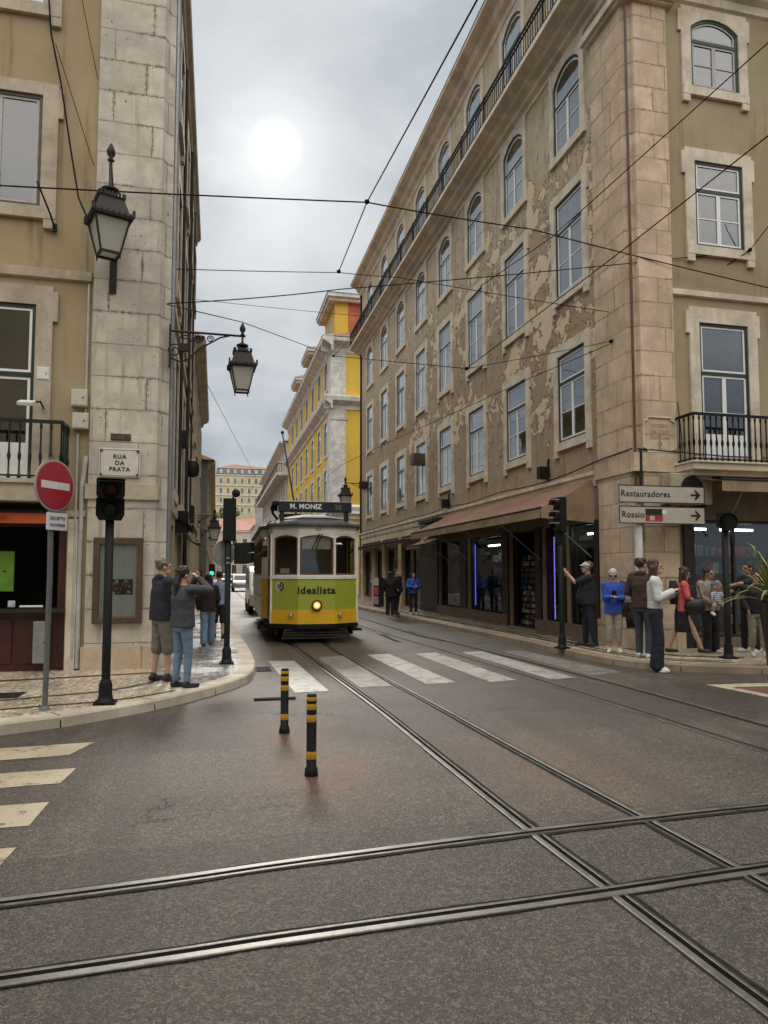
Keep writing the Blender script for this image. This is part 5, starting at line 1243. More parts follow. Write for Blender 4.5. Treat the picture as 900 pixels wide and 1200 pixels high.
def spiral(cx, cy, cz, r, turns, ax, ay, n=26):
    return [(cx + ax[0] * r * (1 - .75 * k / n) * math.cos(turns * 2 * PI * k / n) + ay[0] * r * (1 - .75 * k / n) * math.sin(turns * 2 * PI * k / n),
             cy + ax[1] * r * (1 - .75 * k / n) * math.cos(turns * 2 * PI * k / n), cz + r * (1 - .75 * k / n) * math.sin(turns * 2 * PI * k / n)) for k in range(n + 1)]
def arm_bracket(dx):     # horizontal arm of length dx towards the wall (local -x), scrolls under it
    def f(root, zz):
        mb = MB(); mb.tube([(0.05, 0, zz + .0), (-dx, 0, zz - .02)], .020, 8); mb.tube([(-.22, 0, zz - .02), (-.36, 0, zz - .06), (-dx * .62, 0, zz - .30), (-dx * .72, 0, zz - .42)], .014, 6)
        mb.tube(spiral(-dx * .80, 0, zz - .17, .11, 1.6, (1, 0), (0, 0)), .012, 5); mb.tube(spiral(-dx * .62, 0, zz - .13, .075, 1.5, (1, 0), (0, 0)), .011, 5); mb.tube(spiral(-dx * .93, 0, zz - .34, .12, 1.6, (1, 0), (0, 0)), .013, 5)
        mb.tube([(-dx * .70, 0, zz - .44), (-dx * .85, 0, zz - .52), (-dx, 0, zz - .46)], .014, 6); mb.box(-dx * .88, -dx * .74, -.04, .04, zz - .34, zz - .22); mb.tube(spiral(-dx * .45, 0, zz - .10, .06, 1.5, (1, 0), (0, 0)), .01, 5)
        mb.box(-dx - .01, -dx + .02, -.04, .04, zz - .62, zz + .08); mb.build('bracket', LIR, root)
    return f
lantern('iron street lantern hanging from a scrolled arm against the sky', (.385, 11.80, 4.60), .92, 3, arm_bracket(1.16), .10)
def neck(root, zz):
    s = 1.3; mb = MB(); mb.tube([(0, 0, zz), (.03, .08, zz - .25), (.10, .30, zz - .65), (.20, .58, zz - 1.1)], [.02, .03, .035, .035], 8)
    mb.tube([(.20, .58, zz - 1.1), (.20, .60, zz - 1.75)], .045, 8); mb.box(.15, .25, .57, .63, zz - 1.8, zz - .95)
    mb.tube([(.02, .05, zz - .2), (.12, .28, zz - .45), (.19, .5, zz - 1.)], .014, 6); mb.build('bracket', LIR, root)
lantern('large iron wall lantern high on the left limestone pilaster', (-1.63, 11.02, 6.36), 1.2, 20, neck, .36)
def arm_r(dx):
    def f(root, zz):
        mb = MB(); mb.tube([(-.05, 0, zz), (dx, 0, zz - .02)], .024, 8); mb.tube([(.3, 0, zz - .02), (dx * .7, 0, zz - .3), (dx, 0, zz - .45)], .016, 6); mb.box(dx * .55, dx * .9, -.12, .12, zz - .28, zz + .1); mb.tube(spiral(dx * .8, 0, zz - .36, .16, 1.6, (1, 0), (0, 0)), .016, 5); mb.box(dx - .03, dx + .02, -.05, .05, zz - .6, zz + .1); mb.build('bracket', LIR, root)
    return f
lantern('iron street lantern on the ochre facade just above the tram', (6.62, 36.6, 5.05), 1.35, 0, arm_r(1.36), .05)
lantern('small distant street lantern over the left pavement in front of the hill', (-.05, 30, 2.95), 1.1, 0, arm_bracket(.74), .02)
lantern('dark distant wall lantern on the grey house end on the left', (-.12, 36.2, 2.9), .9, 0, arm_bracket(.62), .02)

# ================================================================== SIGNS, LIGHTS, POSTS
RED = mat('sign_red', (.36, .022, .035), .4, var=.1); SWH = mat('sign_white', (.72, .71, .68), .4, var=.06, dirt=.1); BLK = mat('signal_black', (.007, .0085, .0085), .55, var=.3, spec=.25)
def pole(mb, r, z0, z1): mb.lathe([(r, z0), (r, z1 - .01), (r * .6, z1)], 14)
ns = thing('no_entry_sign', 'red no entry sign with white plate below on a thin grey pole', 'road sign', (-1.765, 8.39, KH), 58)
mb = MB(); mb.tube([(0, 0, 0), (.015, 0, 1.4), (-.01, 0, 2.75)], .030, 12); mb.lathe([(.06, 0), (.05, .03), (.031, .05)], 12); mb.build('pole', mat('weathered_grey_paint', (.12, .125, .12), .6, dirt=.4), ns)
def dsc(mb, r, y0, y1, z, n=40): mb.prism_y([(r * math.cos(2 * PI * k / n), z + r * math.sin(2 * PI * k / n)) for k in range(n)], y0, y1)
mb = MB(); dsc(mb, .285, -.05, -.035, 2.435); o = mb.build('disc_rim', mat('sign_rim_grey', (.38, .34, .30), .5), ns)
mb = MB(); dsc(mb, .262, -.056, -.046, 2.435); o2 = mb.build('disc', RED, ns); mb = MB(); mb.box(-.205, .205, -.0595, -.054, 2.395, 2.475); mb.build('bar', SWH, o2)
mb = MB(); mb.box(-.10, .20, -.05, -.035, 1.945, 2.135); pl = mb.build('plate', SWH, ns, bevel=.004)
text_obj('lettering', 'EXCEPTO', .052, mat('blue_grey_letters', (.10, .12, .2), .5), pl, (.05, -.052, 2.075)); text_obj('lettering', 'VELOCÍPEDES', .042, MATS['blue_grey_letters'], pl, (.05, -.052, 2.0), sx=.85)
# plaque RUA DA PRATA
pq = thing('street_name_plaque', 'white stone plaque reading RUA DA PRATA on the left pilaster', 'sign', (-1.475, YL - .05, 3.31)); mb = MB(); mb.box(-.305, .305, -.03, 0, -.225, .225); mb.build('slab', mat('plaque_marble', (.62, .59, .53), .5, var=.1, dirt=.2), pq, bevel=.008)
mb = MB(); mb.ring_y(outline(.575, .415, 0, 0, -.2075), outline(.555, .395, 0, 0, -.1975), -.0325, -.028); mb.build('border', mat('engraved_grey', (.22, .2, .18), .7), pq)
for s, z in (('RUA', .095), ('DA', -.005), ('PRATA', -.105)): text_obj('lettering', s, .092, LETK, pq, (0, -.032, z), space=1.15, bold=.002)
for x in (-.27, .27):
    for z in (-.19, .19): mb = MB(); dsc(mb, .022, -.045, -.03, 0, 12); mb.build('bolt', BROWN, pq, (x, 0, z))
# engraved plaque on the right corner
ep = thing('engraved_plaque', 'worn engraved stone plaque with notched corners on the right corner', 'sign', (8.50, YC - .05, 4.32)); k = .09; w_, h_ = .37, .36
oc = [(-w_ + k, -h_), (w_ - k, -h_), (w_ - k, -h_ + k * .6), (w_, -h_ + k), (w_, h_ - k), (w_ - k, h_ - k * .6), (w_ - k, h_), (-w_ + k, h_), (-w_ + k, h_ - k * .6), (-w_, h_ - k), (-w_, -h_ + k), (-w_ + k, -h_ + k * .6)]
mb = MB(); mb.ring_y(oc, [(x * .92, z * .92) for x, z in oc], -.035, .0); mb.build('border', TRIM, ep); mb = MB(); mb.prism_y([(x * .925, z * .925) for x, z in oc], -.008, 0); mb.build('slab', STONE, ep)
EG = mat('engraved_shadow', (.19, .15, .11), .8)
for s, z in (('HEITIERO', .17), ('DA LEGO', .05), ('OGOREAN', -.07), ('2 B', -.19)): text_obj('lettering', s, .105, EG, ep, (0, -.0095, z), sx=.85, depth=.001)
# electric boxes and other things on the left front
def wallbox(label, x, z, w, h, d, m, y=YL, cat='electric box', name='electric_box', group=None):
    t = thing(name, label, cat, (x, y, z), 0, group); mb = MB(); mb.box(-w / 2, w / 2, -d, 0, -h / 2, h / 2); b_ = mb.build('case', m, t, bevel=.008); mb = MB(); mb.box(-w / 2 + .015, w / 2 - .015, -d - .006, -d, -h / 2 + .015, h / 2 - .015); mb.build('cover', m, t)
    mb = MB(); mb.box(w * .22, w * .30, -d - .012, -d - .005, -.012, .012); mb.build('lock', LETK, t); return t
BOXM = mat('ivory_box', (.56, .52, .43), .5, var=.1, dirt=.3)
wallbox('upper ivory electric box on the left wall, against the pilaster', -2.085, 4.30, .23, .26, .12, BOXM); wallbox('lower ivory electric box on the left wall, against the pilaster', -2.06, 3.94, .23, .25, .12, BOXM)
wallbox('small white paper notice on the stone door surround above the balcony', -2.62, 4.66, .18, .2, .01, SWH, YL - .055, 'notice', 'notice')
wallbox('small dark plate above the street name plaque', -1.47, 3.72, .30, .11, .015, BROWN, YL - .05, 'plate', 'plate')
wallbox('grey metal cabinet standing against the dark left shop front', -2.52, .56, .20, .62, .14, mat('grey_cabinet', (.22, .22, .215), .5), YL - .03, 'cabinet', 'cabinet')
wallbox('green menu board inside the dark bar on the left', -3.28, 1.62, .55, .62, .02, mat('menu_green', (.13, .30, .03), .5), YL + .25, 'menu board', 'menu_board')
wallbox('small pale card standing on the bar counter', -2.96, 1.13, .1, .1, .02, mat('pale_card', (.45, .52, .6), .5), YL - .02, 'card', 'card')
mb = MB(); mb.tube([(-.16, 0, 0), (.16, 0, 0)], .02, 6); tag(mb.build('tray', SWH, loc=(-2.68, YL - .05, 1.09)), 'white tray edge lying on the bar counter', 'tray')
fl = thing('floodlight', 'small grey floodlight on an arm beside the left balcony door', 'floodlight', (-2.60, YL - .055, 4.12)); mb = MB(); mb.tube([(0, 0, 0), (0, -.2, .05), (-.12, -.3, .02)], .015, 6); mb.build('arm', IRON, fl); mb = MB(); mb.T = Matrix.Translation((-.16, -.32, 0)) @ Matrix.Rotation(R(20), 4, 'X'); mb.box(-.11, .11, -.12, .08, -.03, .03); mb.build('head', SWH, fl, bevel=.01)
fh = thing('flag_holder', 'thin iron flag holder slanting from the left upper window sill', 'flag holder', (-2.52, YL - .08, 6.98)); mb = MB(); mb.tube([(0, 0, 0), (-.02, -.22, .1), (-.2, -.3, .55)], .016, 6); mb.box(-.03, .03, 0, .05, -.06, .06); mb.build('rod', IRON, fh)
pc = thing('poster_case', 'brown wooden display case with a food poster on the left pilaster', 'display case', (-1.455, YL - .06, 1.48)); mb = MB(); mb.ring_y(outline(.72, 1.32, 0, 0, -.66), outline(.54, 1.12, 0, 0, -.56), -.09, 0); mb.build('frame', BROWN, pc, bevel=.01)
mb = MB(); mb.box(-.28, .28, -.02, 0, -.58, .58); ps = mb.build('poster', mat('poster_pale', (.78, .83, .79), .5, var=.06), pc)
rr = random.Random(5); mb = MB(); PCOL = [mat('poster_%s' % n, c, .5) for n, c in (('dark', (.03, .03, .03)), ('meat', (.25, .11, .06)), ('white', (.7, .7, .66)), ('tan', (.4, .28, .15)))]
mb.box(-.13, .22, -.0225, -.019, -.22, .02, 0)
for k in range(26): x, z, r_ = rr.uniform(-.11, .19), rr.uniform(-.2, 0), rr.uniform(.012, .035); mb.box(x - r_, x + r_, -.024 - k * .00008, -.0215, z - r_ * .7, z + r_ * .7, rr.choice([1, 2, 3, 0]))
mb.build('picture', PCOL, ps)
mb = MB(); mb.quad((-.27, -.06, -.56), (.27, -.06, -.56), (.27, -.06, .56), (-.27, -.06, .56)); mb.build('pane', SGLASS, pc)
# air conditioner etc. on the right corner
ac = thing('air_conditioner', 'dirty beige air conditioner behind the direction signs', 'air conditioner', (8.95, YC - .06, 3.22)); mb = MB(); mb.box(-.46, .46, -.34, -.02, -.30, .30); mb.build('case', mat('dirty_ivory', (.42, .36, .26), .6, dirt=.35), ac, bevel=.02)
mb = MB(); dsc(mb, .25, -.355, -.342, 0, 30); fg = mb.build('fan_grille', IRONG, ac); mb = MB()
for q in (.08, .14, .2): n = 26; mb.ring_y([(q * math.cos(2 * PI * k / n), q * math.sin(2 * PI * k / n)) for k in range(n)], [((q - .012) * math.cos(2 * PI * k / n), (q - .012) * math.sin(2 * PI * k / n)) for k in range(n)], -.365, -.352)
mb.build('rings', BLK, fg)
mb = MB(); mb.box(-.5, -.46, -.3, -.05, -.36, -.3); mb.box(.3, .34, -.3, 0, -.36, -.3); mb.build('bracket', IRONG, ac)
def wall_thing(name, label, cat, mb, m, loc, rz=0): o = mb.build(name, m, loc=loc, bevel=.006); o.rotation_euler = (0, 0, R(rz)); return tag(o, label, cat)
for (Y, Z, lab) in ((23.6, 3.95, 'black floodlight on the ochre wall above the left end of the long awning'), (15.95, 3.98, 'black floodlight on the ochre wall above the right part of the long awning')):
    mb = MB(); mb.box(-.1, .1, -.3, -.08, -.08, .22); mb.tube([(0, 0, -.1), (0, -.2, -.05), (0, -.2, .02)], .02, 6); mb.tube([(0, -.02, -.02), (.02, -.05, .3), (.02, -.03, .42)], .03, 6); wall_thing('floodlight', lab, 'floodlight', mb, BLK, (XF, Y, Z), -90)
mb = MB(); mb.box(-.28, .28, -.5, 0, -.2, .22); mb.box(-.24, .24, -.515, -.5, -.15, .16); wall_thing('window_air_conditioner', 'dark box air conditioner jutting from a low window of the ochre facade', 'air conditioner', mb, BROWN, (XF, 26.7, 6.05), -90)
# fittings on the left street side
for (Y, Z, lab, w_, h_, m) in ((16.2, 4.55, 'grey vent box high on the left street wall', .32, .34, IRONG), (15.0, 2.62, 'black shop sign with pale figures jutting over the left pavement', .5, .45, BLK), (21.5, 3.3, 'louvred grey box on the left street wall', .35, .5, IRONG)):
    mb = MB(); mb.box(-.22, .22, -w_ * .5, 0, -h_ / 2, h_ / 2); mb.box(-.18, .18, -w_ * .5 - .01, -w_ * .5, -h_ / 2 + .04, h_ / 2 - .04); wall_thing('wall_box' if m is IRONG else 'shop_sign', lab, 'vent box' if m is IRONG else 'sign', mb, m, (XL, Y, Z), 90)
mb = MB(); mb.lathe([(.05, 0), (.16, .05), (.18, .3), (.12, .42), (.02, .45)], 14, (0, -.2, -.2)); mb.tube([(0, 0, 0), (0, -.2, 0)], .02, 6); wall_thing('siren', 'round dark siren on the left street wall below the vent box', 'siren', mb, BLK, (XL, 18.4, 4.2), 90)
awl = awning(LS, 2.9, 6.0, 2.75, 2.55, .35, .12, AWN_D, AWN_D, 'black shop awning over the left pavement behind the man in navy')
awning(LS, 7.2, 9.4, 2.6, 2.35, .4, .12, AWN_R, AWN_R, 'red brown shop awning further along the left pavement')

# ---- traffic lights
RG = mat('red_glass_off', (.10, .008, .008), .25); GG = mat('green_glass_off', (.008, .03, .02), .25); AG = mat('amber_glass_off', (.06, .03, .005), .25); WG = mat('clear_white_lens', (.55, .55, .52), .3)
def head(root, n, z, w=.24, step=.27, visor=.16, lens=(RG, AG, GG), rz=0., off=(0, -.12), lit_=None, d=.16, hood=True):
    """signal head with n lenses facing local -y before rotation"""
    T = Matrix.Translation((off[0], off[1], 0)) if not rz else Matrix.Rotation(R(rz), 4, 'Z') @ Matrix.Translation((off[0], off[1], 0))
    h = step * n; mb = MB(); mb.T = T; mb.box(-w / 2, w / 2, -d / 2, d / 2, z, z + h); hd = mb.build('signal_head', BLK, root, bevel=.012)
    for k in range(n):
        zc = z + h - step * (k + .5); r = min(w, step) * .40
        mb = MB(); mb.T = T @ Matrix.Translation((0, -d / 2 - .002, zc)) @ Matrix.Rotation(R(90), 4, 'X'); mb.lathe([(r, 0), (r * .95, .012), (r * .5, .022), (.001, .026)], 20); mb.build('lens', lens[k], hd)
        mb = MB(); mb.T = T
        if hood == 'box':      # boxy flared hood
            q = w * .5; mb.add([(-q, -d / 2, zc - step * .48), (q, -d / 2, zc - step * .48), (q, -d / 2, zc + step * .48), (-q, -d / 2, zc + step * .48), (-q * 1.18, -d / 2 - visor, zc - step * .30), (q * 1.18, -d / 2 - visor, zc - step * .30), (q * 1.18, -d / 2 - visor, zc + step * .54), (-q * 1.18, -d / 2 - visor, zc + step * .54)], [(3, 2, 6, 7), (0, 3, 7, 4), (2, 1, 5, 6)])
        else:
            m_ = 14
            for j in range(m_):
                a0, a1 = R(-20) + R(220) * j / m_, R(-20) + R(220) * (j + 1) / m_; rr_ = r * 1.12
                mb.quad((rr_ * math.cos(a0), -d / 2, zc + rr_ * math.sin(a0)), (rr_ * math.cos(a1), -d / 2, zc + rr_ * math.sin(a1)), (rr_ * math.cos(a1), -d / 2 - visor, zc + rr_ * math.sin(a1) - .01), (rr_ * math.cos(a0), -d / 2 - visor * .7, zc + rr_ * math.sin(a0) - .01))
        mb.build('visor', BLK, hd)
    return hd
def signal(label, loc, h, r=.048, rz=0.):
    t = thing('traffic_light', label, 'traffic light', (loc[0], loc[1], KH), rz); mb = MB(); pole(mb, r, 0, h); mb.build('pole', BLK, t); mb = MB(); mb.lathe([(.11, 0), (.11, .035), (.085, .05), (.075, .10), (.072, .22), (.06, .25), (r, .28)], 16); mb.box(-.115, .115, -.115, .115, 0, .03); mb.build('base', BLK, t); return t
t1 = signal('black pedestrian light in front of the poster case, its red figure barely lit', (-1.185, 8.63), 2.15)
h1 = head(t1, 2, 2.08, .255, .225, .11, (mat('dim_red_glass', (.022, .002, .002), .6, spec=.2), BLK), rz=8, off=(0, -.03), hood='box'); 
t2 = signal('black traffic lights seen from behind at the left kerb, round mirror below', (.205, 11.95), 2.0)
head(t2, 3, 2.0, .21, .235, .14, (RG, AG, GG), rz=180, off=(-.015, .0)); head(t2, 2, 1.62, .20, .175, .13, (RG, GG), rz=75, off=(0, -.2), hood='box')
mb = MB(); mb.T = Matrix.Translation((-.06, .07, 1.8)) @ Matrix.Rotation(R(35), 4, 'Z'); dsc(mb, .215, 0, .03, 0, 30); mb.build('mirror_back', mat('pale_grey_plastic', (.25, .25, .24), .5), t2)
mb = MB(); mb.tube([(0, 0, 2.6), (.1, .05, 2.78)], .015, 6); mb.ell((.115, .055, 2.80), (.07, .03, .07), 14, 8); mb.build('repeater', BLK, t2)
mb = MB(); mb.box(-.03, .03, -.06, -.045, 1.62, 1.66); mb.box(-.03, .03, -.06, -.045, 1.70, 1.735); mb.build('clamp', GALV, t2)
t3 = signal('black traffic lights on the right kerb with side lenses catching the sky', (6.63, 12.80), 2.85)
head(t3, 3, 2.28, .22, .23, .15, (RG, AG, GG), rz=-75, off=(.0, -.0)); 
for k in range(3): mb = MB(); mb.T = Matrix.Rotation(R(-75), 4, 'Z'); q = 2.28 + .23 * k + .17; mb.box(-.085, .085, -.22, -.09, q, q + .008); mb.build('visor_edge', WG, t3)
pass
mb = MB(); mb.box(-.06, .06, -.06, .06, 2.05, 2.28); mb.build('collar', BLK, t3)
t4 = signal('black traffic light with one round lamp at the far right kerb', (8.66, 10.65), 2.35, .055)
mb = MB(); mb.T = Matrix.Translation((.05, -.02, 2.36)) @ Matrix.Rotation(R(-35), 4, 'Z') @ Matrix.Rotation(R(90), 4, 'X'); mb.lathe([(.04, -.16), (.12, -.14), (.155, -.05), (.16, .10), (.15, .16), (.14, .1)], 24); mb.build('signal_head', BLK, t4)
mb = MB(); mb.box(-.1, .02, -.08, .08, 2.28, 2.52); mb.build('bracket', BLK, t4)
# green light far down the street
t5 = signal('distant traffic light showing green on the left pavement', (-.16, 35), 1.45, .05); hd5 = head(t5, 2, 1.30, .26, .3, .12, (RG, emis('green_light', (.02, .9, .5), 1.6)), off=(0, -.04))
# ---- direction signs
dsn = thing('direction_sign', 'two stacked arrow signs, Restauradores and Rossio, on a pale post', 'direction sign', (7.68, 11.75, KH), -1)
mb = MB(); mb.lathe([(.075, 0), (.075, 2.98), (.06, 3.0)], 16); mb.build('post', mat('pale_grey_post', (.50, .49, .46), .5, var=.12, dirt=.3), dsn)
SPN = mat('sign_panel', (.46, .42, .36), .5, var=.08, dirt=.15)
def dpanel(z, h, txt, tx_, sticker=False):
    mb = MB(); mb.box(-.46, 1.34, -.12, -.09, z - h / 2, z + h / 2); p_ = mb.build('panel', SPN, dsn, bevel=.006); mb = MB(); mb.ring_y(outline(1.80, h + .0, 0, .44, z - h / 2), outline(1.765, h - .035, 0, .44, z - h / 2 + .0175), -.1225, -.118); mb.build('border', LETK, p_)
    mb = MB(); mb.box(.72 + .32, 1.22, -.1225, -.118, z - .02, z + .02); mb.build('arrow', LETK, p_); mb = MB(); s = .085
    for sg in (-1, 1): mb.beam((1.235, -.121, z), (1.12, -.121, z + sg * .095), .035, .004) if False else mb.prism_y([(1.25, z), (1.13, z + sg * .115), (1.13, z + sg * .055), (1.19, z)] if sg < 0 else [(1.25, z), (1.19, z), (1.13, z + .055), (1.13, z + .115)], -.1228, -.118)
    mb.build('arrow', LETK, p_)
    text_obj('lettering', txt, .165, LETK, p_, (tx_, -.1222, z + .0), align='LEFT', bold=.001, space=1.06)
    if sticker:
        for (x0, x1, z0, z1, m) in ((.08, .44, .0, .115, LETK), (.08, .44, -.115, .0, mat('sticker_red', (.32, .03, .035), .5)), (.17, .27, -.10, -.02, mat('sticker_pale', (.6, .42, .36), .5)), (.43, .52, .02, .1, MATS['sign_white'])):
            mb = MB(); dz = .0005 * (x0 > .1) ; mb.box(x0, x1, -.1232 - dz, -.119, z + z0, z + z1); mb.build('sticker', m, p_)
dpanel(2.94, .33, 'Restauradores', -.42); dpanel(2.55, .33, 'Rossio', -.41, True)
# ---- bollards
BY = mat('reflective_yellow', (.56, .30, .03), .45, var=.2, dirt=.25); BKK = mat('bollard_black', (.007, .0075, .009), .55, var=.4, spec=.2)
def bollard(label, x, y):
    t = thing('bollard', label, 'bollard', (x, y, 0), 0, 'flexible bollards in the roadway'); mb = MB(); mb.lathe([(.054, 0), (.054, .02), (.048, .06), (.04, .065), (.04, .62), (.036, .632), (.02, .638)], 20); mb.build('post', BKK, t)
    for z, h in ((.13, .06), (.42, .055), (.515, .045), (.585, .03)): mb = MB(); mb.lathe([(.0407, z), (.0415, z + .002), (.0415, z + h - .002), (.0407, z + h)], 20); mb.build('band', BY, t)
    return t
bollard('black and yellow flexible bollard nearer the camera, standing in rust stained asphalt', .765, 5.70); bollard('black and yellow flexible bollard further away, beside the zebra crossing', .70, 7.25)
mb = MB(); mb.box(-.24, .28, -.05, .05, .004, .02); mb.box(-.1, .1, -.07, .07, .004, .012); tag(mb.build('metal_plate', TARS, loc=(.74, 9.15, 0)), 'flat worn metal strip on the road behind the far bollard', 'metal plate')

# ================================================================== OVERHEAD WIRES
WIRE = mat('wire_black', (.012, .012, .013), .85, spec=.1)
def wire(label, pts, r=.011, sag=.0, cat='overhead wire', name='overhead_wire', ins=()):
    P = []
    for a, c in zip(pts, pts[1:]):
        for k in range(12):
            t = k / 12; p = Vector(a).lerp(Vector(c), t); p.z -= sag * 4 * t * (1 - t); P.append(p)
    P.append(Vector(pts[-1])); mb = MB(); mb.tube(P, r, 5); o = tag(mb.build(name, WIRE), label, cat)
    for q in ins: m2 = MB(); m2.ell(q, (.045, .045, .04), 10, 6); m2.build('insulator', WIRE, o)
    return o
wire('overhead span wire crossing above the street just under the sun', [(-4.77, 11, 7.12), (2.35, 11.09, 7.71), (5.9, 12.4, 8.3), (10.98, 12.0, 7.45)], .012, .02, ins=[(2.35, 11.09, 7.72)])
wire('tram contact wire running overhead from the sky to the span wire under the sun', [(2.35, -6, 6.0), (2.35, 6.0, 7.05), (2.35, 11.09, 7.71), (2.35, 13.84, 7.70)], .010, 0, ins=[(2.35, 13.84, 7.70)])
wire('span wire from the left wall to an anchor on the right stone corner', [(-.8, 12.05, 6.67), (2.35, 13.84, 7.68), (3.51, 13.5, 7.55), (7.9, 12.94, 7.01)], .008, .01)
wire('slightly slanting wire rising from the left wall to the upper window on the cross street', [(-.8, 11.45, 5.85), (2.15, 12.4, 6.74), (10.71, 12.2, 8.29)], .010, .03, ins=[(10.71, 12.15, 8.29)])
wire('wire passing over the hanging lantern arm towards the knot on the ochre facade', [(-.8, 11.44, 5.83), (.5, 15.9, 7.22), (3.58, 22, 8.51), (5.2, 14.16, 5.98)], .010, .0, ins=[(3.58, 22, 8.51), (5.2, 14.16, 5.98)])
wire('steep wire from the knot on the ochre facade up to the top right', [(5.2, 14.16, 5.98), (7.0, 12., 7.42), (6.95, 7.5, 7.31), (7, 6.4, 7.4)][0:1] + [(6.45, 10.2, 6.9), (6.96, 7.5, 7.31), (7.0, 7.0, 7.37), (7.06, 6, 7.5)], .010, .0)
wire('steepest wire from the facade up to the top right corner', [(5.47, 14, 7.76), (5.9, 11.5, 7.72), (7.06, 7.0, 8.62), (7.2, 6.4, 8.75)], .009, .0)
wire('wire from the upper cross street window down to the stone corner anchor', [(11.3, 11.0, 9.6), (10.71, 12.15, 8.29), (7.9, 12.9, 6.38)], .010, .01, ins=[(7.9, 12.9, 6.38)])
wire('thin wire from the stone corner anchor back to the facade knot', [(7.9, 12.9, 6.38), (5.2, 14.16, 5.98)], .007, .01)
wire('second tram contact wire sloping down along the facade behind the knot', [(7.9, 12.9, 6.33), (6.4, 13.2, 5.66), (5.2, 24.47, 5.88), (5.2, 29.75, 6.2), (5.2, 60, 6.2)], .008, .0)
wire('faint thin wire crossing the pale sky in front of the yellow roof', [(-.8, 25.51, 11.3), (6.75, 30, 12.9)], .010, .02)
wire('faint thin wire slanting down over the far hill', [(-.72, 30, 9.97), (3.23, 60, 9.54), (3.4, 90, 9.4)], .012, .0)
wire('short slack wire from the roof balcony end to the wire knot in front of it', [(7.3, 38.55, 15.0), (3.58, 22, 8.51)], .012, .05)
wire('black power cable hanging down the left wall to the large lantern', [(-2.78, 11.6, 11.6), (-2.65, 11.58, 10.1), (-2.48, 11.58, 9.29), (-2.3, 11.56, 8.19), (-2.15, 11.45, 7.4), (-1.98, 11.2, 7.0)], .014, 0, 'cable', 'power_cable')
wire('thin stay wire low on the left wall ending beside the large lantern', [(-2.59, 11.62, 9.97), (-1.97, 11.62, 8.05)], .006, .0, 'stay wire', 'stay_wire')
wire('thin stay wire at the top left, ending on the pilaster edge', [(-2.35, 11.62, 11.4), (-1.95, 11.62, 9.49)], .006, .0, 'stay wire', 'stay_wire')

# ================================================================== CARS
def car(label, loc, rz, paint, van=False, lights=False):
    t = thing('parked_car', label, 'car', loc, rz); W_ = .86; L_ = 4.1
    side = [(0, .32), (0, .62), (.05, .82), (.55, .93), (1.25, 1.38), (2.0, 1.47), (3.2, 1.42), (3.85, 1.0), (4.08, .95), (4.12, .6), (4.08, .3)] if not van else [(0, .3), (0, .75), (.1, .95), (.5, 1.05), (1.0, 1.65), (1.6, 1.85), (4.0, 1.85), (4.12, 1.5), (4.12, .3)]
    mb = MB(); mb.prism_x([(y, z) for y, z in side], -W_, W_); mb.build('body', paint, t, bevel=.07)
    gl = mat('car_glass', (.02, .024, .028), .08); mb = MB()
    if not van:
        mb.quad((-.68, 3.30, 1.385), (.68, 3.30, 1.385), (.74, 3.82, 1.035), (-.74, 3.82, 1.035)) ; mb.v = [(x, y + .012, z + .012) for x, y, z in mb.v]; mb.build('rear_window', gl, t)
        mb = MB(); mb.quad((-.72, .62, .975), (.72, .62, .975), (.66, 1.22, 1.36), (-.66, 1.22, 1.36)); mb.v = [(x, y - .012, z + .014) for x, y, z in mb.v]; mb.build('windscreen', gl, t)
    else: mb.quad((-.74, .52, 1.08), (.74, .52, 1.08), (.66, .98, 1.61), (-.66, .98, 1.61)); mb.v = [(x, y - .014, z + .014) for x, y, z in mb.v]; mb.build('windscreen', gl, t)
    for s in (-1, 1):
        mb = MB(); x = s * (W_ + .004); P = [(.75, .98), (1.35, 1.36), (2.0, 1.41), (3.15, 1.37), (3.6, 1.03)] if not van else [(.7, 1.1), (1.1, 1.6), (2.1, 1.72), (2.1, 1.1)]
        mb.poly([(x, y, z) for y, z in P]); mb.build('side_window', gl, t)
        mb = MB(); mb.box(s * .62, s * .84, 4.09, 4.135, .68, .86); mb.build('tail_light', emis('red_tail_light', (1., .03, .05), 1.6) if lights and s < 0 else RG, t)
        mb = MB(); mb.box(s * .55, s * .82, -.02, .03, .62, .76); mb.build('headlight', WG, t)
        for y in (.8, 3.3):
            mb = MB(); mb.T = Matrix.Translation((s * .78, y, .31)) @ Matrix.Rotation(R(90), 4, 'Y'); mb.lathe([(.2, -.1), (.3, -.09), (.31, 0), (.3, .09), (.2, .1)], 18); wq = mb.build('wheel', RUBBER, t); mb = MB(); mb.T = Matrix.Translation((s * .78, y, .31)) @ Matrix.Rotation(R(90), 4, 'Y'); mb.lathe([(.02, -.105), (.18, -.108), (.18, .108), (.02, .105)], 14); mb.build('rim', GALV, wq)
    mb = MB(); mb.box(-.26, .26, 4.11, 4.14, .5, .61); mb.build('number_plate', SWH, t)
    return t
CS = mat('silver_car_paint', (.42, .43, .44), .3, .5, var=.05, coat=.5); CD = mat('dark_car_paint', (.03, .032, .036), .3, .2, coat=.5); CW = mat('white_van_paint', (.68, .68, .67), .35, var=.05, coat=.4)
car('silver car far down the street with one red tail light glowing', (2.35, 66, 0), 180 - 180, CS, lights=True) .location = (2.3, 60.9, 0)
car('dark car partly hidden by the traffic light post, behind the silver car', (1.55, 84, 0), 0, CD)
car('white van behind the tram, only its corner and dark wheel showing', (2.16, 27.6, 0), 0, CW, van=True)

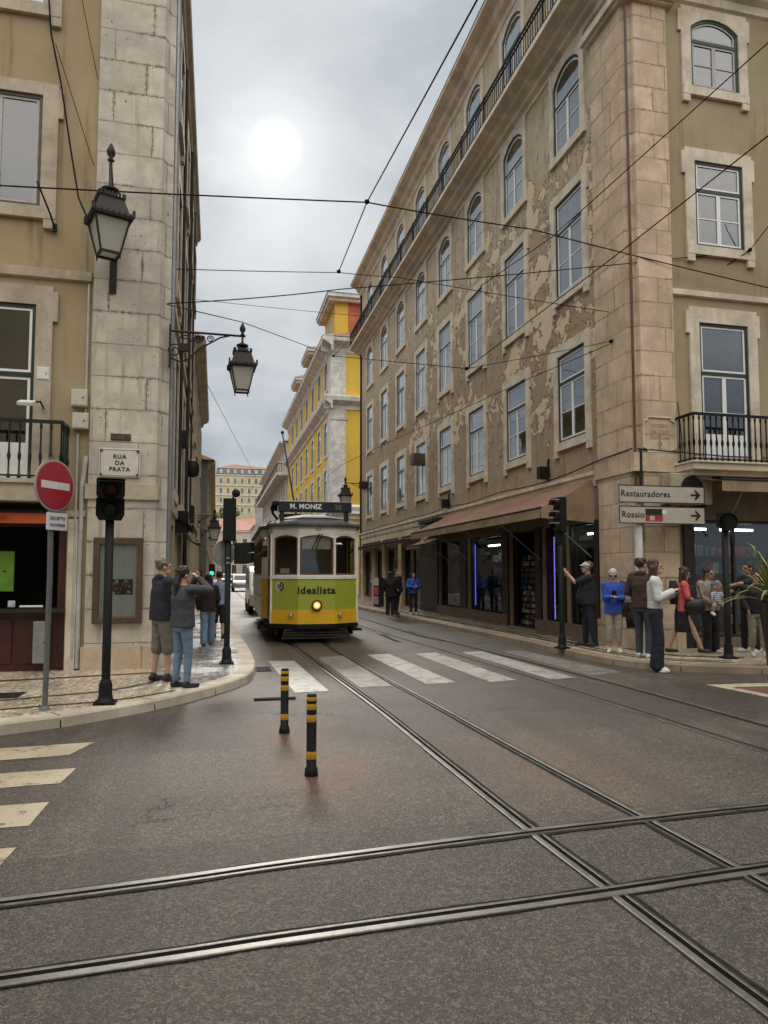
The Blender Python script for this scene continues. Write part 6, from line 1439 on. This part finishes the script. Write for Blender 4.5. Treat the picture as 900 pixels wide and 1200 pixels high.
# ================================================================== POTTED PLANT
pt = thing('potted_plant', 'spiky variegated plant in a tall black pot at the right kerb', 'potted plant', (8.80, 9.62, KH))
mb = MB(); mb.lathe([(.20, 0), (.21, .02), (.30, .98), (.33, 1.0), (.33, 1.06), (.29, 1.06), (.28, 1.0), (.02, .99)], 28); mb.build('pot', mat('black_glazed_pot', (.012, .012, .013), .35), pt)
def m_varleaf():
    m, nt = nt_new('variegated_leaf'); b = NB(nt); v = b.coord(); n = b.noise(v, 3, 3); st = b.n('ShaderNodeAttribute'); st.attribute_name = 'across'
    col = b.mix(b.step(st.outputs['Fac'], .45, .75), b.mix(n, (.06, .12, .025), (.12, .17, .045)), (.50, .48, .22)); b.out(col, .45); return m
VL = m_varleaf(); rr = random.Random(21); mb = MB(); AC = []
def leaf(az, lean, L, w_, droop):
    n = 9; d = Vector((math.cos(az), math.sin(az), 0)); sd_ = Vector((-math.sin(az), math.cos(az), 0)); p = Vector((0, 0, 1.0)) + d * .06; ang = R(90 - lean); rows_ = []
    for k in range(n + 1):
        t = k / n; wd = w_ * (math.sin(PI * min(1, .12 + .88 * t)) ** .7) * (1 - t) ** .35 + .002; c = .25 * wd
        rows_.append([p - sd_ * wd, p - Vector((0, 0, c)), p + sd_ * wd]); a = ang - R(droop) * t * t; p = p + (d * math.cos(a) + Vector((0, 0, 1)) * math.sin(a)) * (L / n)
    for a, c in zip(rows_, rows_[1:]):
        mb.add([a[0], a[1], c[1], c[0]], [(0, 1, 2, 3)], 0, True); AC.extend([1, 0, 0, 1]); mb.add([a[1], a[2], c[2], c[1]], [(0, 1, 2, 3)], 0, True); AC.extend([0, 1, 1, 0])
for k in range(64): leaf(rr.uniform(0, 2 * PI), rr.choice([rr.uniform(3, 35), rr.uniform(25, 75)]), rr.uniform(.6, 1.25), rr.uniform(.022, .045), rr.uniform(15, 110))
for a, l, L, dr in ((PI * 1.02, 78, 1.15, 50), (PI * .95, 60, 1.0, 30), (PI * 1.1, 50, .95, 95), (PI * .9, 35, 1.0, 60), (PI * 1.2, 66, 1.2, 75), (PI * 1.05, 22, 1.1, 20)): leaf(a, l, L, .04, dr)
lv = mb.build('leaves', VL, pt); at_ = lv.data.attributes.new('across', 'FLOAT', 'POINT'); at_.data.foreach_set('value', [float(x) for x in AC])
mb = MB(); mb.tube([(0, 0, .9), (.01, 0, 1.2)], .03, 7); mb.build('stem', BARK, pt)
# ================================================================== PEOPLE
def capsule(mb, p, q, r0, r1, seg=12, flat=None):
    p = Vector(p); q = Vector(q); d = q - p; L = d.length
    if L < 1e-5: mb.ell(p, (r0, r0, r0), seg, 8); return
    path = []; rs = []; u = d / L
    for k in range(4): a = PI / 2 * k / 3; path.append(p - u * r0 * math.cos(a)); rs.append(max(.0015, r0 * math.sin(a)))
    for k in range(4): a = PI / 2 * k / 3; path.append(q + u * r1 * math.sin(a)); rs.append(max(.0015, r1 * math.cos(a)))
    mb.tube(path, rs, seg)
def loft_ring(mb, rings, seg=18):         # rings: (cx, cy, z, rx, ry)
    v = []; f = []
    for cx, cy_, z, rx, ry in rings:
        for k in range(seg):
            t = 2 * PI * k / seg; c, s = math.cos(t), math.sin(t); e = .85
            v.append((cx + rx * math.copysign(abs(c) ** e, c), cy_ + ry * math.copysign(abs(s) ** e, s), z))
    for i in range(len(rings) - 1):
        for k in range(seg): l = (k + 1) % seg; f.append((i * seg + k, i * seg + l, (i + 1) * seg + l, (i + 1) * seg + k))
    f += [tuple(range(seg - 1, -1, -1)), tuple(range((len(rings) - 1) * seg, len(rings) * seg))]
    mb.add(v, f, 0, True)
def remesh(mb, name, m, parent, vox=.011, it=3):
    me = mb.mesh(name, m); o = bpy.data.objects.new(name, me); COL.objects.link(o)
    md = o.modifiers.new('r', 'REMESH'); md.mode = 'VOXEL'; md.voxel_size = vox; md.use_smooth_shade = True
    ms = o.modifiers.new('s', 'SMOOTH'); ms.factor = .5; ms.iterations = it
    dg = bpy.context.evaluated_depsgraph_get(); ne = bpy.data.meshes.new_from_object(o.evaluated_get(dg)); bpy.data.objects.remove(o); bpy.data.meshes.remove(me)
    ne.name = name; ne.materials.clear(); ne.materials.append(m); ne.polygons.foreach_set('use_smooth', [True] * len(ne.polygons))
    r = mobj(name, ne, parent); return r
def ik(a, t, l1, l2, pole):
    a = Vector(a); t = Vector(t); d = t - a; D = min(d.length, (l1 + l2) * .999); u = d.normalized(); x = (l1 * l1 - l2 * l2 + D * D) / (2 * D); h = math.sqrt(max(0, l1 * l1 - x * x))
    pv = Vector(pole) - u * Vector(pole).dot(u); pv = pv.normalized() if pv.length > 1e-5 else Vector((0, 0, -1))
    return a + u * x + pv * h, a + u * D
SKINS = {'fair': mat('fair_skin', (.50, .30, .21), .5, var=.08), 'tan': mat('tanned_skin', (.36, .20, .13), .5, var=.08)}
HAIRS = {k: mat('hair_' + k, c, .5, var=.4, scale=22, bump=.6, bscale=120) for k, c in (('dark', (.018, .012, .009)), ('brown', (.05, .025, .014)), ('grey', (.13, .105, .085)), ('white', (.5, .48, .45)))}
def cloth(name, c, var=.18): return mat(name, c, .85, var=var, scale=7, bump=.9, bscale=11)
CL = {n: cloth('cloth_' + n, c) for n, c in (('navy', (.016, .019, .03)), ('charcoal', (.055, .06, .07)), ('jeans', (.15, .235, .34)), ('khaki', (.17, .155, .12)), ('black', (.012, .012, .013)), ('brown', (.055, .032, .022)), ('dkbrown', (.022, .014, .012)), ('royal', (.03, .085, .42)), ('beige', (.36, .31, .24)), ('white', (.62, .61, .57)), ('indigo', (.014, .017, .032)), ('coral', (.58, .10, .10)), ('sand', (.30, .26, .21)), ('sky', (.25, .33, .46)), ('greyblue', (.12, .14, .2)), ('blue2', (.03, .1, .5)))}
LEA = mat('black_leather', (.014, .013, .013), .4); SNW = mat('white_sneaker', (.66, .65, .63), .5, dirt=.15); SNB = mat('dark_sneaker', (.03, .018, .016), .6); PHONE = mat('phone_black', (.01, .01, .012), .2); EYE = mat('eye_dark', (.012, .01, .01), .2); LIP = mat('lips', (.35, .12, .10), .5); SHADE = mat('sunglasses', (.008, .008, .009), .12)
def stripes(name, c1, c2, sc):
    m, nt = nt_new(name); b = NB(nt); x, y, z = b.sep(b.coord()); s = b.math('SINE', b.math('MULTIPLY', z, sc)); b.out(b.mix(b.step(s, -.1, .1), c1, c2), .85); return m
STRIPE = stripes('blue_white_stripes', (.10, .18, .38), (.62, .64, .66), 160)
def person(label, loc, rz, H=1.7, skin='fair', hair=('dark', 'short'), top='navy', sleeve=1., bottom=('trousers', 'navy'), shoes=None, hands=((.24, .05, .82), (-.24, .05, .82)), poles=None, feet=((.10, .0, 8), (-.10, .0, -8)),
           lean=0., head=(0, 0), bulk=1., belly=0., hem=.86, coat=False, cap=None, shades=False, vox=.011, hips=0., cat='person', long_=.42):
    """local: faces +y, right hand on +x. heights for a 1.72 m figure, scaled to H"""
    S = H / 1.72; t = thing('person', label, cat, loc, rz); t.scale = (S, S, S)
    sk = SKINS[skin]; B = bulk
    hip = Vector((0, 0, .92)); ch = Vector((0, lean * .5, 1.28)); nk = Vector((0, lean * .8, 1.46)); hd = Vector((0, lean + .02, 1.605))
    sh = {1: Vector((.175 * (.9 + .1 * B), lean * .65, 1.405)), -1: Vector((-.175 * (.9 + .1 * B), lean * .65, 1.405))}
    Rh = Matrix.Rotation(R(head[0]), 3, 'Z') @ Matrix.Rotation(R(head[1]), 3, 'X')
    # --- joints
    arms = {}; legs = {}
    for s, h in ((1, hands[0]), (-1, hands[1])):
        pl_ = (poles[0] if s > 0 else poles[1]) if poles else (s * .5, -.6, -.4)
        el, wr = ik(sh[s], h, .285, .255, pl_); arms[s] = (sh[s], el, wr)
    for s, f in ((1, feet[0]), (-1, feet[1])):
        a = Vector((s * .09, 0, .90)); an = Vector((f[0], f[1], .085 + (f[3] if len(f) > 3 else 0))); kn, an = ik(a, an, .410, .408, (0, 1, .05)); legs[s] = (a, kn, an, f[2])
    # --- body: one skin mesh
    mb = MB()
    loft_ring(mb, [(0, 0, .84, .12, .09), (0, 0, .92, .155 * B, .105 * B), (0, lean * .2, 1.06, .125 * B, .095 * B), (0, lean * .5, 1.25, .15 * B, .11 * B), (0, lean * .65, 1.38, .16, .095), (0, lean * .75, 1.44, .09, .07), (0, lean * .8, 1.47, .06, .06)])
    capsule(mb, nk - Vector((0, 0, .05)), hd - Vector((0, .02, .06)), .056, .052)
    def hp(x, y, z): return hd + Rh @ Vector((x, y, z))
    mb.ell(hp(0, -.012, .022), (.076, .096, .098), 18, 12, rot=Rh); mb.ell(hp(0, .022, -.055), (.056, .066, .062), 14, 10, rot=Rh)
    capsule(mb, hp(0, .082, .02), hp(0, .106, -.022), .010, .016, 8); mb.ell(hp(0, .075, -.088), (.026, .02, .018), 10, 6, rot=Rh)
    for s in (-1, 1): mb.ell(hp(s * .078, -.01, -.005), (.014, .022, .032), 8, 6, rot=Rh); mb.ell(hp(s * .035, .078, .032), (.024, .014, .008), 8, 6, rot=Rh)
    for s in (1, -1):
        a, el, wr = arms[s]; capsule(mb, a, el, .047 * B, .036); capsule(mb, el, wr, .038, .026)
        fd = (wr - el).normalized(); side = fd.cross(Vector((0, 0, 1))); side = side.normalized() if side.length > .2 else Vector((0, 1, 0))
        if hands[0 if s > 0 else 1][2] < 1.0: side = Vector((0, 1, 0)) - fd * fd.y; side.normalize()
        up = side.cross(fd).normalized(); pm = wr + fd * .05
        mb.ell(pm, (.040, .018, .05), 10, 8, rot=Matrix((side, up, fd)).transposed())
        for k, fl in enumerate((.068, .078, .072, .056)):
            b0 = wr + fd * .085 + side * (.030 - .020 * k); m1 = b0 + fd * fl * .5 - up * .006 * s; m2 = m1 + (fd * .8 - up * .6 * s).normalized() * fl * .5
            capsule(mb, b0, m1, .0095, .009, 6); capsule(mb, m1, m2, .009, .0075, 6)
        capsule(mb, wr + fd * .03 + side * .03, wr + fd * .075 + side * .062 - up * .01 * s, .012, .009, 6)
    for s in (1, -1):
        a, kn, an, yw = legs[s]; capsule(mb, a, kn, .078, .052); capsule(mb, kn, an, .054, .034); capsule(mb, kn.lerp(an, .15) - Vector((0, .012, 0)), kn.lerp(an, .45) - Vector((0, .01, 0)), .045, .042)
        d = Vector((-math.sin(R(yw)) * -1, math.cos(R(yw)), 0)); capsule(mb, an + Vector((0, 0, -.035)), an + d * .12 + Vector((0, 0, -.052)), .034, .028)
    body = remesh(mb, 'body', sk, t, min(vox, .009), 2)
    # --- face
    if vox < .013:
        for s in (-1, 1): q = hp(s * .033, .082, .012); e = MB(); e.ell(q, (.014, .008, .008), 8, 6, rot=Rh); e.build('eye', EYE, body)
        e = MB(); e.ell(hp(0, .088, -.052), (.022, .008, .007), 8, 6, rot=Rh); e.build('mouth', LIP, body)
    if shades: e = MB(); [e.ell(hp(s * .033, .088, .012), (.028, .012, .02), 10, 6, rot=Rh) for s in (-1, 1)]; e.tube([hp(-.078, 0, .02), hp(-.06, .08, .02), hp(.06, .08, .02), hp(.078, 0, .02)], .005, 5); e.build('sunglasses', SHADE, t)
    # --- hair
    hc, hs = hair; hm = HAIRS[hc]; mb = MB()
    if hs != 'bald':
        mb.ell(hp(0, -.026, .040), (.087, .100, .098), 18, 12, rot=Rh)
        if hs in ('long', 'pony'):
            if hs == 'long':
                for x in (-.055, -.02, .02, .055): capsule(mb, hp(x * 1.2, -.06, .0), Vector((hd.x + x * 1.3, hd.y - .10, hd.z - long_ + abs(x))), .045, .022, 8)
                for s in (-1, 1): capsule(mb, hp(s * .072, .0, .02), Vector((hd.x + s * .095, hd.y - .01, hd.z - long_ * .6)), .030, .020, 8)
            else: capsule(mb, hp(0, -.09, .03), Vector((hd.x, hd.y - .135, hd.z - .12)), .05, .045, 8); capsule(mb, Vector((hd.x, hd.y - .135, hd.z - .12)), Vector((hd.x, hd.y - .13, hd.z - .40)), .048, .016, 8)
        if hs == 'bob':
            for s in (-1, 1): capsule(mb, hp(s * .07, -.02, .04), hp(s * .078, -.02, -.07), .035, .028, 8)
            capsule(mb, hp(0, -.07, .0), hp(0, -.075, -.08), .06, .05, 8)
        if hs == 'curly':
            rr_ = random.Random(4)
            for _ in range(26): mb.ell(hp(rr_.uniform(-.075, .075), rr_.uniform(-.11, .03), rr_.uniform(.0, .12)), (.032, .032, .032), 8, 6)
        if hs in ('short', 'pony', 'long'):
            rr_ = random.Random(int(H * 1000))
            for _ in range(34):
                a_, e_ = rr_.uniform(0, 2 * PI), rr_.uniform(.15, 1.25); q = Vector((.084 * math.cos(a_) * math.cos(e_), .096 * math.sin(a_) * math.cos(e_) - .028, .05 + .088 * math.sin(e_)))
                if q.y > .035: continue
                capsule(mb, hp(*q), hp(q.x * 1.05 + rr_.uniform(-.01, .01), q.y * 1.05 - .022, q.z - .012), .017, .010, 6)
        remesh(mb, 'hair', hm, t, min(vox, .010), 2)
    if cap:
        mb = MB(); mb.ell(hp(0, -.012, .055), (.092, .108, .075), 16, 10, rot=Rh); mb.ell(hp(0, .10, .045), (.062, .06, .012), 12, 6, rot=Rh); remesh(mb, 'cap', CL[cap], t, .009, 2)
    # --- top
    mb = MB(); g_ = .016
    wid = .165 * B
    rings = [(0, lean * .1, hem, wid * 1.05 + hips * .5 + .01, .115 * B + belly * .6 + .012), (0, lean * .2 + belly * .25, 1.0, wid * 1.0 + .012, .115 * B + belly + .008), (0, lean * .35 + belly * .15, 1.12, wid * .97 + .008, .112 * B + belly * .7 + .006), (0, lean * .5, 1.26, wid * 1.02 + .008, .122 * B + .006), (0, lean * .62, 1.37, wid * 1.02 + .012, .108 + .006), (0, lean * .72, 1.435, .115, .08), (0, lean * .78, 1.468, .068, .066)]
    loft_ring(mb, rings)
    for s in (1, -1):
        a, el, wr = arms[s]; k = g_ + (.008 if coat else 0); capsule(mb, a, a.lerp(el, min(1, sleeve * 2)), .054 * B + k, .042 + k)
        if sleeve > .5: e = el.lerp(wr, (sleeve - .5) * 2 * .97); capsule(mb, el, e, .043 + k, .031 + k)
    if coat: capsule(mb, (-.06, lean * .8 - .05, 1.47), (.06, lean * .8 - .05, 1.47), .045, .045)
    remesh(mb, 'top', CL.get(top) or top, t, vox, 3)
    # --- bottom
    kind, bc = bottom; mb = MB()
    if kind == 'skirt':
        loft_ring(mb, [(0, .02, .46, .17, .16), (0, .015, .60, .185, .16), (0, 0, .80, .18 + hips, .145), (0, 0, .92, .165 + hips, .125), (0, 0, 1.0, .14, .11)])
    else:
        loft_ring(mb, [(0, 0, .80, .13 + hips, .11), (0, 0, .90, .168 * B + hips, .122 * B), (0, 0, .99, .15 * B, .112 * B + belly * .3)])
        for s in (1, -1):
            a, kn, an, yw = legs[s]
            w1, w2, w3, stop = {'trousers': (.098, .072, .060, .97), 'jeans': (.095, .066, .05, .93), 'wide': (.100, .086, .088, 1.0), 'shorts': (.103, .088, 0, 0), 'capri': (.10, .078, .066, .62)}[kind]
            if kind == 'shorts': e = kn.lerp(an, .12); capsule(mb, a, kn, w1 * (.92 + .08 * B), w2); capsule(mb, kn, e, w2, w2)
            else: capsule(mb, a, kn, w1 * (.92 + .08 * B), w2); capsule(mb, kn, kn.lerp(an, stop), w2, w3)
    remesh(mb, 'skirt' if kind == 'skirt' else 'shorts' if kind == 'shorts' else 'trousers', CL.get(bc) or bc, t, vox, 3)
    # --- shoes
    for s in (1, -1):
        a, kn, an, yw = legs[s]; d = Vector((math.sin(R(yw)), math.cos(R(yw)), 0)); mb = MB()
        capsule(mb, an + Vector((0, 0, -.035)) - d * .03, an + d * .15 + Vector((0, 0, -.050)), .046, .034, 10); mb.ell(an + d * .05 + Vector((0, 0, -.068)), (.048, .13, .017), 14, 6, rot=Matrix.Rotation(-R(yw), 3, 'Z'))
        if shoes is not LEA or kind != 'skirt': capsule(mb, an + Vector((0, 0, -.03)), an + Vector((0, 0, .01)), .042, .042, 10)
        remesh(mb, 'shoe', shoes or LEA, t, .008, 2)
    t['_s'] = S; del t['_s']
    return t, hp, arms
def held(name, label, cat, mb, m, person_t, at, rz=None, bevel=0.):
    """an object carried by a person: a thing of its own, placed at a point given in the person's local frame"""
    M = Matrix.Translation(person_t.location) @ Matrix.Rotation(person_t.rotation_euler.z, 4, 'Z') @ Matrix.Scale(person_t.scale[0], 4); o = mb.build(name, m, loc=M @ Vector(at), bevel=bevel); o.rotation_euler = (0, 0, person_t.rotation_euler.z if rz is None else R(rz)); return tag(o, label, cat)
def phone_mb(): mb = MB(); mb.box(-.038, .038, -.005, .005, -.075, .075); return mb

person('grey haired man in a navy top and khaki shorts on the left corner', (-.70, 10.25, KH), -62, 1.66, hair=('grey', 'short'), top='navy', sleeve=1., bottom=('shorts', 'khaki'), shoes=SNB, hands=((.20, .16, .88), (-.20, .14, .88)), feet=((.11, .05, 10), (-.11, -.06, -4)), bulk=1.16, head=(-14, 0), belly=.03, coat=True)
p2, hp2, a2 = person('woman with a dark ponytail in a charcoal sweater and light jeans photographing the tram', (-.40, 9.62, KH), -54, 1.545, hair=('dark', 'pony'), top='charcoal', sleeve=1., bottom=('jeans', 'jeans'), shoes=LEA, hands=((.07, .22, 1.56), (-.05, .24, 1.55)), poles=((.9, .2, -.8), (-.9, .2, -.8)), feet=((.10, .02, 25), (-.10, -.04, 5)), bulk=1.16, hips=.015, head=(-8, 0))
held('phone', 'phone held up to the face of the woman in the charcoal sweater', 'phone', phone_mb(), PHONE, p2, (.01, .285, 1.60))
person('long haired woman in a dark brown jacket and jeans walking away on the left', (-.13, 14.9, KH), 4, 1.44, hair=('dark', 'long'), top='dkbrown', bottom=('wide', 'jeans'), shoes=LEA, hands=((.21, .22, .95), (-.22, .10, .9)), feet=((.09, .16, 0), (-.09, -.12, 0)), bulk=1.05, coat=True, long_=.36, hem=.83, vox=.013)
person('man in a pale blue shirt and dark shorts walking away on the left', (.10, 16.6, KH), 2, 1.5, hair=('dark', 'short'), top='sky', sleeve=.4, bottom=('shorts', 'black'), shoes=LEA, hands=((.26, .0, .82), (-.24, .1, .84)), feet=((.1, -.08, 0), (-.1, .12, 0)), vox=.013)
p5, hp5, a5 = person('stout man in a white cap and navy clothes raising his phone by the shop window', (7.38, 13.10, KH), 64, 1.69, hair=('grey', 'short'), top='navy', sleeve=.42, bottom=('trousers', 'indigo'), shoes=SNB, hands=((.10, .42, 1.44), (-.08, .40, 1.48)), poles=((.6, -.1, -.8), (-.6, -.1, -.8)), feet=((.10, .06, 10), (-.12, -.12, -20)), bulk=1.25, belly=.085, cap='white', head=(4, 4))
held('phone', 'phone raised by the man in the white cap', 'phone', phone_mb(), PHONE, p5, (.0, .51, 1.52), 64)
p6, hp6, a6 = person('white haired old woman in a royal blue jacket looking at her phone', (7.22, 11.90, KH), 152, 1.54, hair=('white', 'bob'), top='royal', bottom=('capri', 'beige'), shoes=SNW, hands=((.05, .26, 1.16), (-.07, .25, 1.14)), poles=((.2, -.3, -.9), (-.2, -.3, -.9)), feet=((.09, .0, 12), (-.10, .0, -10)), bulk=1.02, hips=.01, head=(0, -22), shades=True, hem=.80)
held('phone', 'phone in the hands of the woman in royal blue', 'phone', phone_mb(), PHONE, p6, (.0, .31, 1.21))
mb = MB(); loft_ring(mb, [(0, 0, -.17, .11, .05), (0, 0, -.05, .135, .07), (0, 0, .1, .12, .055), (0, 0, .15, .09, .03)]); mb.tube([(-.08, 0, .14), (-.05, .0, .42), (.10, .02, .50), (.12, .02, .45)], .012, 6); held('shoulder_bag', 'black shoulder bag hanging at the side of the woman in royal blue', 'bag', mb, LEA, p6, (-.27, .02, .93))
mb = MB(); loft_ring(mb, [(0, 0, -.30, .07, .03), (.01, 0, -.1, .08, .04), (0, 0, .12, .07, .035)]); held('folded_jacket', 'dark jacket hanging over the bag of the woman in royal blue', 'jacket', mb, CL['black'], p6, (-.33, .05, .85))
person('person in a brown jacket standing half hidden behind the woman in white', (7.27, 11.05, KH), -60, 1.72, hair=('brown', 'curly'), top='brown', bottom=('trousers', 'charcoal'), shoes=SNW, hands=((.20, .20, 1.0), (-.18, .22, 1.05)), feet=((.10, .0, 5), (-.10, .05, -8)), bulk=1.05, coat=True, head=(-20, 0))
person('brown haired woman in a white sweater and wide navy trousers waiting in the road', (6.99, 10.27, 0), -126, 1.80, hair=('brown', 'long'), top='white', bottom=('wide', 'indigo'), shoes=SNW, hands=((.10, .25, 1.24), (-.06, .26, 1.19)), poles=((.4, -.3, -.9), (-.4, -.3, -.9)), feet=((.10, .02, 20), (-.08, -.02, 0)), head=(6, 4), long_=.30, bulk=.94, hem=.97, coat=True)
p9, hp9, a9 = person('woman in a coral top and black skirt walking right with a black bag', (8.20, 11.25, KH), -121, 1.56, hair=('brown', 'long'), top='coral', sleeve=.45, bottom=('skirt', 'black'), shoes=LEA, hands=((.10, .28, 1.06), (-.12, .26, 1.05)), poles=((.8, -.5, -.4), (-.8, -.5, -.4)), feet=((.08, .36, 0), (-.08, -.26, 0, .02)), lean=.05, head=(6, -20), long_=.30)
mb = MB(); loft_ring(mb, [(0, 0, -.13, .05, .14), (0, 0, -.02, .065, .18), (0, 0, .10, .04, .15), (0, 0, .13, .015, .12)]); mb.tube([(0, -.12, .12), (.0, -.03, .35), (0, .06, .35), (0, .12, .12)], .012, 6); held('handbag', 'black handbag on the arm of the woman in the coral top', 'bag', mb, LEA, p9, (.20, .22, .98))
mb = MB(); loft_ring(mb, [(0, 0, -.22, .16, .06), (0, 0, .0, .17, .09), (0, 0, .2, .13, .06)]); held('backpack', 'black backpack worn by the woman in the coral top', 'bag', mb, CL['black'], p9, (0, -.15, 1.25))
p10, hp10, a10 = person('adult in a sand coloured top and black trousers carrying a baby', (8.93, 11.45, KH), 174, 1.56, skin='tan', hair=('dark', 'short'), top='sand', bottom=('wide', 'black'), shoes=SNW, hands=((.06, .22, 1.02), (-.06, .24, 1.08)), poles=((.9, -.2, -.6), (-.9, -.2, -.6)), feet=((.09, .02, 14), (-.10, .0, -12)), bulk=1.12, hips=.01, head=(25, 0))
# baby
S = p10.scale[0]; bt = thing('baby', 'baby in a blue striped shirt and grey blue hat held at the chest', 'baby', (0, 0, 0), 0); bt.matrix_world = Matrix.Translation(p10.location) @ Matrix.Rotation(p10.rotation_euler.z, 4, 'Z') @ Matrix.Translation((.0, .235 * S, 1.02 * S)) @ Matrix.Scale(S, 4)
bt.location = bt.matrix_world.translation; bt.rotation_euler = (0, 0, p10.rotation_euler.z); bt.scale = (S, S, S)
mb = MB(); mb.ell((0, .02, .33), (.078, .088, .09), 14, 10); mb.ell((0, .10, .31), (.012, .014, .012), 6, 5); loft_ring(mb, [(0, 0, .0, .085, .075), (0, 0, .1, .08, .07), (0, 0, .2, .07, .055), (0, .0, .26, .035, .035)])
for s in (-1, 1):
    capsule(mb, (s * .08, .02, .20), (s * .13, .07, .10), .028, .022, 8); mb.ell((s * .135, .08, .075), (.02, .018, .026), 8, 6); capsule(mb, (s * .06, .03, .0), (s * .12, .12, -.06), .045, .035, 8); capsule(mb, (s * .12, .12, -.06), (s * .15, .10, -.20), .034, .026, 8); capsule(mb, (s * .15, .10, -.21), (s * .15, .16, -.225), .028, .022, 8)
    for q in range(4): capsule(mb, (s * (.125 + .006 * q), .085, .065), (s * (.122 + .008 * q), .095, .035), .0065, .005, 5)
bb = remesh(mb, 'body', SKINS['fair'], bt, .008, 2)
for s in (-1, 1): e = MB(); e.ell((s * .03, .097, .335), (.008, .006, .008), 6, 5); e.build('eye', EYE, bb)
mb = MB(); loft_ring(mb, [(0, 0, .0, .095, .085), (0, 0, .1, .09, .08), (0, 0, .2, .08, .065), (0, .0, .255, .045, .045)])
for s in (-1, 1): capsule(mb, (s * .08, .02, .20), (s * .105, .045, .15), .036, .034, 8)
remesh(mb, 'shirt', STRIPE, bt, .009, 2)
mb = MB()
for s in (-1, 1): capsule(mb, (s * .06, .03, .0), (s * .12, .12, -.06), .052, .042, 8); capsule(mb, (s * .12, .12, -.06), (s * .145, .105, -.14), .041, .035, 8)
loft_ring(mb, [(0, 0, -.04, .07, .07), (0, 0, .04, .095, .085)]); remesh(mb, 'trousers', CL['sand'], bt, .009, 2)
mb = MB(); mb.ell((0, -.0, .37), (.09, .10, .075), 14, 8); mb.ell((0, .08, .355), (.05, .04, .012), 10, 6); remesh(mb, 'hat', CL['greyblue'], bt, .009, 2)
for s in (-1, 1): mb = MB(); capsule(mb, (s * .15, .095, -.19), (s * .15, .17, -.225), .036, .03, 8); remesh(mb, 'bootee', SNW, bt, .008, 2)
person('dark clothed man stretching an arm in front of the shop at the far right', (9.72, 11.35, KH), 92, 1.66, skin='tan', hair=('dark', 'short'), top='navy', sleeve=.4, bottom=('trousers', 'black'), shoes=SNW, hands=((.22, .35, 1.12), (-.05, .52, 1.28)), poles=((.6, -.3, -.6), (-.3, .1, -1)), feet=((.11, .05, 5), (-.11, -.05, -5)), bulk=1.12)
person('figure in dark clothes at the far right kerb seen past the spiky leaves', (9.35, 10.75, KH), 150, 1.5, hair=('dark', 'short'), top='black', bottom=('capri', 'sand'), shoes=SNW, hands=((.2, .2, .95), (-.2, .2, .95)), feet=((.1, .0, 5), (-.1, .1, -5)), vox=.013)
person('woman in a long black coat standing left in the far group by the shops', (5.98, 24.2, KH), -20, 1.50, hair=('dark', 'long'), top='black', bottom=('wide', 'black'), shoes=LEA, hands=((.2, .15, .9), (-.2, .18, .95)), bulk=1.15, coat=True, hem=.72, vox=.015)
person('tall man in black in the middle of the far group by the shops', (6.28, 24.5, KH), -150, 1.58, hair=('dark', 'short'), top='black', bottom=('trousers', 'dkbrown'), shoes=LEA, hands=((.2, .2, 1.0), (-.22, .1, .9)), feet=((.11, .12, 0), (-.1, -.1, 0)), bulk=1.2, coat=True, hem=.76, vox=.015)
person('woman in a bright blue jacket and black trousers in front of the far shop', (6.87, 24.35, KH), 172, 1.47, hair=('dark', 'bob'), top='blue2', bottom=('jeans', 'black'), shoes=SNW, hands=((.06, .22, 1.15), (-.1, .2, 1.1)), poles=((.9, -.3, -.6), (-.9, -.3, -.6)), bulk=1.15, coat=True, vox=.015)
mb = MB(); mb.box(-.02, .02, -.004, .004, -.05, .05); tag(mb.build('badge', mat('pale_yellow_card', (.6, .6, .3), .5), loc=(6.87, 24.02, 1.15)), 'pale yellow card held by the woman in bright blue', 'card')
# magazine stand by the far shop
ms = thing('magazine_stand', 'grey and red magazine stand on the pavement by the far shop doorway', 'magazine stand', (6.95, 30.2, KH), -80); mb = MB(); mb.box(-.3, .3, -.12, .12, 0, 1.25); mb.build('case', IRONG, ms); mb = MB()
for k in range(3): mb.box(-.27, .27, -.14, -.12, .12 + k * .4, .46 + k * .4, k)
mb.build('magazines', [mat('mag_grey', (.3, .3, .33), .5), mat('mag_red', (.4, .08, .08), .5), mat('mag_pale', (.5, .5, .47), .5)], ms)
